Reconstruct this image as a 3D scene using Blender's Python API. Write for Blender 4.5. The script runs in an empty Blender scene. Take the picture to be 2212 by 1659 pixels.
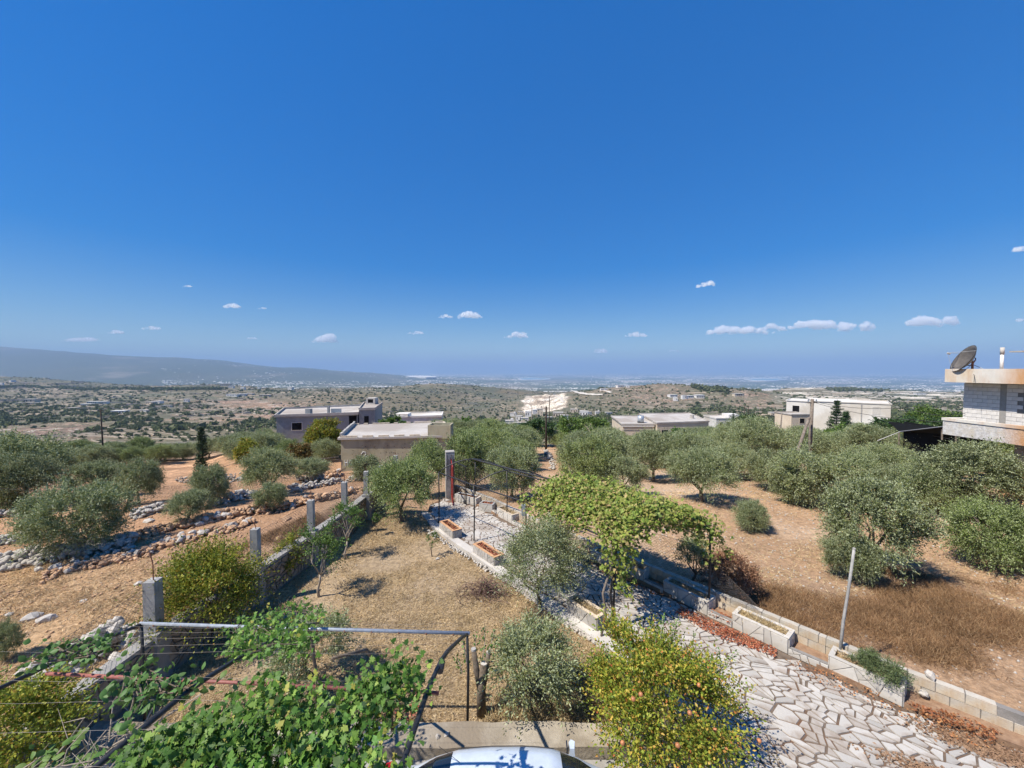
import bpy, bmesh, math, random
import numpy as np
from mathutils import Vector, Matrix

# ------------------------------------------------------------------ camera, sky, sun, exposure
scene = bpy.context.scene
COL = scene.collection
FPX, CXP, CYP, HOR, CZ = 831.0, 1106.0, 829.5, 799.5, 6.9
PITCH = math.atan((CYP - HOR) / FPX)
cam_d = bpy.data.cameras.new('camera')
cam = bpy.data.objects.new('camera', cam_d)
COL.objects.link(cam)
cam.location = (0, 0, CZ)
cam.rotation_euler = (math.pi / 2 - PITCH, 0, 0)
cam_d.sensor_width = 36.0
cam_d.lens = FPX / 2212.0 * 36.0
cam_d.clip_start = 0.1
cam_d.clip_end = 150000.0
scene.camera = cam

SUN_EL = math.radians(55)
SUN_H = Vector((-0.9, -0.43)).normalized()          # horizontal direction towards the sun
world = bpy.data.worlds.new('World')
scene.world = world
world.use_nodes = True
wt = world.node_tree
sky = wt.nodes.new('ShaderNodeTexSky')
sky.sky_type = 'NISHITA'
sky.sun_disc = False
sky.sun_elevation = SUN_EL
sky.sun_rotation = math.atan2(SUN_H.x, SUN_H.y)
sky.altitude = 400
sky.air_density = 1.15
sky.dust_density = 0.1
sky.ozone_density = 5.0
hsv = wt.nodes.new('ShaderNodeHueSaturation')
hsv.inputs['Hue'].default_value = 0.516
hsv.inputs['Saturation'].default_value = 2.5
hsv.inputs['Value'].default_value = 1.54
gam = wt.nodes.new('ShaderNodeGamma')
gam.inputs[1].default_value = 0.48
wt.links.new(sky.outputs[0], gam.inputs[0])
wt.links.new(gam.outputs[0], hsv.inputs['Color'])
tintn = wt.nodes.new('ShaderNodeMix'); tintn.data_type = 'RGBA'; tintn.blend_type = 'MULTIPLY'
tintn.inputs[0].default_value = 1.0; tintn.inputs[7].default_value = (0.80, 0.97, 1.08, 1)
wt.links.new(hsv.outputs[0], tintn.inputs[6])
wt.links.new(tintn.outputs[2], wt.nodes['Background'].inputs[0])
wt.nodes['Background'].inputs[1].default_value = 0.12

sun_d = bpy.data.lights.new('sun', 'SUN')
sun_d.energy = 4.9
sun_d.angle = math.radians(0.5)
sun_d.color = (1.0, 0.925, 0.81)
sun = bpy.data.objects.new('sun', sun_d)
COL.objects.link(sun)
sd = Vector((-SUN_H.x * math.cos(SUN_EL), -SUN_H.y * math.cos(SUN_EL), -math.sin(SUN_EL)))
sun.rotation_euler = sd.to_track_quat('-Z', 'Y').to_euler()
sun.location = (0, 0, 60)

vs = scene.view_settings
vs.view_transform = 'Standard'
vs.look = 'None'
vs.exposure = 0.6
vs.gamma = 1.0
vs.use_curve_mapping = False
scene.render.engine = 'CYCLES'
cy = scene.cycles
cy.use_denoising = True
cy.max_bounces = 6
cy.diffuse_bounces = 2
cy.glossy_bounces = 2
cy.transmission_bounces = 3
cy.transparent_max_bounces = 8
cy.volume_bounces = 8
cy.use_adaptive_sampling = True
cy.adaptive_threshold = 0.02
cy.sample_clamp_indirect = 5.0

rng = np.random.default_rng(7)
random.seed(7)

# ------------------------------------------------------------------ small maths helpers
def ray(u, v):
    dx = (u - CXP) / FPX
    dy = -(v - CYP) / FPX
    c, s = math.cos(PITCH), math.sin(PITCH)
    return dx, c + dy * s, -s + dy * c

def atz(u, v, z):
    x, y, w = ray(u, v)
    t = (z - CZ) / w
    return Vector((x * t, y * t, z))

def aty(u, v, Y):
    x, y, w = ray(u, v)
    t = Y / y
    return Vector((x * t, Y, CZ + w * t))

def smooth(a, b, x):
    t = np.clip((np.asarray(x, dtype=float) - a) / (b - a), 0, 1)
    return t * t * (3 - 2 * t)

def _hash(ix, iy, seed):
    n = (ix.astype(np.int64) * 374761393 + iy.astype(np.int64) * 668265263 + seed * 974711) & 0x7fffffff
    n = ((n ^ (n >> 13)) * 1274126177) & 0x7fffffff
    n = n ^ (n >> 16)
    return (n & 0xffff) / 65535.0

def vnoise(x, y, seed=0):
    x = np.asarray(x, dtype=float); y = np.asarray(y, dtype=float)
    ix = np.floor(x); iy = np.floor(y)
    fx = x - ix; fy = y - iy
    fx = fx * fx * (3 - 2 * fx); fy = fy * fy * (3 - 2 * fy)
    a = _hash(ix, iy, seed); b = _hash(ix + 1, iy, seed)
    c = _hash(ix, iy + 1, seed); d = _hash(ix + 1, iy + 1, seed)
    return (a * (1 - fx) + b * fx) * (1 - fy) + (c * (1 - fx) + d * fx) * fy

def fbm(x, y, seed=0, oct=4):
    s = 0; amp = 1; tot = 0
    for k in range(oct):
        s = s + amp * vnoise(x * 2 ** k, y * 2 ** k, seed + k * 17)
        tot += amp; amp *= 0.5
    return s / tot

def inpoly(px, py, poly):
    px = np.asarray(px, dtype=float); py = np.asarray(py, dtype=float)
    r = np.zeros(px.shape, dtype=bool)
    n = len(poly)
    for i in range(n):
        x1, y1 = poly[i][0], poly[i][1]
        x2, y2 = poly[(i + 1) % n][0], poly[(i + 1) % n][1]
        if y1 == y2:
            continue
        c = ((y1 > py) != (y2 > py)) & (px < (x2 - x1) * (py - y1) / (y2 - y1) + x1)
        r ^= c
    return r

# ------------------------------------------------------------------ objects, parents, labels
def link(o, parent=None):
    COL.objects.link(o)
    if parent is not None:
        o.parent = parent
    return o

def tag(o, label=None, cat=None, group=None, kind=None):
    if label: o['label'] = label
    if cat: o['category'] = cat
    if group: o['group'] = group
    if kind: o['kind'] = kind
    return o

def empty(name, loc, rz=0.0, label=None, cat=None, group=None):
    o = bpy.data.objects.new(name, None)
    o.location = loc
    o.rotation_euler = (0, 0, rz)
    o.empty_display_size = 0.2
    COL.objects.link(o)
    return tag(o, label, cat, group)

def obj(name, me, parent=None, loc=None, rot=None, scale=None):
    o = bpy.data.objects.new(name, me)
    if loc is not None: o.location = loc
    if rot is not None: o.rotation_euler = rot
    if scale is not None: o.scale = scale
    return link(o, parent)

def np_mesh(name, V, F, mat=None, smooth_=False):
    """V (n,3); F (m,k) all faces alike, or a list of such arrays"""
    me = bpy.data.meshes.new(name)
    V = np.asarray(V, dtype=np.float32).reshape(-1, 3)
    Fs = F if isinstance(F, list) else [F]
    Fs = [np.asarray(f, dtype=np.int32) for f in Fs if len(f)]
    me.vertices.add(len(V)); me.vertices.foreach_set('co', V.ravel())
    idx = np.concatenate([f.ravel() for f in Fs])
    starts = []; off = 0
    tot = []
    for f in Fs:
        k = f.shape[1]
        starts.append(off + np.arange(len(f)) * k); tot.append(np.full(len(f), k)); off += f.size
    starts = np.concatenate(starts); tot = np.concatenate(tot)
    me.loops.add(len(idx)); me.loops.foreach_set('vertex_index', idx)
    me.polygons.add(len(starts))
    me.polygons.foreach_set('loop_start', starts.astype(np.int32))
    me.polygons.foreach_set('loop_total', tot.astype(np.int32))
    if smooth_:
        me.polygons.foreach_set('use_smooth', np.ones(len(starts), dtype=bool))
    me.update(calc_edges=True)
    me.validate()
    if mat: me.materials.append(mat)
    return me

class MB:
    """collects boxes, prisms and tubes into one mesh"""
    def __init__(self): self.v = []; self.f = []
    def add(self, vs, fs):
        b = len(self.v)
        self.v += [tuple(p) for p in vs]
        self.f += [tuple(i + b for i in f) for f in fs]
        return self
    def box(self, x0, x1, y0, y1, z0, z1):
        v = [(x0, y0, z0), (x1, y0, z0), (x1, y1, z0), (x0, y1, z0), (x0, y0, z1), (x1, y0, z1), (x1, y1, z1), (x0, y1, z1)]
        return self.add(v, [(0, 3, 2, 1), (4, 5, 6, 7), (0, 1, 5, 4), (1, 2, 6, 5), (2, 3, 7, 6), (3, 0, 4, 7)])
    def prism(self, poly, z0, z1, inset=0.0):
        """poly: ccw list of (x,y)"""
        a = sum(poly[i][0] * poly[(i + 1) % len(poly)][1] - poly[(i + 1) % len(poly)][0] * poly[i][1] for i in range(len(poly)))
        if a < 0: poly = poly[::-1]
        n = len(poly)
        cx = sum(p[0] for p in poly) / n; cyy = sum(p[1] for p in poly) / n
        top = [(cx + (p[0] - cx) * (1 - inset), cyy + (p[1] - cyy) * (1 - inset), z1) for p in poly]
        v = [(p[0], p[1], z0) for p in poly] + top
        f = [tuple(range(n - 1, -1, -1)), tuple(range(n, 2 * n))]
        f += [(i, (i + 1) % n, n + (i + 1) % n, n + i) for i in range(n)]
        return self.add(v, f)
    def beam(self, p, q, w, h):
        """box between two points, w wide, h high (top-down oriented)"""
        p = Vector(p); q = Vector(q); d = (q - p).normalized()
        up = Vector((0, 0, 1)) if abs(d.z) < 0.95 else Vector((1, 0, 0))
        s = d.cross(up).normalized() * w / 2; t = s.cross(d).normalized() * h / 2
        v = [p - s - t, p + s - t, p + s + t, p - s + t, q - s - t, q + s - t, q + s + t, q - s + t]
        return self.add(v, [(0, 1, 2, 3), (7, 6, 5, 4), (0, 4, 5, 1), (1, 5, 6, 2), (2, 6, 7, 3), (3, 7, 4, 0)])
    def tube(self, pts, rad, sides=6, cap=True):
        pts = [Vector(p) for p in pts]
        n = len(pts)
        if not hasattr(rad, '__len__'): rad = [rad] * n
        b = len(self.v)
        prev = None
        for i, p in enumerate(pts):
            d = (pts[min(i + 1, n - 1)] - pts[max(i - 1, 0)])
            d = d.normalized() if d.length > 1e-9 else Vector((0, 0, 1))
            if prev is None:
                a = Vector((0, 0, 1)) if abs(d.z) < 0.9 else Vector((1, 0, 0))
                s = d.cross(a).normalized()
            else:
                s = (prev - d * prev.dot(d)).normalized()
            prev = s
            t = d.cross(s)
            for k in range(sides):
                a = 2 * math.pi * k / sides
                self.v.append(tuple(p + (s * math.cos(a) + t * math.sin(a)) * rad[i]))
        for i in range(n - 1):
            for k in range(sides):
                k2 = (k + 1) % sides
                self.f.append((b + i * sides + k, b + i * sides + k2, b + (i + 1) * sides + k2, b + (i + 1) * sides + k))
        if cap:
            self.f.append(tuple(b + k for k in range(sides - 1, -1, -1)))
            self.f.append(tuple(b + (n - 1) * sides + k for k in range(sides)))
        return self
    def mesh(self, name, mat, smooth_=False):
        me = bpy.data.meshes.new(name)
        me.from_pydata(self.v, [], self.f)
        if smooth_: me.polygons.foreach_set('use_smooth', [True] * len(me.polygons))
        if mat: me.materials.append(mat)
        me.update()
        return me
    def build(self, name, mat, parent=None, smooth_=False, **k):
        return obj(name, self.mesh(name, mat, smooth_), parent, **k)

# ------------------------------------------------------------------ materials
def new_mat(name):
    m = bpy.data.materials.new(name)
    m.use_nodes = True
    nt = m.node_tree
    return m, nt, nt.nodes['Principled BSDF']

def N(nt, t, **kw):
    n = nt.nodes.new(t)
    for k, v in kw.items():
        if k in n.inputs: n.inputs[k].default_value = v
        else: setattr(n, k, v)
    return n

def ramp(nt, fac, stops):
    r = nt.nodes.new('ShaderNodeValToRGB')
    while len(r.color_ramp.elements) < len(stops): r.color_ramp.elements.new(0.5)
    for e, (p, c) in zip(r.color_ramp.elements, stops):
        e.position = p; e.color = (*c, 1)
    nt.links.new(fac, r.inputs[0])
    return r

def mixc(nt, fac, a, b, mode='MIX'):
    m = nt.nodes.new('ShaderNodeMix'); m.data_type = 'RGBA'; m.blend_type = mode
    for s, v in ((0, fac), (6, a), (7, b)):
        if hasattr(v, 'node'): nt.links.new(v, m.inputs[s])
        elif s == 0: m.inputs[0].default_value = v
        else: m.inputs[s].default_value = (*v, 1)
    return m.outputs[2]

def rough(name, c1, c2, scale=6, c3=None, stain=0.0, stain_c=(0.3, 0.15, 0.06), bump=0.3, bscale=40, rgh=0.9, spec=0.2, island=0.0, objvar=0.0, streak=False, coord='Object'):
    """mottled matt surface: two tones by noise, third tone in patches, fine bump"""
    m, nt, b = new_mat(name)
    tc = N(nt, 'ShaderNodeTexCoord')
    co = tc.outputs[coord]
    n1 = N(nt, 'ShaderNodeTexNoise', Scale=scale, Detail=6.0, Roughness=0.65)
    nt.links.new(co, n1.inputs['Vector'])
    col = ramp(nt, n1.outputs[0], [(0.3, c1), (0.7, c2)]).outputs[0]
    if c3 is not None:
        n2 = N(nt, 'ShaderNodeTexNoise', Scale=scale * 0.27, Detail=5.0, Roughness=0.6)
        nt.links.new(co, n2.inputs['Vector'])
        f = ramp(nt, n2.outputs[0], [(0.48, (0, 0, 0)), (0.62, (1, 1, 1))]).outputs[0]
        col = mixc(nt, f, col, c3)
    if stain > 0:
        mp = N(nt, 'ShaderNodeMapping')
        mp.inputs['Scale'].default_value = (1, 1, 0.25) if streak else (1, 1, 1)
        nt.links.new(co, mp.inputs[0])
        n3 = N(nt, 'ShaderNodeTexNoise', Scale=scale * 0.8, Detail=6.0, Roughness=0.7)
        nt.links.new(mp.outputs[0], n3.inputs['Vector'])
        f = ramp(nt, n3.outputs[0], [(0.5, (0, 0, 0)), (0.68, (stain,) * 3)]).outputs[0]
        col = mixc(nt, f, col, stain_c)
    if island > 0 or objvar > 0:
        if island > 0:
            g = N(nt, 'ShaderNodeNewGeometry'); rnd = g.outputs['Random Per Island']; amt = island
        else:
            g = N(nt, 'ShaderNodeObjectInfo'); rnd = g.outputs['Random']; amt = objvar
        mr = N(nt, 'ShaderNodeMapRange')
        mr.inputs['To Min'].default_value = 1 - amt; mr.inputs['To Max'].default_value = 1 + amt * 0.6
        nt.links.new(rnd, mr.inputs[0])
        h = N(nt, 'ShaderNodeHueSaturation')
        nt.links.new(col, h.inputs['Color']); nt.links.new(mr.outputs[0], h.inputs['Value'])
        col = h.outputs[0]
    nt.links.new(col, b.inputs['Base Color'])
    b.inputs['Roughness'].default_value = rgh
    b.inputs['Specular IOR Level'].default_value = spec
    nb = N(nt, 'ShaderNodeTexNoise', Scale=bscale, Detail=5.0, Roughness=0.7)
    nt.links.new(co, nb.inputs['Vector'])
    bp = N(nt, 'ShaderNodeBump', Strength=bump, Distance=0.02)
    nt.links.new(nb.outputs[0], bp.inputs['Height'])
    nt.links.new(bp.outputs[0], b.inputs['Normal'])
    return m

def leafmat(name, tones, under=None, trans=0.25, objvar=0.15, rgh=0.55, spec=0.35):
    """tones: list of (position, colour) picked per leaf; under: colour of the leaf's other side"""
    m, nt, b = new_mat(name)
    g = N(nt, 'ShaderNodeNewGeometry')
    col = ramp(nt, g.outputs['Random Per Island'], tones).outputs[0]
    oi = N(nt, 'ShaderNodeObjectInfo')
    tc = N(nt, 'ShaderNodeTexCoord')
    nz = N(nt, 'ShaderNodeTexNoise', Scale=1.6, Detail=3.0)
    nt.links.new(tc.outputs['Object'], nz.inputs['Vector'])
    mr = N(nt, 'ShaderNodeMapRange'); mr.inputs['To Min'].default_value = 1 - objvar; mr.inputs['To Max'].default_value = 1 + objvar
    nt.links.new(oi.outputs['Random'], mr.inputs[0])
    mr2 = N(nt, 'ShaderNodeMapRange'); mr2.inputs['From Min'].default_value = 0.3; mr2.inputs['From Max'].default_value = 0.7
    mr2.inputs['To Min'].default_value = 0.8; mr2.inputs['To Max'].default_value = 1.2
    nt.links.new(nz.outputs[0], mr2.inputs[0])
    mm = N(nt, 'ShaderNodeMath', operation='MULTIPLY')
    nt.links.new(mr.outputs[0], mm.inputs[0]); nt.links.new(mr2.outputs[0], mm.inputs[1])
    h = N(nt, 'ShaderNodeHueSaturation')
    hr = N(nt, 'ShaderNodeMapRange'); hr.inputs['To Min'].default_value = 0.485; hr.inputs['To Max'].default_value = 0.51
    om = N(nt, 'ShaderNodeMath', operation='MULTIPLY_ADD'); om.inputs[1].default_value = 7.31; om.inputs[2].default_value = 0.2
    nt.links.new(oi.outputs['Random'], om.inputs[0])
    fr = N(nt, 'ShaderNodeMath', operation='FRACT'); nt.links.new(om.outputs[0], fr.inputs[0]); nt.links.new(fr.outputs[0], hr.inputs[0])
    nt.links.new(hr.outputs[0], h.inputs['Hue'])
    nt.links.new(col, h.inputs['Color']); nt.links.new(mm.outputs[0], h.inputs['Value'])
    col = h.outputs[0]
    if under is not None:
        col = mixc(nt, g.outputs['Backfacing'], col, under)
    nt.links.new(col, b.inputs['Base Color'])
    b.inputs['Roughness'].default_value = rgh
    b.inputs['Specular IOR Level'].default_value = spec
    tr = N(nt, 'ShaderNodeBsdfTranslucent')
    nt.links.new(col, tr.inputs[0])
    ms = N(nt, 'ShaderNodeMixShader'); ms.inputs[0].default_value = trans
    nt.links.new(b.outputs[0], ms.inputs[1]); nt.links.new(tr.outputs[0], ms.inputs[2])
    nt.links.new(ms.outputs[0], nt.nodes['Material Output'].inputs[0])
    return m

def plain(name, c, rgh=0.5, metal=0.0, spec=0.5, var=0.0, coat=0.0):
    m, nt, b = new_mat(name)
    b.inputs['Base Color'].default_value = (*c, 1)
    b.inputs['Roughness'].default_value = rgh
    b.inputs['Metallic'].default_value = metal
    b.inputs['Specular IOR Level'].default_value = spec
    b.inputs['Coat Weight'].default_value = coat
    if var:
        tc = N(nt, 'ShaderNodeTexCoord'); nz = N(nt, 'ShaderNodeTexNoise', Scale=9.0, Detail=6.0, Roughness=0.7)
        nt.links.new(tc.outputs['Object'], nz.inputs['Vector'])
        lo = tuple(x * (1 - var) for x in c); hi = tuple(min(1, x * (1 + var)) for x in c)
        r = ramp(nt, nz.outputs[0], [(0.35, lo), (0.65, hi)])
        nt.links.new(r.outputs[0], b.inputs['Base Color'])
    return m

M = {}
M['olive'] = leafmat('olive_leaf', [(0.0, (0.110, 0.145, 0.047)), (0.5, (0.186, 0.227, 0.079)), (0.93, (0.271, 0.314, 0.120)), (1.0, (0.345, 0.266, 0.115))], under=(0.370, 0.417, 0.241), trans=0.25, objvar=0.26)
M['olive_bright'] = leafmat('fresh_olive_leaf', [(0.0, (0.113, 0.163, 0.035)), (0.5, (0.195, 0.254, 0.060)), (1.0, (0.272, 0.327, 0.100))], under=(0.307, 0.363, 0.170), trans=0.2)
M['dark_leaf'] = leafmat('dark_green_leaf', [(0.0, (0.036, 0.078, 0.024)), (0.6, (0.072, 0.132, 0.042)), (1.0, (0.108, 0.180, 0.060))], trans=0.2)
M['green_leaf'] = leafmat('green_leaf', [(0.0, (0.065, 0.130, 0.026)), (0.6, (0.117, 0.208, 0.046)), (1.0, (0.195, 0.286, 0.065))], trans=0.25)
M['yellow_leaf'] = leafmat('yellow_green_leaf', [(0.0, (0.120, 0.170, 0.025)), (0.5, (0.240, 0.280, 0.035)), (0.85, (0.380, 0.360, 0.050)), (1.0, (0.380, 0.200, 0.050))], trans=0.3)
M['pom_leaf'] = leafmat('pomegranate_leaf', [(0.0, (0.099, 0.176, 0.022)), (0.4, (0.209, 0.297, 0.039)), (0.75, (0.418, 0.418, 0.055)), (0.95, (0.550, 0.396, 0.077)), (1.0, (0.495, 0.176, 0.055))], trans=0.3, objvar=0.05)
M['brown_leaf'] = leafmat('brownish_leaf', [(0.0, (0.100, 0.100, 0.030)), (0.6, (0.200, 0.160, 0.040)), (1.0, (0.280, 0.170, 0.060))], trans=0.2)
M['vine_leaf'] = leafmat('grape_leaf', [(0.0, (0.035, 0.10, 0.015)), (0.35, (0.075, 0.19, 0.028)), (0.75, (0.14, 0.28, 0.045)), (0.93, (0.24, 0.38, 0.07)), (1.0, (0.40, 0.38, 0.08))], under=(0.184, 0.265, 0.092), trans=0.28, objvar=0.1)
M['vine_dry'] = leafmat('fading_vine_leaf', [(0.0, (0.11, 0.20, 0.03)), (0.45, (0.21, 0.30, 0.05)), (0.8, (0.36, 0.37, 0.10)), (1.0, (0.44, 0.33, 0.14))], trans=0.25, objvar=0.1)
M['dark_vine'] = leafmat('shrub_leaf', [(0.0, (0.042, 0.105, 0.028)), (0.6, (0.084, 0.182, 0.042)), (1.0, (0.168, 0.266, 0.070))], trans=0.2)
M['needle'] = leafmat('conifer_needle', [(0.0, (0.026, 0.058, 0.023)), (1.0, (0.072, 0.117, 0.046))], trans=0.05)
M['rosemary'] = leafmat('rosemary_leaf', [(0.0, (0.072, 0.102, 0.036)), (1.0, (0.156, 0.192, 0.084))], trans=0.1)
M['dead_leaf'] = leafmat('dead_leaf', [(0.0, (0.220, 0.070, 0.030)), (0.6, (0.380, 0.140, 0.060)), (1.0, (0.500, 0.260, 0.120))], trans=0.1)
M['straw'] = leafmat('dry_straw', [(0.0, (0.31, 0.215, 0.11)), (0.5, (0.54, 0.405, 0.225)), (1.0, (0.70, 0.57, 0.36))], trans=0.15, objvar=0.0, rgh=0.8, spec=0.1)
M['brown_weed'] = leafmat('dry_brown_weed', [(0.0, (0.140, 0.075, 0.040)), (0.6, (0.300, 0.170, 0.090)), (1.0, (0.460, 0.310, 0.180))], trans=0.1, objvar=0.0, rgh=0.8, spec=0.1)
M['scrub'] = leafmat('hillside_scrub', [(0.0, (0.07, 0.09, 0.04)), (0.6, (0.12, 0.145, 0.07)), (1.0, (0.19, 0.21, 0.12))], trans=0.25, objvar=0.0, rgh=0.9, spec=0.05)
M['bark'] = rough('olive_bark', (0.09, 0.07, 0.05), (0.22, 0.18, 0.14), 8, bump=0.8, bscale=25)
M['pale_bark'] = rough('pale_bark', (0.28, 0.23, 0.18), (0.45, 0.39, 0.32), 8, bump=0.5, bscale=25)
M['twig'] = rough('dry_twig', (0.10, 0.06, 0.05), (0.24, 0.16, 0.13), 8, island=0.35)
M['marble'] = rough('white_marble_slab', (0.40, 0.38, 0.345), (0.52, 0.495, 0.455), 3, c3=(0.34, 0.30, 0.26), bump=0.3, bscale=25, rgh=0.8, objvar=0.2, stain=0.45, stain_c=(0.24, 0.18, 0.13))
M['marble_old'] = rough('weathered_marble', (0.33, 0.315, 0.29), (0.50, 0.475, 0.435), 4, c3=(0.34, 0.31, 0.28), bump=0.3, bscale=25, objvar=0.15)
M['facing'] = rough('cream_marble_facing', (0.47, 0.445, 0.40), (0.60, 0.575, 0.53), 4, c3=(0.44, 0.40, 0.34), bump=0.25, bscale=25, objvar=0.14)
M['ledge'] = rough('rough_tan_concrete', (0.27, 0.235, 0.185), (0.42, 0.375, 0.305), 2.5, c3=(0.24, 0.20, 0.15), bump=0.9, bscale=16)
M['joint'] = rough('paving_joint_mortar', (0.10, 0.075, 0.055), (0.21, 0.165, 0.13), 5, c3=(0.16, 0.09, 0.055), bump=0.6, bscale=60)
M['grey_mortar'] = rough('grey_mortar', (0.18, 0.17, 0.155), (0.30, 0.28, 0.26), 5, bump=0.6, bscale=40)
M['block'] = rough('limestone_block', (0.42, 0.385, 0.32), (0.56, 0.52, 0.45), 4, c3=(0.50, 0.42, 0.30), stain=0.35, stain_c=(0.34, 0.17, 0.06), bump=0.5, bscale=30, objvar=0.12, streak=True)
M['concrete'] = rough('grey_concrete', (0.24, 0.235, 0.22), (0.40, 0.385, 0.36), 3, c3=(0.30, 0.28, 0.25), bump=0.5, bscale=20)
M['pale_concrete'] = rough('pale_concrete', (0.42, 0.40, 0.37), (0.60, 0.57, 0.52), 1.2, c3=(0.36, 0.33, 0.30), bump=0.3, bscale=12, stain=0.25, stain_c=(0.25, 0.2, 0.16))
M['plaster_blue'] = rough('grey_blue_plaster', (0.20, 0.215, 0.225), (0.32, 0.34, 0.35), 0.6, c3=(0.25, 0.27, 0.28), bump=0.2, bscale=8, stain=0.3, stain_c=(0.12, 0.13, 0.15), streak=True)
M['plaster_tan'] = rough('tan_weathered_plaster', (0.33, 0.305, 0.20), (0.43, 0.40, 0.28), 0.9, c3=(0.36, 0.335, 0.24), bump=0.5, bscale=6, stain=0.5, stain_c=(0.15, 0.12, 0.09), streak=True)
M['white_wall'] = rough('whitish_wall', (0.58, 0.56, 0.52), (0.75, 0.73, 0.69), 0.5, c3=(0.52, 0.48, 0.42), bump=0.2, bscale=5, objvar=0.12)
M['cream_wall'] = rough('cream_wall', (0.50, 0.42, 0.32), (0.64, 0.55, 0.43), 0.5, bump=0.2, bscale=5, objvar=0.12)
M['house_white'] = rough('white_house_block', (0.60, 0.575, 0.54), (0.74, 0.71, 0.66), 2.5, bump=0.3, bscale=25, objvar=0.07, coord='Object')
M['house_slab'] = rough('rust_stained_slab', (0.58, 0.55, 0.49), (0.73, 0.70, 0.64), 1.3, c3=(0.62, 0.54, 0.42), bump=0.3, bscale=14, stain=0.55, stain_c=(0.50, 0.26, 0.10), streak=True)
M['flaky'] = rough('flaking_white_render', (0.40, 0.38, 0.36), (0.72, 0.71, 0.69), 7, c3=(0.55, 0.5, 0.42), bump=1.0, bscale=14, stain=0.35, stain_c=(0.33, 0.30, 0.27))
M['brick_post'] = rough('post_concrete', (0.26, 0.26, 0.25), (0.44, 0.43, 0.41), 5, stain=0.6, stain_c=(0.10, 0.10, 0.09), bump=0.5, bscale=25, streak=True)
M['rock_white'] = rough('pale_limestone_rock', (0.40, 0.365, 0.32), (0.60, 0.565, 0.51), 2.5, bump=0.8, bscale=9, objvar=0.2)
M['rock_orange'] = rough('orange_limestone_rock', (0.38, 0.22, 0.12), (0.62, 0.42, 0.27), 2.5, bump=0.8, bscale=9, objvar=0.2)
M['rock_grey'] = rough('grey_limestone_rock', (0.26, 0.24, 0.21), (0.50, 0.46, 0.41), 2.5, bump=0.8, bscale=9, objvar=0.2)
M['cladding'] = rough('brown_rubble_stone', (0.20, 0.155, 0.11), (0.42, 0.35, 0.27), 5, bump=0.8, bscale=18, objvar=0.25)
M['black_pipe'] = plain('black_painted_pipe', (0.022, 0.022, 0.024), 0.5, var=0.5)
M['grey_pipe'] = plain('galvanised_pipe', (0.34, 0.38, 0.43), 0.45, metal=0.3, var=0.2)
M['red_pipe'] = plain('red_oxide_pipe', (0.24, 0.085, 0.07), 0.6, var=0.35)
M['wire'] = plain('rusty_wire', (0.25, 0.23, 0.21), 0.6, metal=0.4)
M['mesh_wire'] = plain('fence_wire', (0.12, 0.10, 0.085), 0.6, metal=0.3)
M['cable'] = plain('black_cable', (0.03, 0.03, 0.03), 0.6)
M['wood'] = rough('weathered_pole_wood', (0.13, 0.10, 0.08), (0.28, 0.24, 0.20), 6, bump=0.6, bscale=30)
M['dark_wood'] = rough('tarred_pole_wood', (0.03, 0.025, 0.022), (0.07, 0.055, 0.045), 6, bump=0.5, bscale=30)
M['red_metal'] = plain('red_gate_metal', (0.30, 0.04, 0.03), 0.55, var=0.3)
M['rust'] = plain('rusty_metal', (0.22, 0.09, 0.05), 0.8, var=0.4)
M['dish'] = plain('satellite_dish_metal', (0.10, 0.09, 0.08), 0.6, var=0.3)
M['tank'] = plain('metal_water_tank', (0.42, 0.46, 0.50), 0.4, metal=0.4, var=0.2)
M['glass'] = plain('dark_window_glass', (0.015, 0.018, 0.022), 0.08, spec=0.6)
M['opening'] = plain('unlit_window_opening', (0.012, 0.012, 0.013), 0.9, spec=0.05)
M['steel'] = plain('window_steel', (0.45, 0.46, 0.47), 0.5, metal=0.2)
M['paint'] = plain('silver_white_car_paint', (0.50, 0.56, 0.62), 0.30, spec=0.5, coat=0.5, var=0.06)
M['car_glass'] = plain('car_glass', (0.012, 0.016, 0.024), 0.05, spec=0.8)
M['rubber'] = plain('black_rubber', (0.02, 0.02, 0.02), 0.7)
M['rim'] = plain('alloy_rim', (0.5, 0.5, 0.52), 0.35, metal=0.8)
M['lamp_glass'] = plain('headlight_lens', (0.7, 0.7, 0.7), 0.1)
M['tail_glass'] = plain('tail_light_lens', (0.35, 0.01, 0.01), 0.15)
M['tarp'] = plain('black_shade_net', (0.012, 0.013, 0.014), 0.9, spec=0.1)
M['fruit'] = plain('pomegranate_skin', (0.42, 0.17, 0.07), 0.45, var=0.3)
M['soil'] = rough('planter_soil', (0.22, 0.13, 0.08), (0.38, 0.25, 0.16), 8, bump=0.8, bscale=60)
M['terracotta'] = rough('terracotta_edge', (0.42, 0.22, 0.11), (0.60, 0.38, 0.22), 5, bump=0.3, bscale=30)
M['roof_slab'] = rough('dusty_flat_roof', (0.38, 0.355, 0.32), (0.53, 0.50, 0.46), 0.5, c3=(0.34, 0.30, 0.26), bump=0.3, bscale=6)
M['dark_roof'] = rough('grey_roof', (0.22, 0.21, 0.20), (0.36, 0.34, 0.32), 0.5, bump=0.3, bscale=6)
M['blueglass'] = plain('grey_blue_sheet', (0.22, 0.26, 0.31), 0.6, var=0.2)
M['far_white'] = rough('far_house_wall', (0.62, 0.60, 0.57), (0.80, 0.78, 0.75), 0.02, bump=0, island=0.25)
M['orange_earth'] = rough('orange_earth', (0.38, 0.19, 0.09), (0.55, 0.32, 0.17), 2, bump=0.6, bscale=20)
M['net'] = plain('orange_net', (0.55, 0.14, 0.06), 0.8)

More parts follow.
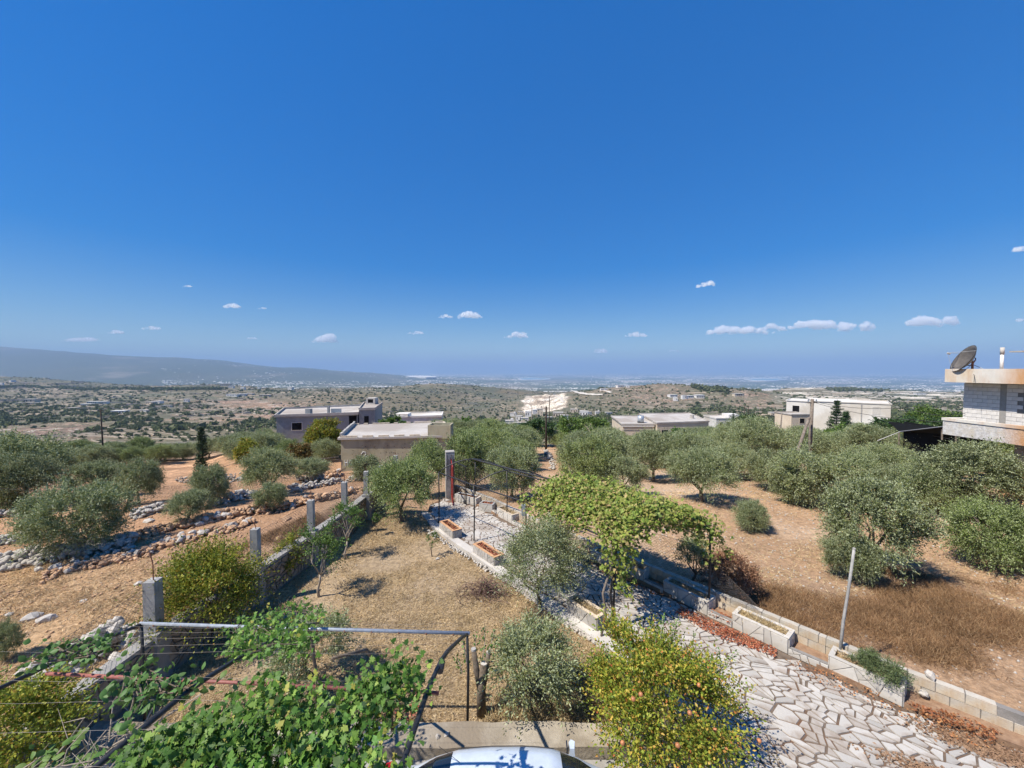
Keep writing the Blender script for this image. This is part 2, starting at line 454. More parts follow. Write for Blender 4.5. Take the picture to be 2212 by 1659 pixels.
def rust_run(m, y0, y1):
    """rust that has run down the slab where the steel shows, between y0 and y1 of the object"""
    nt = m.node_tree; b = nt.nodes['Principled BSDF']; old = b.inputs['Base Color'].links[0].from_socket
    tc = N(nt, 'ShaderNodeTexCoord'); sx = N(nt, 'ShaderNodeSeparateXYZ'); nt.links.new(tc.outputs['Object'], sx.inputs[0])
    nz = N(nt, 'ShaderNodeTexNoise', Scale=3.0, Detail=6.0, Roughness=0.7)
    mp = N(nt, 'ShaderNodeMapping'); mp.inputs['Scale'].default_value = (1, 1, 0.3); nt.links.new(tc.outputs['Object'], mp.inputs[0]); nt.links.new(mp.outputs[0], nz.inputs['Vector'])
    ad = N(nt, 'ShaderNodeMath', operation='MULTIPLY_ADD'); ad.inputs[1].default_value = 1.2; nt.links.new(nz.outputs[0], ad.inputs[0]); nt.links.new(sx.outputs[1], ad.inputs[2])
    mr = N(nt, 'ShaderNodeMapRange'); mr.inputs[1].default_value = y1; mr.inputs[2].default_value = y0; nt.links.new(ad.outputs[0], mr.inputs[0])
    col = mixc(nt, mr.outputs[0], old, (0.50, 0.24, 0.08))
    nt.links.new(col, b.inputs['Base Color'])
rust_run(M['house_slab'], -2.7, -1.3)
rust_run(M['flaky'], -2.7, -1.5)

def vol_mat(name, col, dens, aniso):
    m = bpy.data.materials.new(name); m.use_nodes = True
    nt = m.node_tree
    nt.nodes.remove(nt.nodes['Principled BSDF'])
    v = nt.nodes.new('ShaderNodeVolumePrincipled')
    v.inputs['Color'].default_value = (*col, 1); v.inputs['Density'].default_value = dens
    v.inputs['Anisotropy'].default_value = aniso
    nt.links.new(v.outputs[0], nt.nodes['Material Output'].inputs['Volume'])
    return m

def cloud_mat():
    m = bpy.data.materials.new('cloud_vapour'); m.use_nodes = True
    nt = m.node_tree; nt.nodes.remove(nt.nodes['Principled BSDF'])
    v = nt.nodes.new('ShaderNodeVolumePrincipled'); v.inputs['Color'].default_value = (1, 1, 1, 1); v.inputs['Anisotropy'].default_value = 0.0
    tc = N(nt, 'ShaderNodeTexCoord'); nz = N(nt, 'ShaderNodeTexNoise', Scale=0.0055, Detail=4.0, Roughness=0.65)
    nt.links.new(tc.outputs['Object'], nz.inputs['Vector'])
    mr = N(nt, 'ShaderNodeMapRange'); mr.interpolation_type = 'SMOOTHSTEP'
    mr.inputs[1].default_value = 0.38; mr.inputs[2].default_value = 0.68; mr.inputs[3].default_value = 0.0; mr.inputs[4].default_value = 0.014
    nt.links.new(nz.outputs[0], mr.inputs[0]); nt.links.new(mr.outputs[0], v.inputs['Density'])
    nt.links.new(v.outputs[0], nt.nodes['Material Output'].inputs['Volume'])
    return m
# ------------------------------------------------------------------ terrain: one height function, one sheet
UCOLS = [-900, 0, 300, 600, 900, 1100, 1300, 1600, 1900, 2212, 3200]
YK = [75, 130, 250, 500, 800, 1100, 1600, 2300, 3500, 5000, 7000, 9000, 12000, 20000, 70000]
ZT = [
 [-8, -24, -48, -60, -60, -55, -45, -30, -90, -100, 260, 620, 520, 0, -300],
 [-8, -24, -48, -62, -70, -74, -66, -36, -140, -140, 250, 600, 500, -100, -330],
 [-8, -24, -47, -62, -72, -75, -62, -100, -160, -150, 110, 370, 300, -200, -330],
 [-8, -24, -47, -64, -76, -78, -64, -120, -150, -160, -110, 150, 80, -300, -330],
 [-8, -25, -50, -72, -88, -98, -74, -110, -170, -190, -230, -200, -180, -320, -330],
 [-8, -25, -50, -68, -102, -118, -110, -120, -170, -220, -260, -285, -300, -320, -330],
 [-7, -20, -42, -62, -76, -62, -70, -140, -190, -230, -265, -285, -300, -320, -330],
 [-7, -18, -40, -60, -72, -64, -104, -135, -190, -240, -275, -290, -305, -320, -330],
 [-6, -16, -36, -52, -66, -74, -92, -128, -190, -240, -280, -295, -305, -320, -330],
 [-6, -16, -36, -52, -66, -76, -96, -130, -190, -240, -280, -295, -305, -320, -330],
 [-6, -16, -36, -52, -66, -76, -96, -130, -190, -240, -280, -295, -305, -320, -330]]
_u = np.linspace(-900, 3200, 206); _l = np.linspace(math.log(75), math.log(70000), 260)
_tmp = np.array([np.interp(_l, np.log(YK), row) for row in ZT])
_G = np.array([np.interp(_u, UCOLS, _tmp[:, j]) for j in range(len(_l))]).T
def _blur(A, ax, s):
    k = np.exp(-0.5 * (np.arange(-3 * s, 3 * s + 1) / s) ** 2); k /= k.sum()
    P = np.pad(A, [(3 * s, 3 * s) if a == ax else (0, 0) for a in (0, 1)], mode='edge')
    return np.apply_along_axis(lambda r: np.convolve(r, k, mode='valid'), ax, P)
_G = _blur(_blur(_G, 0, 4), 1, 3)

def zfar(x, y):
    r = np.hypot(x, y)
    yy = np.maximum(y, r * 0.45); yy = np.maximum(yy, 1.0)
    u = np.clip(CXP + FPX * x / yy, -899, 3199)
    l = np.clip(np.log(yy), _l[0], _l[-1] - 1e-6)
    fu = (u - _u[0]) / (_u[1] - _u[0]); fl = (l - _l[0]) / (_l[1] - _l[0])
    iu = np.clip(np.floor(fu).astype(int), 0, len(_u) - 2); il = np.clip(np.floor(fl).astype(int), 0, len(_l) - 2)
    fu = fu - iu; fl = fl - il
    z = (_G[iu, il] * (1 - fu) + _G[iu + 1, il] * fu) * (1 - fl) + (_G[iu, il + 1] * (1 - fu) + _G[iu + 1, il + 1] * fu) * fl
    d = np.clip((yy - 100) / 400, 0, 1)
    amp = np.clip(yy * 0.012, 0, 22) * d
    z = z + amp * (fbm(x / 420, y / 420, 3, 5) - 0.5) * 1.6 * smooth(400, 1500, yy)
    z = z + d * np.clip(yy * 0.01, 0, 5) * (fbm(x / 95, y / 95, 11, 4) - 0.5) * 2 * (1 - smooth(3000, 9000, yy))
    m = smooth(4500, 7000, yy) * (1 - smooth(600, 1200, u))
    qd = np.exp(-(((u - 1178) / 50) ** 2) ** 1.5) * (yy > 900) * (yy < 1500)
    z = z + qd * (np.abs(fbm(x / 50, y / 50, 33, 4) - 0.5) * 40 - 8)
    z = z + m * 150 * (fbm(x / 1500, y / 1500, 31, 5) - 0.5)
    for (hx, hy, rr, hh) in HILLS:
        z = z + hh * np.exp(-((x - hx) ** 2 + (y - hy) ** 2) / (2 * rr * rr))
    return z

def hill(u, Y, r, h): return ((u - CXP) / FPX * Y, Y, r, h)
HILLS = [hill(985, 1900, 240, 34), hill(870, 1300, 120, 10), hill(1395, 1180, 120, 22), hill(1240, 1250, 150, 12), hill(1615, 980, 80, 22),
         hill(470, 1850, 160, 14), hill(1740, 1700, 130, 26), hill(60, 2100, 250, 16), hill(1480, 1150, 90, 10)]

def znear(x, y):
    z = np.interp(y, [-50, 19, 26, 38, 56, 66, 78], [0, -0.1, -1.1, -3.1, -4.7, -5.6, -8])
    zr = np.interp(y, [-50, 20, 30, 40, 60, 78], [0, 0.0, -1.2, -2.8, -5.4, -8.3])
    k = smooth(6, 16, x)
    z = z * (1 - k) + zr * k
    z = z - 2.9 * smooth(-0.62, -0.85, x / np.maximum(y, 1)) * smooth(24, 46, y)
    z = z + 1.1 * smooth(15, 22, x) * (1 - smooth(26, 40, y))
    z = z + 0.45 * smooth(-8.15, -8.6, x) * smooth(-30, -14, x) * (1 - smooth(18, 26, y))
    nz = (fbm(x / 2.2, y / 2.2, 5, 4) - 0.5)
    off = smooth(11, 20, np.hypot(x, y)) * 0.35 + 0.04
    return z + nz * off * np.where((y > 2), 1, 0.3)

def zt(x, y):
    x = np.asarray(x, dtype=float); y = np.asarray(y, dtype=float)
    k = smooth(62, 82, y)
    zn = znear(x, y)
    r = np.hypot(x, y)
    k = np.maximum(k, smooth(90, 160, r))
    return zn * (1 - k) + zfar(x, y) * k

def ground(u, v, far=6000):
    """where the ray through photo point (u, v) meets the terrain"""
    x, y, w = ray(u, v)
    t = np.exp(np.linspace(math.log(4), math.log(far), 1500))
    zz = CZ + w * t
    h = zt(x * t, y * t)
    i = np.argmax(zz < h)
    if not (zz < h).any():
        i = len(t) - 1
    t0 = t[i]
    return Vector((x * t0, y * t0, float(h[i])))

def gz(x, y): return float(zt(np.array([x]), np.array([y]))[0])

# key lines of the garden, in metres
_WR = [(-3.1, 20.9), (-0.95, 18.66), (0.53, 16.66), (3.2, 13.6), (5.55, 11.0), (6.56, 9.84), (7.42, 8.85), (8.3, 7.85), (9.4, 6.8), (12.5, 4.4)]
WALL_R = [(x * 1.022, y * 1.022) for x, y in _WR]
_FR = [(-3.2, 20.1), (-1.6, 18.5), (0.0, 16.4), (2.75, 13.1), (4.5, 11.2), (5.5, 9.95), (6.47, 8.76), (7.1, 8.0), (7.75, 7.3), (9.0, 6.4), (11.5, 4.0)]
FRONT_R = [(x * 1.035, y * 1.035) if y < 19 else (x, y) for x, y in _FR]
BORDER_L = [(-4.1, 18.3), (-3.35, 16.9), (-2.4, 15.6), (-1.1, 14.0), (0.5, 12.0), (1.75, 10.45), (2.75, 9.2), (3.4, 7.9), (3.95, 6.6), (4.4, 4.0)]
PAVE = BORDER_L + [(4.6, 3.2), (11.5, 3.2)] + FRONT_R[::-1] + [(-3.6, 20.6), (-4.2, 19.5)]
GARDEN = [(-7.9, 7.25), (-7.5, 14), (-7.2, 20), (-5, 19.5), (-4.2, 18)] + BORDER_L[1:9] + [(3.8, 6.8), (1.0, 7.2)]

# ---- ground sheet
th = np.concatenate([np.linspace(-180, -66, 24, endpoint=False), np.linspace(-66, 66, 560), np.linspace(66, 180, 24, endpoint=False)[1:]])
th = np.radians(th)
rr = np.concatenate([[0.5, 1.5, 2.5], np.exp(np.linspace(math.log(3.5), math.log(70000), 520))])
TH, RR = np.meshgrid(th, rr)
GX = RR * np.sin(TH); GY = RR * np.cos(TH)
GZ = zt(GX, GY)
sel = inpoly(GX, GY, PAVE)
GZ = np.where(sel, np.minimum(GZ, -0.01), GZ)
nr, nth = GX.shape
ii, jj = np.meshgrid(np.arange(nr - 1), np.arange(nth), indexing='ij')
j2 = (jj + 1) % nth
Fq = np.stack([ii * nth + jj, ii * nth + j2, (ii + 1) * nth + j2, (ii + 1) * nth + jj], -1).reshape(-1, 4)[:, ::-1]

YY = np.maximum(GY, 1); UU = CXP + FPX * GX / YY
def lerp3(a, b, k): return a * (1 - k[..., None]) + np.asarray(b) * k[..., None]
tint = np.zeros(GX.shape + (3,)); tint[:] = (0.43, 0.28, 0.17)
scr = np.zeros(GX.shape); ter = np.zeros(GX.shape); stp = np.zeros(GX.shape)
n_a = fbm(GX / 4, GY / 4, 41, 4); n_b = fbm(GX / 300, GY / 300, 43, 4); n_c = fbm(GX / 900, GY / 900, 47, 5)
n_d = fbm(GX / 90, GY / 90, 49, 4)
tint = lerp3(tint, (0.56, 0.40, 0.27), smooth(0.45, 0.65, n_a) * smooth(2, 6, GX))
left = smooth(-8.6, -9.5, GX)
tint = lerp3(tint, (0.40, 0.24, 0.14), left * smooth(10, 15, GY))
tint = lerp3(tint, (0.45, 0.30, 0.17), left * (1 - smooth(10, 15, GY)))
gar = inpoly(GX, GY, GARDEN)
tint[gar] = (0.42, 0.315, 0.20)
tint = lerp3(tint, (0.31, 0.20, 0.13), smooth(0.40, 0.6, n_a) * smooth(5, 6, GX) * (1 - smooth(11.0, 14.5, GY + 0.35 * (GX - 8))) * 0.8)
# beyond the groves
kf = smooth(75, 110, RR)
base = np.zeros_like(tint); base[:] = (0.165, 0.145, 0.105)
base = lerp3(base, (0.29, 0.215, 0.15), smooth(0.42, 0.55, n_d))
base = lerp3(base, (0.34, 0.21, 0.13), smooth(0.55, 0.68, n_b) * 0.6)
vv = HOR + (CZ - GZ) / YY * FPX
soil = np.exp(-((UU - 520) / 180) ** 2) * smooth(855, 870, vv) * (1 - smooth(895, 925, vv))
base = lerp3(base, (0.29, 0.19, 0.13), np.clip(soil * 1.1, 0, 1) * smooth(0.38, 0.55, n_d))
soil2 = np.exp(-((UU - 120) / 190) ** 2) * smooth(910, 925, vv)
base = lerp3(base, (0.23, 0.155, 0.115), np.clip(soil2, 0, 1) * 0.8)
red = np.exp(-((UU - 1400) / 160) ** 2) * (RR > 700) * (RR < 1500) + np.exp(-((UU - 1640) / 70) ** 2) * (RR > 600) * (RR < 1120) + 0.8 * np.exp(-((UU - 860) / 150) ** 2) * (RR > 80) * (RR < 420)
base = lerp3(base, (0.27, 0.185, 0.135), np.clip(red, 0, 1) * 0.85)
grn = np.exp(-((UU - 1420) / 130) ** 2) * (RR > 520) * (RR < 900)
base = lerp3(base, (0.13, 0.16, 0.075), np.clip(grn, 0, 1) * smooth(0.4, 0.55, n_b) * 0.9)
quarry = (np.exp(-(((UU - 1178) / 48) ** 2) ** 1.5) * (GY > 900) * (GY < 1500))
quarry = smooth(0.35, 0.6, quarry + (n_d - 0.5) * 0.7)
base = lerp3(base, (0.62, 0.54, 0.42), quarry)
base = lerp3(base, (0.30, 0.24, 0.18), quarry * smooth(0.5, 0.62, fbm(GX / 45, GY / 45, 91, 4)))
base = lerp3(base, (0.60, 0.55, 0.47), quarry * smooth(0.55, 0.65, fbm(GX / 60, GY / 25, 93, 4)))
# far plain
kp = smooth(2600, 4200, RR)
plainc = np.zeros_like(tint); plainc[:] = (0.135, 0.15, 0.12)
plainc = lerp3(plainc, (0.30, 0.26, 0.22), smooth(0.52, 0.66, n_c) * 0.8)
plainc = lerp3(plainc, (0.08, 0.11, 0.075), smooth(0.50, 0.36, n_c) * 0.9)
base = lerp3(base, plainc, kp)
mtn = smooth(4300, 5200, RR) * (1 - smooth(700, 1150, UU)) * (1 - smooth(13000, 17000, RR))
base = lerp3(base, (0.075, 0.088, 0.065), mtn * 0.9)
base = lerp3(base, (0.24, 0.21, 0.18), mtn * 0.7 * smooth(0.66, 0.76, fbm(GX / 700, GY / 700, 97, 5)))
tint = lerp3(tint, base, kf)
scr = kf * (0.66 + 0.3 * (n_b - 0.5)) * (1 - 0.85 * quarry) * (1 - 0.55 * np.clip(soil + soil2 * .6 + red * .5, 0, 1)) * (1 - 0.45 * kp)
ter = kf * (1 - smooth(2200, 3500, RR)) * (1 - quarry) * smooth(0.35, 0.5, n_c + 0.1)
stp = kf * ((UU > 1655) & (RR > 850) & (RR < 2600) & (n_d > 0.33)).astype(float) * smooth(1650, 1700, UU)
gm = np_mesh('ground', np.stack([GX, GY, GZ], -1).reshape(-1, 3), Fq, None, True)
ca = gm.color_attributes.new('tint', 'FLOAT_COLOR', 'POINT')
ca.data.foreach_set('color', np.concatenate([tint.reshape(-1, 3), np.ones((tint.size // 3, 1))], 1).astype(np.float32).ravel())
cb = gm.color_attributes.new('cover', 'FLOAT_COLOR', 'POINT')
cb.data.foreach_set('color', np.stack([scr, ter, stp, np.ones_like(scr)], -1).astype(np.float32).ravel())

def ground_material():
    m, nt, b = new_mat('earth')
    L = nt.links.new
    at = N(nt, 'ShaderNodeVertexColor', layer_name='tint')
    cv = N(nt, 'ShaderNodeVertexColor', layer_name='cover')
    sp = N(nt, 'ShaderNodeSeparateColor'); L(cv.outputs[0], sp.inputs[0])
    g = N(nt, 'ShaderNodeNewGeometry'); pos = g.outputs['Position']
    # distance from the garden decides which grain shows
    ln = N(nt, 'ShaderNodeVectorMath', operation='LENGTH'); L(pos, ln.inputs[0])
    def mapr(x, a, b_, c=0.0, d=1.0):
        r = N(nt, 'ShaderNodeMapRange'); r.interpolation_type = 'SMOOTHSTEP'
        r.inputs[1].default_value = a; r.inputs[2].default_value = b_; r.inputs[3].default_value = c; r.inputs[4].default_value = d
        L(x, r.inputs[0]); return r.outputs[0]
    def noise(s, det=6.0, ro=0.65, v=pos):
        n = N(nt, 'ShaderNodeTexNoise', Scale=s, Detail=det, Roughness=ro); L(v, n.inputs['Vector']); return n.outputs[0]
    def mul(a, b_, op='MULTIPLY'):
        n = N(nt, 'ShaderNodeMath', operation=op)
        for k, x in ((0, a), (1, b_)):
            if hasattr(x, 'node'): L(x, n.inputs[k])
            else: n.inputs[k].default_value = x
        return n.outputs[0]
    near = mapr(ln.outputs['Value'], 40, 110, 1, 0)
    col = at.outputs[0]
    nf = noise(7.0); v1 = mapr(nf, 0.3, 0.7, 0.72, 1.28)
    nm = noise(0.05, 5); v2 = mapr(nm, 0.3, 0.7, 0.75, 1.25)
    h = N(nt, 'ShaderNodeHueSaturation'); L(col, h.inputs['Color']); L(mul(v1, v2), h.inputs['Value']); col = h.outputs[0]
    # pale pebbles in the near soil
    vo = N(nt, 'ShaderNodeTexVoronoi', Scale=7.0); L(pos, vo.inputs['Vector'])
    peb = mul(mul(mapr(vo.outputs['Distance'], 0.16, 0.24, 1, 0), mapr(noise(1.1, 3), 0.42, 0.6)), near)
    col = mixc(nt, mul(peb, 0.75), col, (0.62, 0.52, 0.41))
    vo2 = N(nt, 'ShaderNodeTexVoronoi', Scale=19.0); L(pos, vo2.inputs['Vector'])
    peb2 = mul(mul(mapr(vo2.outputs['Distance'], 0.18, 0.28, 1, 0), near), 0.5)
    col = mixc(nt, peb2, col, (0.56, 0.44, 0.33))
    nq = noise(0.22, 5, 0.75); nq2 = noise(0.75, 4, 0.7)
    vq = mul(mapr(nq, 0.38, 0.62, 0.35, 1.6), mapr(nq2, 0.35, 0.65, 0.55, 1.45))
    hq = N(nt, 'ShaderNodeHueSaturation'); L(col, hq.inputs['Color']); L(vq, hq.inputs['Value'])
    col = mixc(nt, near, hq.outputs[0], col)
    # terraces: pale stone banks along the contours
    wob = noise(0.012, 4)
    sx = N(nt, 'ShaderNodeSeparateXYZ'); L(pos, sx.inputs[0])
    zz = mul(mul(sx.outputs[2], 0.55), mul(wob, 5.0), 'ADD')
    zz = mul(zz, mul(noise(0.06, 3), 0.55), 'ADD')
    fr = mul(zz, 1.0, 'FRACT')
    band = mapr(fr, 0.72, 0.80)
    band = mul(band, mapr(noise(0.03, 4), 0.42, 0.58))
    col = mixc(nt, mul(mul(band, sp.outputs[1]), 0.85), col, (0.44, 0.38, 0.31))
    # white furrows between the orchard rows on the right-hand hills
    fs = mul(mul(mul(sx.outputs[0], 0.055), mul(noise(0.006, 3), 12.0), 'ADD'), 1.0, 'FRACT')
    st = mul(mul(mapr(fs, 0.5, 0.62), sp.outputs[2]), mapr(noise(0.01, 4), 0.42, 0.5))
    col = mixc(nt, mul(st, 0.85), col, (0.66, 0.60, 0.52))
    # scrub and trees too far to tell apart
    s1 = noise(0.10, 5, 0.7); s2 = noise(0.028, 5, 0.7); s3 = noise(0.005, 6, 0.7)
    farm = mapr(ln.outputs['Value'], 1500, 4500)
    sc = mul(mul(s1, mul(farm, -1, 'MULTIPLY_ADD') if False else mapr(ln.outputs['Value'], 1500, 4500, 0.6, 0.2)), mul(s2, 0.4), 'ADD')
    sc = mul(sc, mul(s3, mapr(ln.outputs['Value'], 1500, 4500, 0.0, 0.4)), 'ADD')
    thr = mul(sp.outputs[0], 0.42)
    lo = mul(0.66, thr, 'SUBTRACT')
    mk = mapr(mul(sc, lo, 'SUBTRACT'), 0.0, 0.05)
    mk = mul(mk, mapr(sp.outputs[0], 0.0, 0.12))
    gcol = ramp(nt, noise(0.02, 4), [(0.3, (0.05, 0.066, 0.036)), (0.7, (0.095, 0.112, 0.065))]).outputs[0]
    col = mixc(nt, mul(mk, 0.65), col, gcol)
    L(col, b.inputs['Base Color'])
    b.inputs['Roughness'].default_value = 0.95
    b.inputs['Specular IOR Level'].default_value = 0.1
    bp = N(nt, 'ShaderNodeBump', Strength=0.9, Distance=0.05)
    hb = mul(mul(nf, 0.8), mul(peb, 0.7), 'ADD'); hb = mul(hb, noise(28.0, 4), 'ADD'); hb = mul(hb, near)
    L(hb, bp.inputs['Height']); L(bp.outputs[0], b.inputs['Normal'])
    return m
gm.materials.append(ground_material())
tag(obj('ground', gm), kind='structure')

# reservoirs on the plain: flat water with a pale rim
def plane_poly(name, pts, z, mat, kind='structure', thick=1.0):
    mb = MB(); mb.prism([(p[0], p[1]) for p in pts], z - thick, z)
    return tag(mb.build(name, mat), kind=kind)
mwater = plain('lake_water', (0.10, 0.26, 0.34), 0.35, spec=0.4)
mrim = plain('pale_shore', (0.62, 0.60, 0.56), 0.9)
for (u0, u1, v0, v1, c) in ((1120, 1182, 816.5, 820.0, 0), (858, 940, 812.0, 814.3, 1), (1615, 1690, 818.0, 821.5, 0)):
    zc = -220.0
    for _ in range(20):
        p = aty((u0 + u1) / 2, (v0 + v1) / 2, 1000); k = (zc - CZ) / (p.z - CZ); q = Vector((p.x * k, p.y * k, zc))
        zc = 0.5 * zc + 0.5 * (gz(q.x, q.y) + 22)
    ring = []; ring2 = []
    for k in range(28):
        a = 2 * math.pi * k / 28
        rj = 1 + 0.12 * math.sin(3 * a + u0) + 0.07 * math.sin(5 * a)
        for lst, s in ((ring, 1.0), (ring2, 1.12)):
            uu = (u0 + u1) / 2 + (u1 - u0) / 2 * math.cos(a) * rj * s; v_ = (v0 + v1) / 2 - (v1 - v0) / 2 * math.sin(a) * rj * (s if s == 1 else 1.5)
            p = atz(uu, v_, zc); lst.append((p.x, p.y))
    plane_poly('lake_shore', ring2, zc, mrim, thick=30.0)
    if not c: plane_poly('lake', ring, zc + 1.5, mwater)

# haze: one closed box of even, pale air around everything on the ground
mb = MB(); mb.box(-72000, 72000, -72000, 72000, -420, 860)
tag(mb.build('haze', vol_mat('haze_air', (0.345, 0.51, 0.76), 8.5e-5, 0.0)), 'thin blue haze lying over the plain and the far hills', 'haze', kind='stuff')
# ------------------------------------------------------------------ foliage
def unit(a):
    return a / np.maximum(np.linalg.norm(a, axis=-1, keepdims=True), 1e-9)

def leaves_mesh(name, P, D, mat, L=0.06, W=0.016, seed=0, fold=0.0):
    """one rhombic leaf (a quad) per point P, along direction D"""
    r = np.random.default_rng(seed)
    n = len(P)
    D = unit(D)
    R = unit(np.cross(D, unit(r.normal(size=(n, 3)))))
    l = L * r.uniform(0.7, 1.3, (n, 1)); w = W * r.uniform(0.7, 1.3, (n, 1))
    Nn = np.cross(D, R)
    mid = P + D * l * 0.45
    V = np.stack([P, mid + R * w + Nn * w * fold, P + D * l, mid - R * w + Nn * w * fold], 1)
    F = np.arange(n * 4).reshape(n, 4)
    return np_mesh(name, V.reshape(-1, 3), F, mat)

def crown_points(seed, rx, ry, rz, lobes=60, twigs=40, per=12, lobe_r=0.30, inner=0.45, up=0.35, open_=0.0, spread=0.8, tw=0.42, low=-0.62):
    """leaf positions and directions: lobes over an ellipsoid, twigs out of each lobe, leaves along each twig"""
    r = np.random.default_rng(seed)
    d = unit(r.normal(size=(lobes * 3, 3)))
    d = d[d[:, 2] > low][:lobes]
    rad = inner + (1.0 - inner) * r.uniform(0, 1, (len(d), 1)) ** 0.5
    bump = 0.62 + 0.66 * vnoise(d[:, 0] * 1.8 + seed, d[:, 1] * 1.8 + d[:, 2] * 1.7, seed)[:, None]
    C = d * rad * bump * np.array([rx, ry, rz]) * (1 - lobe_r * 0.6)
    if open_ > 0:
        keep = vnoise(C[:, 0] * 1.1 + 5, C[:, 1] * 1.1 + C[:, 2] * 1.3, seed + 5) > open_
        C = C[keep]; d = d[keep]
    nl = len(C)
    lr = lobe_r * min(rx, rz) * r.uniform(0.7, 1.4, (nl, 1, 1))
    out = unit(d[:, None, :] * 0.9 + r.normal(size=(nl, twigs, 3)) * spread + np.array([0, 0, up]))
    start = C[:, None, :] + out * lr * r.uniform(0.05, 0.6, (nl, twigs, 1))
    length = lr * r.uniform(0.5, 1.25, (nl, twigs, 1)) * (tw / 0.42)
    t = np.linspace(0, 1, per)[None, None, :, None]
    droop = np.array([0, 0, -0.25]) * t ** 2 * length[:, :, None, :]
    P = start[:, :, None, :] + out[:, :, None, :] * length[:, :, None, :] * t + droop + r.normal(size=(nl, twigs, per, 3)) * 0.012
    D = out[:, :, None, :] * 0.75 + r.normal(size=(nl, twigs, per, 3)) * 0.55
    return P.reshape(-1, 3), D.reshape(-1, 3), C

def limb_mesh(name, mat, C, base_h, r0, seed, nlimb=4, ntwig=10, lean=0.1, z0=-0.15, thin=1.0):
    """trunk that forks into limbs and reaches for lobe centres C (crown coordinates)"""
    r = random.Random(seed); mb = MB()
    fork = Vector((r.uniform(-lean, lean), r.uniform(-lean, lean), base_h))
    mb.tube([(0, 0, z0), (r.uniform(-.05, .05), r.uniform(-.05, .05), base_h * 0.3), (fork.x * 0.7, fork.y * 0.7, base_h * 0.7), fork], [r0 * 1.5, r0 * 1.05, r0 * 0.95, r0 * 0.9], 8)
    C = [Vector(c) for c in C]
    r.shuffle(C)
    dirs = []
    for k in range(nlimb):
        a = 2 * math.pi * (k + r.uniform(-.25, .25)) / nlimb
        cand = [c for c in C if (Vector((math.cos(a), math.sin(a))).dot(Vector((c.x, c.y))) > 0.3 * Vector((c.x, c.y)).length)] or C
        tgt = cand[0]
        m1 = fork.lerp(tgt, 0.4) + Vector((r.uniform(-.15, .15), r.uniform(-.15, .15), -0.08))
        m2 = fork.lerp(tgt, 0.75) + Vector((r.uniform(-.12, .12), r.uniform(-.12, .12), 0.05))
        mb.tube([fork - Vector((0, 0, r0 * 0.4)), m1, m2, tgt], [r0 * 0.65, r0 * 0.45 * thin, r0 * 0.3 * thin, r0 * 0.12], 6)
        dirs.append((m1, m2))
    for c in C[:ntwig]:
        m1, m2 = min(dirs, key=lambda q: min((q[0] - c).length, (q[1] - c).length))
        s = m1 if (m1 - c).length < (m2 - c).length else m2
        mb.tube([s, s.lerp(c, 0.5) + Vector((r.uniform(-.08, .08), r.uniform(-.08, .08), 0)), c], [r0 * 0.25 * thin, r0 * 0.17 * thin, r0 * 0.06], 5)
    return mb.mesh(name, mat, True)

# six olive trees of different habit, each a unit about 4.4 m wide and 3.6 m high (origin at the ground)
OL = []
for k in range(6):
    rx, ry, rz = [(2.2, 2.1, 1.5), (2.1, 2.3, 1.6), (2.3, 2.0, 1.4), (2.0, 2.2, 1.7), (2.2, 2.2, 1.45), (2.1, 2.0, 1.6)][k]
    P, D, C = crown_points(100 + k, rx, ry, rz, lobes=120, twigs=36, per=10, lobe_r=0.29, inner=0.4, up=0.75, open_=0.10, spread=0.65, tw=0.62, low=(-0.88, -0.5, -0.8, -0.55, -0.88, -0.6)[k])
    cz = rz + 0.28 + (0.15 if k % 2 else 0)
    P[:, 2] += cz; Cw = C.copy(); Cw[:, 2] += cz
    kp_ = P[:, 2] > 0.12; P = P[kp_]; D = D[kp_]
    me = leaves_mesh('olive_crown', P, D, M['olive'], L=0.11, W=0.021, seed=k)
    bright = me.copy(); bright.materials.clear(); bright.materials.append(M['olive_bright'])
    tr = limb_mesh('olive_trunk', M['bark'], Cw, 0.9, 0.13, 50 + k, nlimb=4, ntwig=16)
    OL.append((me, bright, tr, 2 * rx, cz + rz))

def put_tree(name, crown_me, trunk_me, loc, rz, sx, sy, sz, label, cat, group=None, crown_name='crown'):
    t = empty(name, loc, rz, label, cat, group)
    obj('trunk', trunk_me, t, scale=(sx, sy, sz))
    obj(crown_name, crown_me, t, scale=(sx, sy, sz))
    return t

TREES = []
def olive(u, vtop, vbase, w, k, label, bright=False, group=None, Y=None, sy=None):
    """an olive whose crown reaches from vtop to the ground at vbase, w wide in the photo"""
    g = ground(u, vbase) if Y is None else None
    if g is None:
        g = aty(u, 800, Y); g.z = gz(g.x, g.y)
    top = aty(u, vtop, g.y)
    crown, br, tr, W0, H0 = OL[k % 6]
    s = (w / FPX * g.y) / W0 * 0.87
    h = max(0.9, top.z - g.z) / H0 * 0.95
    TREES.append((g.x, g.y, s * W0 / 2))
    return put_tree('olive_tree', br if bright else crown, tr, (g.x, g.y, g.z - 0.03), random.uniform(0, 6.28), s, s * (sy or 1), h, label, 'olive tree', group)

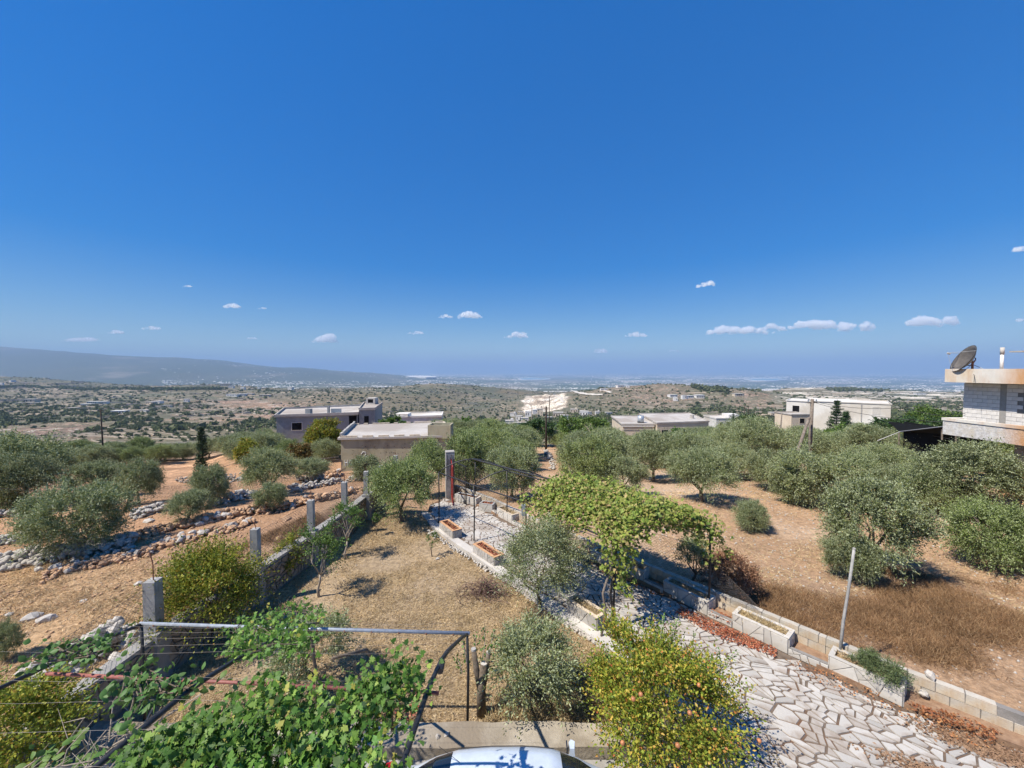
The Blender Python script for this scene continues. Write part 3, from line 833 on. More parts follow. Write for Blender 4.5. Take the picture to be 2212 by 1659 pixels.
LT = 'olive trees on the left terraces'
RT = 'olive trees in the grove right of the path'
olive(163, 1040, 1198, 205, 0, 'large dark olive tree standing behind the white rubble wall on the left', group=LT)
olive(58, 985, 1100, 118, 1, 'olive tree with forked bare trunk at the left edge behind the large dark olive', group=LT)
olive(300, 992, 1088, 100, 2, 'round olive tree on a straight stem in the middle of the left terrace', group=LT)
olive(206, 992, 1075, 105, 3, 'olive tree partly hidden behind the large dark olive on the left', group=LT)
olive(455, 1000, 1094, 92, 4, 'grey olive tree on the left terrace beside the white stone row', group=LT)
olive(410, 1063, 1130, 95, 5, 'low pale olive bush beside the left rubble bank', group=LT)
olive(582, 972, 1070, 118, 1, 'olive tree over the dark gap in the far stone wall', group=LT)
olive(585, 1042, 1104, 82, 2, 'low dark olive bush on the upper edge of the orange stone bank', group=LT)
olive(667, 988, 1040, 82, 3, 'small olive tree beside the round stone wall near the tan building', group=LT)
olive(790, 982, 1038, 82, 4, 'dark straggling olive bush in front of the tan building wall', group=LT)
olive(12, 1060, 1110, 60, 5, 'small yellowish olive at the left edge beside the forked trunk', True, group=LT)
olive(12, 1352, 1425, 62, 0, 'small grey olive bush on the field at the left edge above the arbor', group=LT)
olive(868, 985, 1128, 150, 3, 'large green olive tree left of the garden gate', True)
olive(925, 955, 1075, 110, 1, 'olive tree directly behind the gate pillar on its left', True)
olive(1010, 930, 1055, 140, 4, 'broad olive tree behind the wire screen beside the gate', True, group=RT)
olive(1105, 958, 1075, 130, 0, 'olive tree right of the far arbor arches', group=RT)
olive(1270, 945, 1062, 150, 2, 'big olive tree on the right side of the narrow dirt path', True, group=RT)
olive(1345, 990, 1075, 110, 5, 'bluish grey olive tree behind the fading vine canopy', group=RT)
olive(1410, 935, 1040, 120, 1, 'olive tree behind the vine canopy in the second row', group=RT)
olive(1515, 962, 1085, 140, 3, 'olive tree with visible forked trunk behind the vine tip', group=RT)
olive(1620, 1078, 1148, 84, 4, 'small round olive bush alone on the stony right field', group=RT)
olive(1745, 968, 1095, 165, 0, 'wide olive tree at the back edge of the right clearing', group=RT)
olive(1878, 1043, 1248, 205, 5, 'tallest silvery olive tree in the middle of the right field', group=RT)
olive(1838, 1150, 1255, 130, 2, 'low olive thicket at the foot of the tallest right tree', group=RT)
olive(2095, 958, 1105, 200, 1, 'dark green olive tree below the house balcony', group=RT)
olive(2140, 1078, 1228, 190, 4, 'bright green bushy olive at the right edge of the field', True, group=RT)
olive(1990, 1000, 1110, 130, 0, 'olive tree left of the dark green one under the house', group=RT)

for (u, a, b, w, k, lab) in ((1590, 958, 1036, 112, 0, 'olive tree behind and left of the small round bush on the right field'), (1665, 975, 1058, 118, 2, 'olive tree at the back of the clearing behind the small round bush'),
                             (1712, 1004, 1086, 100, 4, 'low olive tree on the right rim of the clearing'), (1850, 982, 1068, 130, 1, 'olive tree directly behind the tallest silvery olive'),
                             (1905, 955, 1040, 125, 3, 'olive tree between the tallest silvery olive and the shade net'), (1948, 1012, 1098, 130, 5, 'low spreading olive between the tallest olive and the dark green one'),
                             (1480, 940, 1040, 110, 5, 'olive tree in the row behind the forked trunk olive'), (2060, 1030, 1112, 110, 0, 'olive tree below and left of the dark green one')):
    olive(u, a, b, w, k, lab, group=RT)
# the two thin young olives in the garden: longer leaves, very open crowns
def sparse_olive(seed, rx, ry, rz, cz, lobes, twigs):
    P, D, C = crown_points(seed, rx, ry, rz, lobes=int(lobes * 1.5), twigs=int(twigs * 1.35), per=10, lobe_r=0.34, inner=0.25, up=0.8, open_=0.12, spread=0.7, tw=0.60)
    P[:, 2] += cz; C = C.copy(); C[:, 2] += cz
    k = P[:, 2] > 0.1
    return leaves_mesh('young_olive_crown', P[k], D[k], M['olive'], L=0.07, W=0.0125, seed=seed), limb_mesh('young_olive_trunk', M['bark'], C, 0.45, 0.05, seed, nlimb=5, ntwig=30, lean=.2, thin=0.8)
c1, t1 = sparse_olive(201, 1.4, 1.15, 1.15, 1.45, 70, 22)
put_tree('olive_tree', c1, t1, (0.85, 11.15, 0), 0.4, .9, .9, .9, 'open grey young olive tree leaning over the marble path', 'olive tree')
c1, t1 = sparse_olive(202, 1.05, 0.95, 0.95, 1.15, 60, 17)
put_tree('olive_tree', c1, t1, (0.42, 7.8, 0), 2.0, .92, .92, .78, 'thin young olive tree between the black pole and the pomegranate', 'olive tree')
c1, t1 = sparse_olive(203, 1.15, 0.75, 0.75, 0.95, 40, 16)
put_tree('olive_tree', c1, t1, (-4.4, 8.3, 0), 1.0, .85, .85, .8, 'sparse young olive behind the horizontal red pipe', 'olive tree')

# rows further off: real single trees filling both groves
def fill(n, uv_poly, Ymin, Ymax, label, group, seed, smin=0.95, smax=1.3, dist=3.3, bright=0.25, maxtry=6000, hs=1.0, zones=None):
    r = random.Random(seed); c = 0; tr = 0
    while c < n and tr < maxtry:
        tr += 1
        Y = Ymin + (Ymax - Ymin) * r.random() ** 0.8
        u = r.uniform(min(p[0] for p in uv_poly), max(p[0] for p in uv_poly))
        x = (u - CXP) / FPX * Y
        z = gz(x, Y)
        v = HOR + (CZ - z) / Y * FPX
        if not bool(inpoly(np.array([u]), np.array([v]), uv_poly)[0]): continue
        if (abs(u - 1738) < 80 and Y < 27.5) or (abs(u - 1184) < (62 if Y < 40 else 42) and Y < 57): continue
        if (585 < u < 745 and v < 985 and Y > 42) or (1335 < u < 1500 and v < 972 and Y > 50): continue
        if any(abs(x - bx) < hw + 1.5 and abs(Y - by) < hd + 1.5 for bx, by, hw, hd in KEEP): continue
        if any((x - t[0]) ** 2 + (Y - t[1]) ** 2 < (dist * 0.5 + t[2] * 0.55) ** 2 for t in TREES): continue
        k = r.randrange(6); crown, br, trk, W0, H0 = OL[k]
        s = r.uniform(smin, smax) * 0.92 * (0.72 if 560 < u < 745 else 1); TREES.append((x, Y, s * 2.1)); c += 1
        if zones:
            zl = [zz_ for zz_ in zones if u < zz_[0]][0][1]
            rw = 'front' if Y < 34 else ('middle' if Y < 48 else 'back')
            label = 'olive tree in the %s rows %s' % (rw, zl); group = '%s rows of olives %s' % (rw, zl)
        put_tree('olive_tree', br if r.random() < bright else crown, trk, (x, Y, z - 0.03), r.uniform(0, 6.28), s, s * r.uniform(.9, 1.1), s * r.uniform(0.82, 1.05) * hs, label, 'olive tree', group)
    return c
KEEP = [(-12.5, 44, 7, 8), (-37, 77, 11, 12), (31, 100, 16, 10), (69, 80, 9, 10), (26, 15, 6, 7), (0.8, 57, 2.2, 7), (24.5, 29, 3, 3)]
fill(110, [(-250, 960), (620, 938), (640, 1000), (560, 1010), (480, 990), (300, 1010), (120, 1020), (-250, 1070)], 22, 66, 'olive tree in the close rows at the back of the left grove', 'back rows of the left olive grove', 1, dist=3.9, smax=1.12, bright=.4, zones=[(200, 'at the far left of the view'), (330, 'around the tall black utility pole'), (480, 'around the slim pointed conifer'), (9999, 'left of the grey blue house')])
fill(14, [(600, 940), (735, 960), (735, 1000), (600, 990)], 32, 60, 'olive tree between the two flat roofed buildings', 'olive trees between the buildings', 2, dist=3.2)
fill(36, [(940, 930), (1165, 930), (1165, 1030), (940, 1000)], 27, 66, 'olive tree in the grove beyond the garden gate', 'olive trees beyond the gate', 3, bright=0.5)
fill(170, [(1205, 930), (2400, 925), (2400, 1010), (1900, 1020), (1830, 1045), (1700, 1020), (1560, 1015), (1205, 1030)], 23, 70, 'olive tree in the dense rows of the right grove', 'dense rows of the right olive grove', 4, smin=.85, smax=1.15, dist=2.9, maxtry=15000, hs=0.95, zones=[(1340, 'right of the dirt path and fig tree'), (1530, 'before the wide tan flat roofed building'), (1720, 'below the pair of thin poles'), (1890, 'before the long whitewashed building'), (9999, 'left of and below the right hand house')])
for (x, y, s, k) in ((-27, 20, 1.1, 0), (-24, 13, 1.0, 2), (27, 9, 1.1, 1), (19.5, 10.2, 1.05, 3), (-18.5, 9.5, .9, 4)):
    cr, br, tk, W0, H0 = OL[k]
    put_tree('olive_tree', cr, tk, (x, y, gz(x, y)), x, s, s, s, 'olive tree standing out at the side of the groves', 'olive tree', 'outlying olive trees')

# other trees and shrubs, one at a time
def bush(name, label, cat, u, vtop, vbase, w, mat, seed, Y=None, lobes=60, twigs=30, per=8, L=0.09, W=0.03, inner=0.4, up=0.3, stem=0.25, r0=0.06, barkm='bark', open_=0.1, spread=0.8, tw=0.42, crown='crown', squash=1.0, depth=1.0, limbs=5, sink=0.0, ntwig=14):
    g = ground(u, vbase) if Y is None else aty(u, 800, Y)
    if Y is not None: g.z = gz(g.x, g.y)
    top = aty(u, vtop, g.y)
    H = top.z - g.z; rx = w / FPX * g.y / 2
    rz = H * (1 - stem) / 2 * squash
    P, D, C = crown_points(seed, rx, rx * depth, rz, lobes=lobes, twigs=twigs, per=per, lobe_r=0.3, inner=inner, up=up, open_=open_, spread=spread, tw=tw)
    cz = H - rz * 0.97
    P[:, 2] += cz; C = C.copy(); C[:, 2] += cz
    k = P[:, 2] > 0.04
    me = leaves_mesh(name + '_crown', P[k], D[k], M[mat], L=L, W=W, seed=seed)
    tr = limb_mesh(name + '_trunk', M[barkm], C, max(0.12, H * stem), r0, seed, nlimb=limbs, ntwig=ntwig)
    return put_tree(name, me, tr, (g.x, g.y, g.z - sink), 0, 1, 1, 1, label, cat, crown_name=crown)

bush('shrub', 'tall yellow green shrub leaning over the left fence wall behind a post', 'shrub', 440, 1188, 1372, 182, 'yellow_leaf', 301, Y=9.6, lobes=90, twigs=30, per=9, L=0.058, W=0.019, inner=0.3, up=0.9, stem=0.10, r0=0.05, spread=0.6, tw=.75, open_=0.26)
bush('pomegranate_tree', 'yellow green pomegranate tree with orange fruit beside the marble path', 'pomegranate tree', 1436, 1392, 1640, 345, 'pom_leaf', 302, Y=6.75, lobes=120, twigs=34, per=9, L=0.056, W=0.0165, inner=0.35, up=0.7, stem=0.04, r0=0.05, spread=0.6, tw=.62, open_=0.30, barkm='pale_bark', limbs=7, ntwig=40)
POM = bpy.context.scene.objects[-3] if False else [o for o in COL.objects if o.name.startswith('pomegranate_tree')][0]
fr = MB()
bmf = bmesh.new(); bmesh.ops.create_icosphere(bmf, subdivisions=2, radius=0.036)
for v in bmf.verts:
    if v.co.z > 0.036: v.co.z += 0.014
mef = bpy.data.meshes.new('fruit'); bmf.to_mesh(mef); bmf.free(); mef.materials.append(M['fruit'])
for p in mef.polygons: p.use_smooth = True
for (u, v, yy) in ((1384, 1500, 5.75), (1368, 1510, 5.7), (1490, 1540, 5.55), (1464, 1610, 5.35), (1545, 1577, 5.75), (1410, 1408, 7.0), (1420, 1455, 6.2), (1402, 1418, 6.9), (1510, 1480, 6.1), (1640, 1600, 6.0), (1345, 1605, 5.6)):
    p = aty(u, v, yy) - POM.location
    obj('fruit', mef, POM, loc=p, rot=(random.random() * 6, random.random() * 6, 0))
# upright leader shoots of the pomegranate
def shoots(parent, name, mat, bases, L, W, seed, per=70):
    r = np.random.default_rng(seed); P = []; D = []; mb = MB()
    for (b, t) in bases:
        b = np.array(b); t = np.array(t); k = np.linspace(0, 1, per)[:, None]
        pts = b + (t - b) * k + r.normal(size=(per, 3)) * 0.03
        P.append(pts); D.append(unit(t - b) * 0.5 + r.normal(size=(per, 3)) * 0.7)
        mb.tube([b, (b + t) / 2 + r.normal(size=3) * 0.02, t], [0.012, 0.009, 0.004], 5)
    o = obj(name, leaves_mesh(name, np.concatenate(P), np.concatenate(D), M[mat], L=L, W=W, seed=seed), parent)
    mb.build('stem', M['pale_bark'], parent)
    return o
lo = POM.location
shoots(POM, 'shoot_leaves', 'green_leaf', [((0.0 + a, b, 1.3), (0.15 + a * 1.4, b + c, 2.35 - abs(a) * .6)) for a, b, c in ((0, 0.1, .2), (.15, .2, .1), (-.12, .1, 0), (.4, .1, .1), (.6, -.1, 0), (-.5, 0, 0), (.25, .3, .2), (.05, .3, .15), (-.8, .1, 0), (.9, .1, 0))], 0.05, 0.014, 5, 90)
shoots(POM, 'drying_leaves', 'brown_leaf', [((1.0, -0.2, 1.1), (1.75, -0.3, 1.0)), ((1.1, -0.4, .9), (1.7, -0.6, .55)), ((1.0, 0.1, 1.2), (1.6, 0.25, 1.1)), ((.9, -.3, .8), (1.5, -.5, .3))], 0.04, 0.012, 6, 60)

for (u, vt, vb, w, sd, lab) in ((690, 1130, 1290, 95, 311, 'bare stemmed young fruit tree with thin leaves by the left wall'), (748, 1085, 1208, 70, 312, 'leafy young fruit tree behind the bare stemmed one'),
                                (625, 1160, 1250, 60, 313, 'small yellowing shrub at the foot of the left wall')):
    bush('fruit_tree' if sd < 313 else 'shrub', lab, 'fruit tree' if sd < 313 else 'shrub', u, vt, vb, w, 'green_leaf' if sd < 313 else 'yellow_leaf', sd, lobes=34, twigs=12, per=7, L=0.06, W=0.018, inner=0.25, up=0.7, stem=0.32 if sd < 313 else .12, r0=0.035, barkm='pale_bark', open_=0.15, tw=.7, limbs=6, ntwig=22)
for (u, vt, vb, w, sd, lab) in ((935, 1150, 1203, 28, 314, 'tiny sapling beside the first marble planter'), (815, 1105, 1158, 14, 315, 'thin bare sapling near the far end of the dry garden'),
                                (683, 1352, 1420, 16, 316, 'thin stick sapling behind the galvanised pipe')):
    bush('sapling', lab, 'sapling', u, vt, vb, w, 'green_leaf', sd, lobes=12, twigs=6, per=5, L=0.07, W=0.014, inner=0.2, up=0.9, stem=0.4, r0=0.018, barkm='bark', open_=0.0, tw=.7, limbs=3, ntwig=5)
bush('shrub', 'dry dark shrub caught behind the sagging chain link fence', 'shrub', 1580, 1195, 1300, 130, 'brown_weed', 317, Y=11.8, lobes=60, twigs=26, per=8, L=0.07, W=0.010, inner=0.2, up=0.6, stem=0.08, r0=0.04, open_=0.1, tw=.7)
bush('shrub', 'grey green shrub behind the dark arbor post on the right wall', 'shrub', 1505, 1150, 1235, 60, 'olive', 318, Y=12.4, lobes=36, twigs=18, per=8, L=0.06, W=0.014, inner=0.2, stem=0.2, r0=0.04, open_=0.1, tw=.6)
bush('tree', 'tall yellow green tree in front of the grey blue building', 'tree', 695, 908, 990, 74, 'yellow_leaf', 320, Y=47, lobes=80, twigs=30, per=7, L=0.2, W=0.06, inner=0.4, up=0.7, stem=0.12, r0=0.12)
bush('tree', 'rust brown shrub below the tall yellow green tree', 'shrub', 645, 958, 1004, 50, 'brown_leaf', 321, Y=38, lobes=60, twigs=24, per=7, L=0.16, W=0.05, stem=0.1, r0=0.1)
bush('tree', 'yellowish shrub among the left olives', 'shrub', 532, 950, 1004, 46, 'yellow_leaf', 322, Y=42, lobes=50, twigs=24, per=7, L=0.16, W=0.05, stem=0.1, r0=0.1)
bush('fig_tree', 'broad green fig tree with bare grey branches beside the dirt path', 'fig tree', 1268, 897, 965, 140, 'green_leaf', 323, Y=51, lobes=80, twigs=26, per=7, L=0.22, W=0.08, stem=0.15, r0=0.2, barkm='pale_bark', open_=.3, ntwig=40)
bush('fig_tree', 'dark green fig tree behind the black utility pole', 'fig tree', 1160, 905, 962, 75, 'dark_leaf', 324, Y=60, lobes=70, twigs=26, per=7, L=0.22, W=0.08, stem=0.2, r0=0.15, barkm='pale_bark')
bush('carob_tree', 'dark round tree beyond the gate right of the tan building', 'carob tree', 1045, 905, 940, 54, 'dark_leaf', 325, Y=72, lobes=60, twigs=24, per=7, L=0.25, W=0.1, stem=0.1, r0=0.2)
bush('carob_tree', 'bright dark tree beside the round dark tree beyond the gate', 'carob tree', 1002, 900, 940, 44, 'green_leaf', 326, Y=75, lobes=60, twigs=24, per=7, L=0.25, W=0.1, stem=0.1, r0=0.2)
bush('carob_tree', 'wide flat dark carob tree left of the right hand house', 'carob tree', 1960, 901, 952, 160, 'dark_leaf', 327, Y=45, lobes=120, twigs=30, per=7, L=0.2, W=0.07, stem=0.12, r0=0.25, depth=.7)
bush('tree', 'light green tree crown behind the flat dark carob tree', 'tree', 2030, 884, 935, 100, 'green_leaf', 328, Y=58, lobes=90, twigs=28, per=7, L=0.25, W=0.09, stem=0.12, r0=0.25)
bush('lemon_tree', 'bright green lemon tree among the right grove olives', 'lemon tree', 1808, 922, 966, 66, 'green_leaf', 329, Y=46, lobes=60, twigs=26, per=7, L=0.16, W=0.07, stem=0.1, r0=0.12)
bush('tree', 'bright green low tree in front of the block roofed building', 'tree', 1480, 925, 955, 58, 'green_leaf', 330, Y=66, lobes=60, twigs=24, per=7, L=0.22, W=0.09, stem=0.1, r0=0.15)
bush('carob_tree', 'dark green tree row below the pair of thin poles', 'carob tree', 1615, 898, 925, 90, 'dark_leaf', 331, Y=100, lobes=80, twigs=24, per=6, L=0.35, W=0.14, stem=0.1, r0=0.2)
bush('shrub', 'green shrub hugging the roof edge behind the tan building', 'shrub', 850, 903, 935, 120, 'green_leaf', 332, Y=62, lobes=70, twigs=20, per=6, L=0.25, W=0.1, stem=0.1, r0=0.1, depth=.4)

# rosemary spilling out of its planter
P, D, C = crown_points(340, 0.62, 0.30, 0.30, lobes=40, twigs=30, per=8, lobe_r=0.5, inner=0.3, up=0.6, open_=0)
P[:, 2] += 0.16; kk = P[:, 2] > 0.0
ro = obj('rosemary_bush', leaves_mesh('rosemary_bush', P[kk], D[kk], M['rosemary'], L=0.035, W=0.006, seed=3), None, loc=(7.90, 8.0, 0.34), rot=(0, 0, math.radians(-52)))
tag(ro, 'low green rosemary bush spilling over the right marble planter', 'bush')

# conifers
def conifer(u, vtop, Y, w, label, name='cypress_tree', seed=1, tiers=16):
    g = aty(u, 800, Y); g.z = gz(g.x, g.y)
    H = aty(u, vtop, Y).z - g.z; R = w / FPX * Y / 2
    r = np.random.default_rng(seed); P = []; D = []; mb = MB()
    mb.tube([(0, 0, -0.2), (0.05, 0, H * 0.5), (0, 0, H * 0.97)], [0.14, 0.09, 0.02], 6)
    for i in range(tiers):
        f = i / tiers
        z = H * (0.10 + 0.86 * f); rad = R * (1 - f) ** 0.8 * 1.05 + 0.08
        nb = 9
        for b_ in range(nb):
            a = r.uniform(0, 6.28); ln = rad * r.uniform(0.55, 1.15)
            e = np.array([math.cos(a) * ln, math.sin(a) * ln, z + ln * 0.30 * r.uniform(0.3, 1.4)])
            mb.tube([(0, 0, z), (e[0] * .6, e[1] * .6, z + ln * .08), e], [0.03, 0.02, 0.008], 4)
            k = r.uniform(0.15, 1, 60)[:, None]
            pts = np.array([0, 0, z]) + (e - np.array([0, 0, z])) * k + r.normal(size=(60, 3)) * np.array([.09, .09, .07])
            P.append(pts); D.append(unit(e - np.array([0, 0, z])) * 0.8 + r.normal(size=(60, 3)) * 0.6)
    t = empty(name, (g.x, g.y, g.z), 0, label, 'conifer')
    mb.build('trunk', M['bark'], t)
    obj('crown', leaves_mesh('conifer_crown', np.concatenate(P), np.concatenate(D), M['needle'], L=0.17, W=0.035, seed=seed), t)
conifer(1810, 858, 60, 46, 'taller pointed conifer in front of the long white building', seed=1)
conifer(1831, 884, 59, 36, 'shorter conifer right beside the taller one at the white building', seed=2)
conifer(431, 916, 50, 24, 'slim pointed conifer rising over the left olives', seed=3)
conifer(1586, 880, 118, 9, 'narrow dark cypress right of the small white house', seed=4)
conifer(1716, 934, 58, 20, 'small light conifer top beside the leaning strut pole', seed=5, tiers=10)

# ------------------------------------------------------------------ distant scrub: thousands of small bushes on the slopes (nobody could count them)
def contour_points(n, Y0, Y1, u0, u1, seed, step=7.0, ns=7, keep=None):
    """short runs of points that follow the slope's contours"""
    r = np.random.default_rng(seed)
    Y = np.exp(r.uniform(math.log(Y0), math.log(Y1), n * 2)); u = r.uniform(u0, u1, n * 2)
    x = (u - CXP) / FPX * Y
    k = keep(x, Y, u, r) if keep else np.ones(len(x), bool)
    x = x[k][:n]; Y = Y[k][:n]
    st = step * (0.6 + np.minimum(Y, 2500) / 1100.0)
    pts = [np.stack([x, Y], -1)]
    sg = np.where(r.uniform(0, 1, len(x)) < .5, 1, -1)
    for _ in range(ns - 1):
        e = 6 + Y * 0.012
        gx_ = (zt(x + e, Y) - zt(x - e, Y)) / (2 * e); gy_ = (zt(x, Y + e) - zt(x, Y - e)) / (2 * e) + 0.02
        l = np.hypot(gx_, gy_) + 1e-6; tx, ty = gy_ / l * sg, -gx_ / l * sg
        x = x + tx * st; Y = Y + ty * st; pts.append(np.stack([x, Y], -1))
    return np.stack(pts, 1)            # (n, ns, 2)
def ribbons(name, label, C, wid, hgt, mat, kind='stuff', jit=0.0, seed=0):
    r = np.random.default_rng(seed)
    n, ns, _ = C.shape
    d = np.gradient(C, axis=1); d /= np.linalg.norm(d, axis=2, keepdims=True) + 1e-9
    nn = np.stack([-d[..., 1], d[..., 0]], -1)
    dist = np.linalg.norm(C[:, :1], axis=2, keepdims=True)
    w = wid * (0.5 + dist / 900.0) * r.uniform(.6, 1.4, (n, ns, 1)); h = hgt * (0.6 + dist / 1400.0) * r.uniform(.5, 1.3, (n, ns, 1))
    Cj = C + nn * r.normal(size=(n, ns, 1)) * jit
    z = zt(C[..., 0], C[..., 1])[..., None]
    L1 = np.concatenate([Cj - nn * w, z - 1.0], -1); T1 = np.concatenate([Cj - nn * w * .6, z + h], -1); T2 = np.concatenate([Cj + nn * w * .6, z + h], -1); L2 = np.concatenate([Cj + nn * w, z - 1.0], -1)
    V = np.stack([L1, T1, T2, L2], 2)                     # n, ns, 4, 3
    F = []
    base = (np.arange(n) * ns * 4)[:, None]
    for j in range(ns - 1):
        for k in range(3):
            a = j * 4 + k
            F.append(np.stack([base[:, 0] + a, base[:, 0] + a + 4, base[:, 0] + a + 5, base[:, 0] + a + 1], -1))
    F = np.concatenate(F)
    me = np_mesh(name, V.reshape(-1, 3), F, mat)
    return tag(obj(name, me), label, 'terraces' if kind == 'stuff' else None, kind=kind)
M['bank'] = rough('pale_stone_bank', (0.20, 0.165, 0.125), (0.36, 0.31, 0.245), 0.12, bump=0, island=0.3)
M['white_bank'] = rough('white_marl_bank', (0.46, 0.42, 0.36), (0.60, 0.56, 0.49), 0.1, bump=0, island=0.15)
def kA(x, Y, u, r):
    vv_ = HOR + (CZ - zt(x, Y)) / Y * FPX
    return (fbm(x / 130, Y / 130, 81, 3) + r.uniform(-.12, .12, len(x)) > 0.46) & ~((np.abs(u - 1178) < 60) & (Y > 850) & (Y < 1500)) & (Y > 95)
CT = contour_points(3600, 95, 2300, -500, 2800, 5, keep=kA)
ribbons('terrace_banks', 'pale dry stone terrace banks following the contours of the slopes', CT, 0.75, 1.1, M['bank'], jit=0.6)
def kB(x, Y, u, r): return (fbm(x / 160, Y / 160, 85, 3) > 0.40)
CW = contour_points(230, 900, 2300, 1640, 2260, 6, step=9.0, ns=8, keep=kB)
ribbons('orchard_banks', 'white marl banks between orchard rows on the right hand hills', CW, 1.1, 0.8, M['white_bank'], jit=1.0)
def scrub_field(name, n, Y0, Y1, r0, r1, tri, seed, u0=-500, u1=2800, size=0.5):
    r = np.random.default_rng(seed)
    Y = np.exp(r.uniform(math.log(Y0), math.log(Y1), n * 3)); u = r.uniform(u0, u1, n * 3)
    x = (u - CXP) / FPX * Y
    z = zt(x, Y)
    dens = fbm(x / 60, Y / 60, 71, 4)
    vv_ = HOR + (CZ - z) / Y * FPX
    soil = np.exp(-((u - 520) / 180) ** 2) * ((vv_ > 858) & (vv_ < 915)) + 0.8 * np.exp(-((u - 120) / 190) ** 2) * (vv_ > 912) + 0.9 * ((u > 1650) & (Y > 900))
    qm = (np.abs(u - 1178) < 62) & (Y > 850) & (Y < 1500)
    keep = (dens + r.uniform(-.15, .15, n * 3) - soil * .22 > 0.47) & ~qm
    # orchard rows: snap part of the bushes to a grid
    x = x[keep][:n]; Y = Y[keep][:n]
    snap = fbm(x / 200, Y / 200, 73, 2) > 0.5
    gx_ = np.round(x / 9) * 9 + r.normal(size=len(x)) * 0.8; gy_ = np.round(Y / 9) * 9 + r.normal(size=len(x)) * 0.8
    x = np.where(snap, gx_, x); Y = np.where(snap, gy_, Y)
    rowp = CT[(CT[:, 0, 1] > Y0 * .8) & (CT[:, 0, 1] < Y1)].reshape(-1, 2)
    if len(rowp) > 50:
        q = rowp[r.integers(0, len(rowp), n // 2)] + r.normal(size=(n // 2, 2)) * np.array([3.0, 2.0]) + np.array([0, 2.5])
        q = q[q[:, 1] > Y0 * .9]
        x = np.concatenate([x[:n // 2 + 1], q[:, 0]]); Y = np.concatenate([Y[:n // 2 + 1], q[:, 1]])
    z = zt(x, Y); m = len(x)
    rad = r.uniform(r0, r1, m) * (1 + 0.6 * (r.uniform(0, 1, m) > 0.93))
    k = tri
    d = unit(r.normal(size=(m, k, 3))); d[:, :, 2] = np.abs(d[:, :, 2]) * 0.9 - 0.15
    c = np.stack([x, Y, z + rad * 0.35], -1)[:, None, :] + d * rad[:, None, None] * r.uniform(0.45, 1.0, (m, k, 1)) * np.array([1, 1, 0.8])
    t1 = unit(r.normal(size=(m, k, 3))); t2 = unit(np.cross(t1, d + 0.3 * r.normal(size=(m, k, 3))))
    s = rad[:, None, None] * size * r.uniform(0.6, 1.2, (m, k, 1))
    V = np.stack([c + t1 * s, c - t1 * s * .6 + t2 * s * .9, c - t1 * s * .6 - t2 * s * .9], 2).reshape(-1, 3)
    me = np_mesh(name, V, np.arange(m * k * 3).reshape(-1, 3), M['scrub'])
    return tag(obj(name, me), 'scattered dark green scrub and orchard trees on the valley slopes', 'scrub', kind='stuff')
scrub_field('hillside_scrub', 11000, 82, 560, 0.8, 2.0, 30, 1, size=0.5)
scrub_field('far_hillside_scrub', 18000, 420, 2600, 1.6, 3.6, 12, 2, size=0.8)
# ------------------------------------------------------------------ polygons that fit together like broken marble
def poly_area(p):
    return 0.5 * sum(p[i][0] * p[(i + 1) % len(p)][1] - p[(i + 1) % len(p)][0] * p[i][1] for i in range(len(p)))
def split_poly(p, c, n):
    """cut polygon p by the line through c with normal n"""
    d = [(q[0] - c[0]) * n[0] + (q[1] - c[1]) * n[1] for q in p]
    A, B = [], []
    for i in range(len(p)):
        j = (i + 1) % len(p)
        if d[i] >= 0: A.append(p[i])
        if d[i] <= 0: B.append(p[i])
        if d[i] * d[j] < 0:
            t = d[i] / (d[i] - d[j]); q = (p[i][0] + (p[j][0] - p[i][0]) * t, p[i][1] + (p[j][1] - p[i][1]) * t)
            A.append(q); B.append(q)
    return A, B
def inset_poly(p, g):
    """move every edge of a convex ccw polygon inwards by g"""
    if poly_area(p) < 0: p = p[::-1]
    out = p
    n = len(p)
    for i in range(n):
        a, b = p[i], p[(i + 1) % n]
        dx, dy = b[0] - a[0], b[1] - a[1]; l = math.hypot(dx, dy)
        if l < 1e-6: continue
        nx, ny = -dy / l, dx / l
        out, _ = split_poly(out, (a[0] + nx * g, a[1] + ny * g), (nx, ny))
        if len(out) < 3: return None
    # weld tiny edges
    res = []
    for q in out:
        if not res or math.hypot(q[0] - res[-1][0], q[1] - res[-1][1]) > 0.012: res.append(q)
    return res if len(res) >= 3 and abs(poly_area(res)) > 0.0015 else None
def shards(p, target, gap, r, elong=1.0, skip=0.0):
    """recursive random cuts; gives the wedge and sliver shapes of crazy paving"""
    out = []
    stack = [p]
    while stack:
        q = stack.pop()
        a = abs(poly_area(q))
        if a < target * r.choice([0.35, 0.6, 0.9, 1.2, 1.7, 2.2]):
            k = inset_poly(q, gap * r.uniform(0.7, 1.5))
            if k and r.random() > skip: out.append(k)
            continue
        cx = sum(t[0] for t in q) / len(q); cy_ = sum(t[1] for t in q) / len(q)
        # cut roughly across the longest direction
        best = max(((q[i][0] - q[j][0]) ** 2 + (q[i][1] - q[j][1]) ** 2, i, j) for i in range(len(q)) for j in range(i))
        dx = q[best[1]][0] - q[best[2]][0]; dy = q[best[1]][1] - q[best[2]][1]
        ang = math.atan2(dy, dx) + r.gauss(0, 0.55 * elong)
        s = math.sqrt(a) * 0.16
        A, B = split_poly(q, (cx + r.uniform(-s, s), cy_ + r.uniform(-s, s)), (math.cos(ang), math.sin(ang)))
        if len(A) < 3 or len(B) < 3: out.append(q); continue
        stack += [A, B]
    return out
def clip_convex(p, poly):
    """clip p by the half planes of a convex ccw polygon"""
    for i in range(len(poly)):
        a, b = poly[i], poly[(i + 1) % len(poly)]
        n = (-(b[1] - a[1]), b[0] - a[0])
        p, _ = split_poly(p, a, n)
        if len(p) < 3: return None
    return p
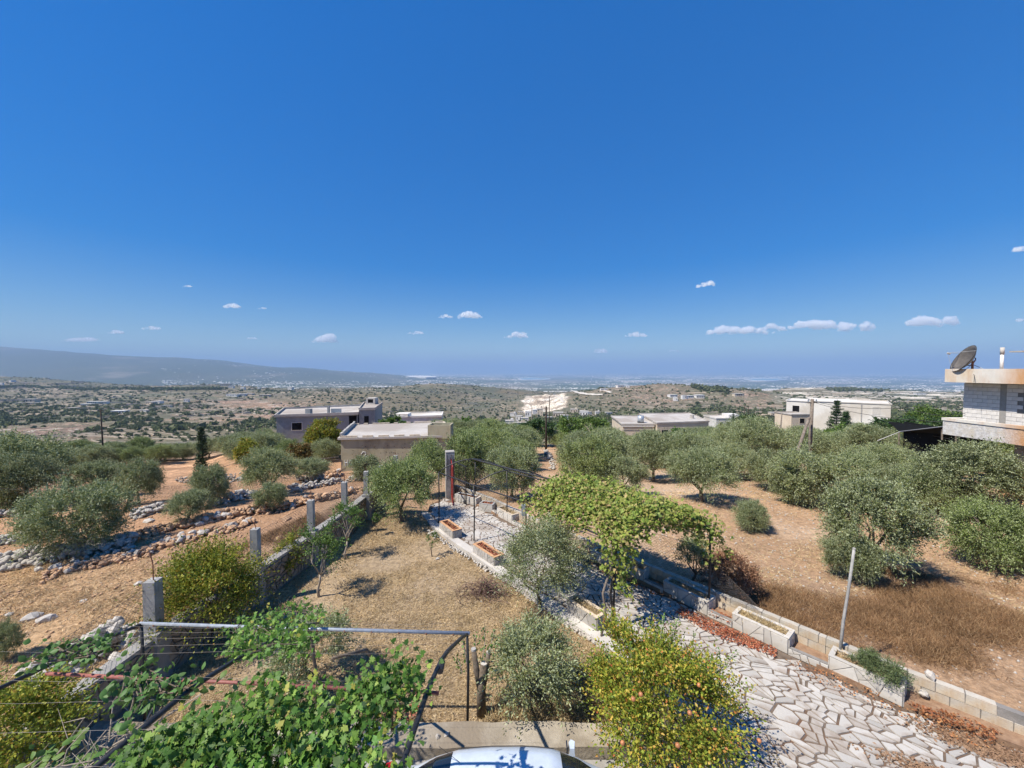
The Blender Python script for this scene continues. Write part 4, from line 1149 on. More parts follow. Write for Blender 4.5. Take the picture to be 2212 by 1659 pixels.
def slab_mesh(name, p, z0, z1, mat, bevel=0.05):
    mb = MB(); mb.prism(p, z0, z1, inset=bevel)
    return mb.mesh(name, mat)

def facing(parent, name, p0, p1, z0, z1, target, gap, mat, seed, depth=0.02, elong=1.0, out=0.004, rel=0.0):
    """irregular stones on the vertical face from p0 to p1 (the face looks to the right of p0->p1)"""
    r = random.Random(seed)
    p0 = Vector((p0[0], p0[1], 0)); p1 = Vector((p1[0], p1[1], 0)); L = (p1 - p0).length
    ang = math.atan2(p1.y - p0.y, p1.x - p0.x)
    sh = shards([(0, 0), (L, 0), (L, z1 - z0), (0, z1 - z0)], target, gap, r, elong)
    for q in sh:
        mb = MB(); mb.prism(q, 0, depth * r.uniform(0.8, 1.3), 0.04)
        cx = sum(t[0] for t in q) / len(q); cy_ = sum(t[1] for t in q) / len(q)
        mb.v = [(a - cx, -(c + out), b - cy_) for a, b, c in mb.v]
        mb.f = [f[::-1] for f in mb.f] if False else mb.f
        d = Vector((math.cos(ang), math.sin(ang), 0))
        obj(name, mb.mesh(name, mat), parent, loc=(p0.x + d.x * cx - parent.location.x, p0.y + d.y * cx - parent.location.y, z0 + cy_ - parent.location.z), rot=(0, 0, ang))
    return len(sh)

# ------------------------------------------------------------------ the marble path
r_ = random.Random(11)
# crazy paving over the polygon: work in a turned frame, clip against the (non convex) outline by testing centres
path_base = MB(); path_base.prism(PAVE, -0.30, 0.012)
pb = path_base.mesh('marble_path', M['joint'])
bmp = bmesh.new(); bmp.from_mesh(pb); bmesh.ops.triangulate(bmp, faces=[f for f in bmp.faces if len(f.verts) > 4]); bmp.to_mesh(pb); bmp.free()
pathway = tag(obj('path', pb), 'path of broken white marble slabs leading to the gate', kind='structure')
slabs = []
quads = []
nL = 24
def along(line, n):
    pts = [Vector((p[0], p[1])) for p in line]
    seg = [(pts[i + 1] - pts[i]).length for i in range(len(pts) - 1)]; tot = sum(seg); out = []
    for k in range(n + 1):
        s = tot * k / n; i = 0
        while i < len(seg) - 1 and s > seg[i]: s -= seg[i]; i += 1
        out.append(pts[i].lerp(pts[i + 1], min(1, s / seg[i])))
    return out
la = along(BORDER_L, 8); ra = along(FRONT_R, 8)
def voronoi(outline, dens, gap, r, stretch=1.5, ang=-0.6, split=0.5):
    """cells of random points, stretched along ang, clipped to the outline by their centres; some cells cut again"""
    ca, sa = math.cos(ang), math.sin(ang)
    xs = [p[0] for p in outline]; ys_ = [p[1] for p in outline]
    n = int((max(xs) - min(xs)) * (max(ys_) - min(ys_)) * dens)
    nr = np.random.default_rng(r.randrange(9999))
    X = nr.uniform(min(xs), max(xs), n); Y = nr.uniform(min(ys_), max(ys_), n)
    k = inpoly(X, Y, outline); X = X[k]; Y = Y[k]
    st_ = stretch * (0.75 + 0.5 * fbm(X / 2, Y / 2, 3, 2))
    U = (X * ca + Y * sa) / stretch; V = (-X * sa + Y * ca)
    out = []
    for i in range(len(X)):
        d = (U - U[i]) ** 2 + (V - V[i]) ** 2
        nb = np.argsort(d)[1:15]
        c = [(-.8, -.8), (.8, -.8), (.8, .8), (-.8, .8)]
        for m in nb:
            du, dv = U[m] - U[i], V[m] - V[i]
            c, _ = split_poly(c, (du / 2, dv / 2), (-du, -dv))
            if len(c) < 3: break
        if len(c) < 3: continue
        q = [((U[i] + a) * stretch, V[i] + b) for a, b in c]
        q = [(a * ca - b * sa, a * sa + b * ca) for a, b in q]
        if poly_area(q) < 0: q = q[::-1]
        parts_ = [q]
        if abs(poly_area(q)) > 0.05 and r.random() < split:
            cx = sum(t[0] for t in q) / len(q); cy_ = sum(t[1] for t in q) / len(q); an = r.uniform(0, 3.14)
            A, B = split_poly(q, (cx, cy_), (math.cos(an), math.sin(an)))
            if len(A) > 2 and len(B) > 2: parts_ = [A, B]
        for p in parts_:
            kq = inset_poly(p, gap * r.uniform(0.6, 1.6))
            if kq and all(inpoly([t[0]], [t[1]], outline)[0] for t in kq): out.append(kq)
            elif kq:
                s2 = [((t[0] - X[i]) * .6 + X[i], (t[1] - Y[i]) * .6 + Y[i]) for t in kq]
                if all(inpoly([t[0]], [t[1]], outline)[0] for t in s2): out.append(s2)
    return out
slabs = voronoi(PAVE, 21, 0.0155, r_, 1.6, -0.6, 0.5)
slabs.sort(key=lambda s: -abs(poly_area(s)) / (sum(p[1] for p in s) / len(s)) ** 2.2)
slabs = [s for s in slabs if sum(p[1] for p in s) / len(s) > 4.4]
for s in slabs[:300]:
    cx = sum(p[0] for p in s) / len(s); cyy = sum(p[1] for p in s) / len(s)
    o = obj('slab', slab_mesh('slab', [(a - cx, b - cyy) for a, b in s], 0, 0.022 * r_.uniform(0.8, 1.25), M['marble'], 0.035), pathway, loc=(cx, cyy, 0.010), rot=(r_.gauss(0, .006), r_.gauss(0, .006), 0))
rest = MB()
for s in slabs[300:]: rest.prism(s, 0.010, 0.032 * r_.uniform(0.9, 1.1), 0.04)
if rest.v: tag(rest.build('small_slabs', M['marble'], pathway), kind='stuff')
# patches of dirt washed over the slabs
r9 = np.random.default_rng(4); xd = []; yd = []
for (x, y, w, h, nn) in ((8.6, 6.75, .7, .22, 2600), (7.2, 6.3, .7, .16, 900), (9.6, 6.0, .8, .2, 1200)):
    xd.append(x + r9.normal(size=nn) * w * .5); yd.append(y + r9.normal(size=nn) * h * .6 - (xd[-1] - x) * .5)
xd = np.concatenate(xd); yd = np.concatenate(yd)
tag(obj('washed_dirt', leaves_mesh('washed_dirt', np.stack([xd, yd, np.full(len(xd), .036) + r9.uniform(0, .012, len(xd))], -1), r9.normal(size=(len(xd), 3)) * np.array([1, 1, .15]), M['soil'], L=.05, W=.022, seed=1)), 'thin brown dirt washed over the marble slabs at the right', 'dirt', kind='stuff')

# ------------------------------------------------------------------ right boundary wall of limestone blocks
bw = empty('block_wall', (0, 0, 0), 0, 'low limestone block wall along the right side of the marble path', 'wall')
core = MB(); top = 0.48
def offs(p, q, d):
    v = Vector((q[0] - p[0], q[1] - p[1])).normalized(); return Vector((v.y, -v.x)) * d
rb = random.Random(5); nb_ = 0
for i in range(len(WALL_R) - 1):
    a = Vector(WALL_R[i]); b = Vector(WALL_R[i + 1]); d = (b - a).normalized(); Lw = (b - a).length
    core.beam((a.x, a.y, 0.04), (b.x, b.y, 0.04), 0.13, 0.84)
    ang = math.atan2(d.y, d.x)
    for c in range(3):
        s = -0.2 * (c % 2)
        while s < Lw - 0.02:
            s0 = max(s, 0) + 0.005; s1 = min(s + 0.40, Lw) - 0.005
            if s1 - s0 > 0.05 and not (c == 2 and rb.random() < 0.04):
                m_ = MB(); hl = (s1 - s0) / 2; hh = 0.094; w = 0.082 + rb.uniform(-.004, .006)
                m_.prism([(-hl, -w), (hl, -w), (hl, w), (-hl, w)], -hh, hh, 0.03)
                cc = a + d * (s0 + s1) / 2
                obj('block', m_.mesh('block', M['block']), bw, loc=(cc.x, cc.y, top - 0.1 - 0.2 * (2 - c) + rb.uniform(-.004, .004)), rot=(rb.gauss(0, .008), 0, ang)); nb_ += 1
            s += 0.40
core.build('wall_core', M['grey_mortar'], bw)

# ------------------------------------------------------------------ planters
def planter(label, a, b, depth, h, mat, fill_mat, straw=0, z0=0.012, side=1, seed=0, rim='facing', target=0.07, elong=1.0):
    """long box: front edge a->b, depth to the left of a->b (side=1) or right (-1)"""
    a = Vector((a[0], a[1], 0)); b = Vector((b[0], b[1], 0)); d = (b - a); L = d.length; ang = math.atan2(d.y, d.x)
    t = empty('planter', (a.x, a.y, z0), ang, label, 'planter')
    y0, y1 = (0, depth) if side > 0 else (-depth, 0)
    w = 0.07
    mb = MB()
    mb.box(0, L, y0, y0 + w, 0, h - .02); mb.box(0, L, y1 - w, y1, 0, h - .02)
    mb.box(0, w, y0 + w + .001, y1 - w - .001, 0, h - .02); mb.box(L - w, L, y0 + w + .001, y1 - w - .001, 0, h - .02)
    mb.build('box', M['grey_mortar'], t)
    cp = MB()
    e = 0.012
    cp.box(-e, L + e, y0 - e, y0 + w + e, h - .018, h); cp.box(-e, L + e, y1 - w - e, y1 + e, h - .018, h)
    cp.box(-e, w + e, y0 + w + e + .002, y1 - w - e - .002, h - .018, h); cp.box(L - w - e, L + e, y0 + w + e + .002, y1 - w - e - .002, h - .018, h)
    cp.build('coping', M[rim], t)
    s = MB(); s.box(w, L - w, y0 + w, y1 - w, 0.01, h - 0.09)
    s.build('soil', M[fill_mat], t)
    # facing stones, placed in the planter's own frame
    r = random.Random(seed)
    faces = [((0, y0), (L, y0)), ((L, y0), (L, y1)), ((0, y1), (0, y0)), ((L, y1), (0, y1))]
    for k, (p, q) in enumerate(faces):
        if (side > 0 and k == 3) or (side < 0 and k == 3 and False): continue
        Lf = math.hypot(q[0] - p[0], q[1] - p[1]); af = math.atan2(q[1] - p[1], q[0] - p[0])
        for sh in shards([(0.003, 0.0), (Lf - 0.003, 0.0), (Lf - 0.003, h - 0.022), (0.003, h - 0.022)], target, 0.006, r, elong):
            cx = sum(z[0] for z in sh) / len(sh); cy_ = sum(z[1] for z in sh) / len(sh)
            m_ = MB(); m_.prism([(z[0] - cx, z[1] - cy_) for z in sh], 0.001, 0.014 * r.uniform(.8, 1.3), 0.03)
            m_.v = [(x, -z, y) for x, y, z in m_.v]
            obj('facing_stone', m_.mesh('facing_stone', M[mat]), t, loc=(p[0] + math.cos(af) * cx, p[1] + math.sin(af) * cx, cy_), rot=(0, 0, af))
    if straw:
        n = straw; rr_ = np.random.default_rng(seed)
        P = np.stack([rr_.uniform(w, L - w, n), rr_.uniform(y0 + w, y1 - w, n), rr_.uniform(h - .09, h - 0.02, n)], -1)
        D = rr_.normal(size=(n, 3)) * np.array([1, 1, .45]) + np.array([0, 0, 0.25])
        tag(obj('dry_grass', leaves_mesh('dry_grass', P, D, M['straw'] if straw > 400 else M['dead_leaf'], L=0.16 if straw > 400 else 0.07, W=0.005 if straw > 400 else 0.02, seed=seed), t), kind='stuff')
    return t
planter('white marble planter with orange rim nearest the gate on the left border', (-3.12, 16.36), (-2.40, 15.35), 0.42, 0.38, 'marble_old', 'soil', 300, seed=1, rim='terracotta')
planter('white marble planter with orange rim in the middle of the left border', (-1.46, 14.2), (-0.62, 13.15), 0.42, 0.38, 'marble_old', 'soil', 300, seed=2, rim='terracotta')
planter('white marble trough at the foot of the vine trunk', (1.56, 10.66), (2.22, 9.82), 0.40, 0.42, 'marble_old', 'soil', 900, seed=3, rim='cream_wall')
FR = [(x * 1.035, y * 1.035) for x, y in [(-2.9, 19.3), (-1.75, 18.62), (-0.9, 17.7), (-0.70, 17.38), (0.0, 16.42), (2.75, 13.2), (4.1, 11.75), (4.52, 11.25), (5.30, 10.2), (5.70, 9.72), (6.47, 8.78), (6.98, 8.25), (7.72, 7.36)]]
planter('long low marble faced bench planter beside the gate', FR[0], FR[1], 0.42, 0.38, 'facing', 'soil', 200, seed=4)
planter('marble planter with grey rim, second along the right wall from the gate', (-1.6, 18.55), FR[2], 0.44, 0.40, 'facing', 'soil', 300, seed=5, rim='concrete')
planter('small marble planter with ochre rim, third along the right wall from the gate', FR[3], FR[4], 0.44, 0.40, 'facing', 'soil', 600, seed=6, rim='cream_wall')
planter('long shaded marble planter under the vine canopy', FR[5], FR[6], 0.44, 0.40, 'facing', 'soil', 500, seed=7)
planter('marble planter with straw at the foot of the dark arbor post', FR[7], FR[8], 0.44, 0.40, 'facing', 'soil', 700, seed=8)
planter('marble planter full of dry yellow grass beside the dead leaves', FR[9], FR[10], 0.46, 0.40, 'facing', 'soil', 1500, seed=9, target=0.10)
planter('marble planter holding the rosemary bush', FR[11], FR[12], 0.46, 0.40, 'facing', 'soil', 700, seed=10, target=0.10)
# low ledge between the planters and the block wall
led = MB()
ledge = empty('planter_ledge', (0, 0, 0), 0, 'low marble edged ledge between the right planters and the block wall', 'ledge')
for i in range(len(FRONT_R) - 2):
    a = Vector(FRONT_R[i]); b = Vector(FRONT_R[i + 1])
    na = min(range(60), key=lambda k: (Vector(along(WALL_R, 59)[k]) - a).length); nb2 = min(range(60), key=lambda k: (Vector(along(WALL_R, 59)[k]) - b).length)
    wa = along(WALL_R, 59)[na]; wb = along(WALL_R, 59)[nb2]
    led.prism([tuple(a + (wa - a) * .05), tuple(b + (wb - b) * .05), tuple(b + (wb - b) * .86), tuple(a + (wa - a) * .86)], -0.05, 0.10 + 0.004 * (i % 2))
led.build('ledge_soil', M['soil'], ledge)
for k, (i, j) in enumerate(((2, 3), (4, 5), (6, 7), (8, 9), (10, 11))):
    facing(ledge, 'facing_stone', FR[i], FR[j], 0.012, 0.17, 0.05, 0.006, M['facing'], 60 + k)
    m2 = MB(); a = Vector(FR[i]); b = Vector(FR[j]); n_ = -offs(FR[i], FR[j], 0.05)
    m2.beam((a.x + n_.x, a.y + n_.y, 0.08), (b.x + n_.x, b.y + n_.y, 0.08), 0.09, 0.2); m2.build('curb', M['grey_mortar'], ledge)
# left border: low rubble retaining edge with a concrete top
lb = empty('border_wall', (0, 0, 0), 0, 'low rubble edge with concrete top along the left side of the marble path', 'wall')
mt = MB()
for i in range(len(BORDER_L) - 2):
    a = Vector(BORDER_L[i]); b = Vector(BORDER_L[i + 1]); n_ = offs(BORDER_L[i], BORDER_L[i + 1], 0.12)
    mt.beam((a.x + n_.x, a.y + n_.y, -0.08), (b.x + n_.x, b.y + n_.y, -0.08), 0.34, 0.32)
mt.build('concrete_top', M['pale_concrete'], lb)

# ------------------------------------------------------------------ rocks
ROCKS = []
for k in range(8):
    bm = bmesh.new(); bmesh.ops.create_icosphere(bm, subdivisions=1 if k < 6 else 2, radius=1.0)
    rr_ = random.Random(k + 40)
    for v in bm.verts:
        v.co *= rr_.uniform(0.72, 1.2)
    for _ in range(3):
        n = Vector((rr_.gauss(0, 1), rr_.gauss(0, 1), rr_.gauss(0, 1))).normalized()
        for v in bm.verts:
            dd = v.co.dot(n) - 0.62
            if dd > 0: v.co -= n * dd
    for c in ('rock_white', 'rock_orange', 'rock_grey'):
        me = bpy.data.meshes.new('stone'); bm.to_mesh(me); me.materials.append(M[c]); ROCKS.append((c, me))
    bm.free()
def rock_me(c, r): return r.choice([m for k, m in ROCKS if k == c])

def stone_bank(name, label, pts, width, height, n, size, tones, seed, singles=45, cat='stone wall'):
    """a heaped or dry-laid row of stones; pts are photo points on the ground"""
    r = random.Random(seed)
    P = [ground(*p) for p in pts]
    o = P[len(P) // 2]
    t = empty(name, tuple(o), 0, label, cat)
    seg = [(P[i + 1] - P[i]).length for i in range(len(P) - 1)]; tot = sum(seg)
    items = []
    for k in range(int(n * 1.5)):
        s = r.uniform(0, tot); i = 0
        while i < len(seg) - 1 and s > seg[i]: s -= seg[i]; i += 1
        p = P[i].lerp(P[i + 1], s / seg[i]); d = (P[i + 1] - P[i]).normalized(); nn = Vector((-d.y, d.x, 0))
        w = r.gauss(0, 0.36) ; w = max(-1, min(1, w))
        q = p + nn * w * width / 2
        z = gz(q.x, q.y)
        hz = height * (1 - abs(w)) * r.random()
        sc = size * 0.62 * r.uniform(0.5, 1.0) * (1.7 if r.random() < 0.10 else 1)
        items.append((sc, (q.x - o.x, q.y - o.y, z - o.z + hz + sc * 0.12)))
    items.sort(key=lambda a: -a[0])
    V = []; F = []; off = 0
    for k, (sc, loc) in enumerate(items):
        c = r.choice(tones); me = rock_me(c, r)
        rot = (r.uniform(-.5, .5), r.uniform(-.5, .5), r.uniform(0, 6.28)); scl = (sc * r.uniform(.8, 1.3), sc * r.uniform(.6, 1), sc * r.uniform(.45, .8))
        if k < singles: obj('stone', me, t, loc=loc, rot=rot, scale=scl)
        else:
            mt_ = Matrix.LocRotScale(Vector(loc), Matrix.Rotation(rot[2], 3, 'Z').to_quaternion() @ Matrix.Rotation(rot[0], 3, 'X').to_quaternion(), Vector(scl))
            vv_ = [mt_ @ v.co for v in me.vertices]; V += vv_; F += [[a + off for a in p.vertices] for p in me.polygons]; off += len(vv_)
    if V:
        me = np_mesh('rubble', np.array([tuple(v) for v in V]), np.array(F), M[tones[0]])
        tag(obj('rubble', me, t), kind='stuff')
    return t
W, O, G_ = 'rock_white', 'rock_orange', 'rock_grey'
stone_bank('stone_wall', 'broad heap of white rubble below the large dark olive on the left', [(-20, 1232), (90, 1210), (190, 1192), (290, 1178)], 1.3, 0.5, 420, 0.26, [W, W, G_], 1, 60)
stone_bank('stone_heap', 'spill of orange stones on the dry field below the white rubble', [(95, 1248), (170, 1228), (250, 1212), (330, 1196)], 0.9, 0.22, 260, 0.19, [O, O, W], 2, 50)
stone_bank('stone_wall', 'long orange and white stone bank running up towards the tan building', [(250, 1172), (340, 1152), (440, 1128), (560, 1107), (680, 1084), (790, 1064)], 0.95, 0.32, 620, 0.25, [O, W, O], 3, 70)
stone_bank('stone_wall', 'tumbled stones in shade beside the second fence post', [(300, 1200), (400, 1165), (470, 1150), (545, 1128)], 1.3, 0.15, 200, 0.22, [O, W, G_], 4, 40)
stone_bank('stone_wall', 'white dry stone row between the two low olive bushes', [(455, 1094), (500, 1084), (552, 1075)], 0.7, 0.5, 150, 0.22, [W, G_], 5, 40)
stone_bank('stone_wall', 'white dry stone row ending near the tan building', [(622, 1066), (680, 1053), (735, 1044), (790, 1036)], 0.7, 0.45, 200, 0.24, [W, G_], 6, 40)
stone_bank('stone_wall', 'white stones below the round olive on the left terrace', [(285, 1118), (320, 1112), (352, 1104)], 0.9, 0.35, 110, 0.22, [W], 7, 30)
stone_bank('stone_wall', 'low white stone row at the left edge above the grey track', [(-10, 1180), (40, 1172), (75, 1166)], 0.7, 0.35, 110, 0.2, [W, G_], 8, 30)
stone_bank('stone_wall', 'white stone line under the forked olive at the left edge', [(-5, 1118), (60, 1112), (135, 1106)], 0.7, 0.35, 120, 0.22, [W, G_], 9, 20)
stone_bank('stone_wall', 'dark retaining stone wall behind the grey olive', [(382, 1040), (430, 1046), (500, 1042), (535, 1038)], 0.7, 0.9, 170, 0.28, [G_, G_, W], 10, 30)
stone_bank('stone_wall', 'rounded stone wall around the small olive near the tan building', [(640, 1038), (668, 1040), (697, 1034)], 0.7, 0.8, 140, 0.26, [W, G_], 11, 30)
stone_bank('stone_wall', 'short orange stone wall at the corner of the tan building', [(700, 1030), (718, 1032), (736, 1028)], 0.7, 0.6, 60, 0.3, [O, W], 12, 20)
stone_bank('stone_wall', 'pale stone terrace around the foot of the black utility pole', [(1160, 962), (1178, 966), (1200, 963), (1222, 958)], 1.2, 0.7, 150, 0.34, [W], 13, 20)
stone_bank('stone_wall', 'white stones edging the narrow dirt path beyond the gate', [(1178, 975), (1190, 995), (1196, 1015)], 1.0, 0.3, 60, 0.4, [W, G_], 14, 15)
stone_bank('stone_wall', 'pale stones and earth bank below the black shade net', [(1965, 958), (1990, 962), (2020, 972)], 1.2, 0.8, 90, 0.4, [O, W], 15, 15)
stone_bank('rock_outcrop', 'pale limestone outcrop just outside the left fence wall near the house', [(70, 1490), (150, 1445), (215, 1410), (262, 1375)], 1.1, 0.45, 150, 0.34, [W, W, W], 16, 50, cat='rock outcrop')
stone_bank('stone_wall', 'row of rough white stones along the garden foot of the left path border', [(925, 1150), (985, 1190), (1060, 1240), (1140, 1290), (1235, 1360), (1300, 1400)], 0.22, 0.14, 230, 0.105, [W], 17, 60)
# loose single rocks
rl = random.Random(3)
for (u, v, s, c) in ((67, 1338, .28, W), (98, 1342, .22, W), (86, 1232, .2, W), (12, 1375, .18, W), (370, 1245, .2, W), (365, 1140, .26, O), (410, 1150, .24, O), (320, 1128, .3, W), (560, 1160, .22, O), (946, 1208, .13, W),
                     (600, 1165, .2, O), (240, 1345, .12, W), (180, 1300, .13, W), (545, 1178, .2, O), (1040, 1300, .05, W), (618, 1125, .3, O), (20, 1330, .14, W), (300, 1262, .15, W)):
    g = ground(u, v)
    tag(obj('rock', rock_me(c, rl), None, loc=(g.x, g.y, g.z + s * .1), rot=(rl.uniform(-.3, .3), 0, rl.uniform(0, 6)), scale=(s, s * .8, s * .5)), 'loose pale rock lying on the dry ground left of the path', 'rock', 'loose rocks on the dry ground')
for (x, y, z, s, lab) in ((8.72, 7.80, 0.55, .12, 'rounded white stone sitting on top of the right block wall'), (8.52, 7.72, .22, .11, 'white stone lying below the rounded stone on the wall'),
                          (-1.35, 6.75, .24, .07, 'small white stone on the concrete ledge behind the car'), (-1.2, 6.8, .24, .065, 'larger of two pale stones on the ledge behind the car')):
    tag(obj('rock', rock_me(W, rl), None, loc=(x, y, z), rot=(.2, .3, rl.uniform(0, 6)), scale=(s, s * .85, s * .75)), lab, 'rock')

def pebbles(name, label, n, poly, size, mat, seed, ymin=0, ymax=99):
    r = np.random.default_rng(seed)
    xs = [p[0] for p in poly]; ys = [p[1] for p in poly]
    x = r.uniform(min(xs), max(xs), n * 3); y = r.uniform(min(ys), max(ys), n * 3)
    k = inpoly(x, y, poly); 
    den = fbm(x / 1.8, y / 1.8, seed, 3); k &= den + r.uniform(-.2, .2, n * 3) > 0.48
    x = x[k][:n]; y = y[k][:n]; z = zt(x, y); m = len(x)
    s = size * r.uniform(0.4, 1.0, m) ** 1.5
    oct_ = np.array([(1, 0, 0), (0, 1, 0), (-1, 0, 0), (0, -1, 0), (0, 0, .7), (0.1, 0.1, -.7)], float)
    V = oct_[None] * r.uniform(0.6, 1.2, (m, 6, 1)) * s[:, None, None]
    a = r.uniform(0, 6.28, m); c, sn = np.cos(a)[:, None], np.sin(a)[:, None]
    V = np.stack([V[..., 0] * c - V[..., 1] * sn, V[..., 0] * sn + V[..., 1] * c, V[..., 2]], -1)
    V += np.stack([x, y, z + s * .2], -1)[:, None, :]
    T = np.array([(0, 1, 4), (1, 2, 4), (2, 3, 4), (3, 0, 4), (1, 0, 5), (2, 1, 5), (3, 2, 5), (0, 3, 5)])
    F = (T[None] + (np.arange(m) * 6)[:, None, None]).reshape(-1, 3)
    return tag(obj(name, np_mesh(name, V.reshape(-1, 3), F, mat)), label, 'gravel', kind='stuff')
RFIELD = [(-0.5, 19.5), (0.8, 17.0), (3.6, 13.9), (5.9, 11.2), (6.9, 9.9), (7.8, 8.9), (8.7, 7.95), (9.8, 6.9), (13, 4.6), (30, 8), (34, 30), (6, 34), (0, 26)]
LFIELD = [(-8.4, 6), (-8.1, 12), (-7.5, 18), (-7, 24), (-12, 34), (-32, 30), (-26, 12), (-18, 6)]
pebbles('field_stones', 'small pale stones scattered over the right field', 9000, RFIELD, 0.055, M['rock_white'], 21)
pebbles('field_stones', 'small orange and pale stones scattered over the left terraces', 6500, LFIELD, 0.07, M['rock_orange'], 22)

# ------------------------------------------------------------------ dry grass
def tufts(name, label, n, poly, L, W, mat, seed, lay=0.5, thr=0.45, fs=1.5, cat='grass', zoff=0.0, clump=14, cr=0.12):
    r = np.random.default_rng(seed)
    xs = [p[0] for p in poly]; ys = [p[1] for p in poly]
    nc = n // clump
    x = r.uniform(min(xs), max(xs), nc * 6); y = r.uniform(min(ys), max(ys), nc * 6)
    k = inpoly(x, y, poly) & (fbm(x / fs, y / fs, seed, 3) + r.uniform(-.12, .12, nc * 6) > thr)
    x = x[k][:nc]; y = y[k][:nc]
    x = (x[:, None] + r.normal(size=(len(x), clump)) * cr).ravel(); y = (y[:, None] + r.normal(size=(len(y), clump)) * cr).ravel()
    k = inpoly(x, y, poly); x = x[k]; y = y[k]; m = len(x)
    P = np.stack([x, y, zt(x, y) + zoff], -1)
    D = r.normal(size=(m, 3)) * np.array([lay, lay, .15]) + np.array([0, 0, 1 - lay * 0.75])
    return tag(obj(name, leaves_mesh(name, P, D, mat, L=L, W=W, seed=seed)), label, cat, kind='stuff')
tufts('dry_grass', 'matted pale dry grass covering the garden', 120000, GARDEN, 0.13, 0.0045, M['straw'], 31, lay=1.0, thr=0.42, cr=0.13)
BROWN = [(4.6, 12.9), (5.9, 11.3), (7.0, 10.15), (7.9, 8.95), (8.8, 8.0), (9.9, 6.95), (12.5, 5.2), (19, 7), (18, 12), (13, 13.5), (9.5, 13.5), (6.0, 14)]
tufts('dry_weeds', 'brown dry weeds along the far side of the right block wall', 100000, BROWN, 0.22, 0.0033, M['brown_weed'], 32, lay=0.65, thr=0.50, fs=2.6, cr=0.16)
tufts('dry_grass', 'thin straw on the open right field', 36000, [(4, 14.5), (8, 11), (16, 8), (30, 10), (30, 24), (6, 24)], 0.16, 0.006, M['straw'], 33, lay=0.9, thr=0.52, cr=0.2)
tufts('dry_grass', 'tan dry grass on the field outside the left fence', 46000, [(-8.45, 6), (-8.3, 9), (-8.1, 13), (-11, 14.3), (-19, 15), (-21, 9), (-14, 6)], 0.16, 0.006, M['straw'], 34, lay=0.85, thr=0.44, cr=0.2)
tufts('dry_weeds', 'brown weeds at the foot of the left fence wall', 16000, [(-8.3, 9.5), (-8.0, 12), (-7.5, 17), (-9, 17), (-10.5, 12.5), (-9.5, 9.5)], 0.22, 0.005, M['brown_weed'], 35, lay=0.6, thr=0.44)
tufts('dry_grass', 'longer dry grass under the pomegranate and the thin olive', 9000, [(-0.6, 7.25), (3.6, 6.9), (3.4, 7.9), (2.6, 9), (0, 8.6)], 0.24, 0.006, M['straw'], 36, lay=0.55, thr=0.35)
# dead leaves along the planter foot
def litter(label, poly, n, seed, zz=0.05, L=0.055, mat='dead_leaf', name='dead_leaves'):
    r = np.random.default_rng(seed); xs = [p[0] for p in poly]; ys = [p[1] for p in poly]
    x = r.uniform(min(xs), max(xs), n * 4); y = r.uniform(min(ys), max(ys), n * 4); k = inpoly(x, y, poly)
    x = x[k][:n]; y = y[k][:n]; m = len(x)
    P = np.stack([x, y, zz + r.uniform(0, 0.05, m)], -1); D = r.normal(size=(m, 3)) * np.array([1, 1, .3])
    return tag(obj(name, leaves_mesh(name, P, D, M[mat], L=L, W=L * .3, seed=seed)), label, 'leaf litter', kind='stuff')
litter('long drift of red brown dead leaves on the marble at the foot of the grassy planter', [(4.6, 10.6), (4.9, 10.85), (5.62, 10.1), (6.5, 9.2), (6.3, 8.95), (5.3, 9.6)], 1700, 1)
litter('dead leaves gathered along the shaded planters under the vine', [(2.65, 13.5), (2.85, 13.4), (4.6, 11.45), (4.4, 11.4), (2.5, 13.3)], 500, 2)
litter('thin scatter of dead leaves beside the rosemary planter', [(6.5, 9.0), (6.75, 8.9), (8.9, 6.8), (8.5, 6.6), (6.5, 8.4)], 350, 3, L=.05)
litter('rusty dead leaves between the right planters and the wall', [(5.55, 10.7), (5.95, 10.35), (6.1, 10.15), (5.85, 10.05), (5.5, 10.45)], 260, 4, zz=.12)
litter('rusty leaves and stems at the far end of the rosemary planter', [(8.05, 7.6), (8.6, 7.4), (9.15, 6.95), (8.8, 6.8), (8.05, 7.35)], 420, 5, zz=.12)
litter('brown dead leaves under the arbor vine beside the black pipe', [(-3.0, 7.3), (-1.8, 7.3), (-1.9, 7.7), (-2.9, 7.7)], 260, 6, zz=.03)
# ------------------------------------------------------------------ left boundary wall, posts and wire mesh
LW = [(-8.12, 4.5), (-8.08, 6.4), (-8.02, 8.4), (-7.62, 11.25), (-7.28, 14.0), (-7.02, 16.2), (-6.9, 19.6)]
lw = empty('fence_wall', (0, 0, 0), 0, 'long grey topped stone wall with concrete posts along the left of the garden', 'wall')
mb = MB(); mt = MB()
for i in range(len(LW) - 1):
    a, b = LW[i], LW[i + 1]
    mb.beam((*a, 0.36), (*b, 0.36), 0.26, 1.12); mt.beam((*a, 0.955), (*b, 0.955), 0.31, 0.075)
mb.build('wall_core', M['grey_mortar'], lw); mt.build('concrete_top', M['concrete'], lw)
for i in range(1, len(LW) - 1):
    a, b = LW[i], LW[i + 1]
    n_ = offs(a, b, 0.132)
    facing(lw, 'stone', (a[0] + n_.x, a[1] + n_.y), (b[0] + n_.x, b[1] + n_.y), 0.0, 0.91, 0.055 if i < 4 else 0.09, 0.014, M['cladding'], 70 + i, depth=0.035, elong=1.1)
posts = [(-8.02, 8.42, 2.22), (-7.62, 11.25, 2.2), (-7.28, 13.75, 2.2), (-7.05, 16.0, 2.2), (-6.85, 17.9, 2.15), (-6.6, 19.2, 2.1), (-6.55, 21.5, 2.1)]
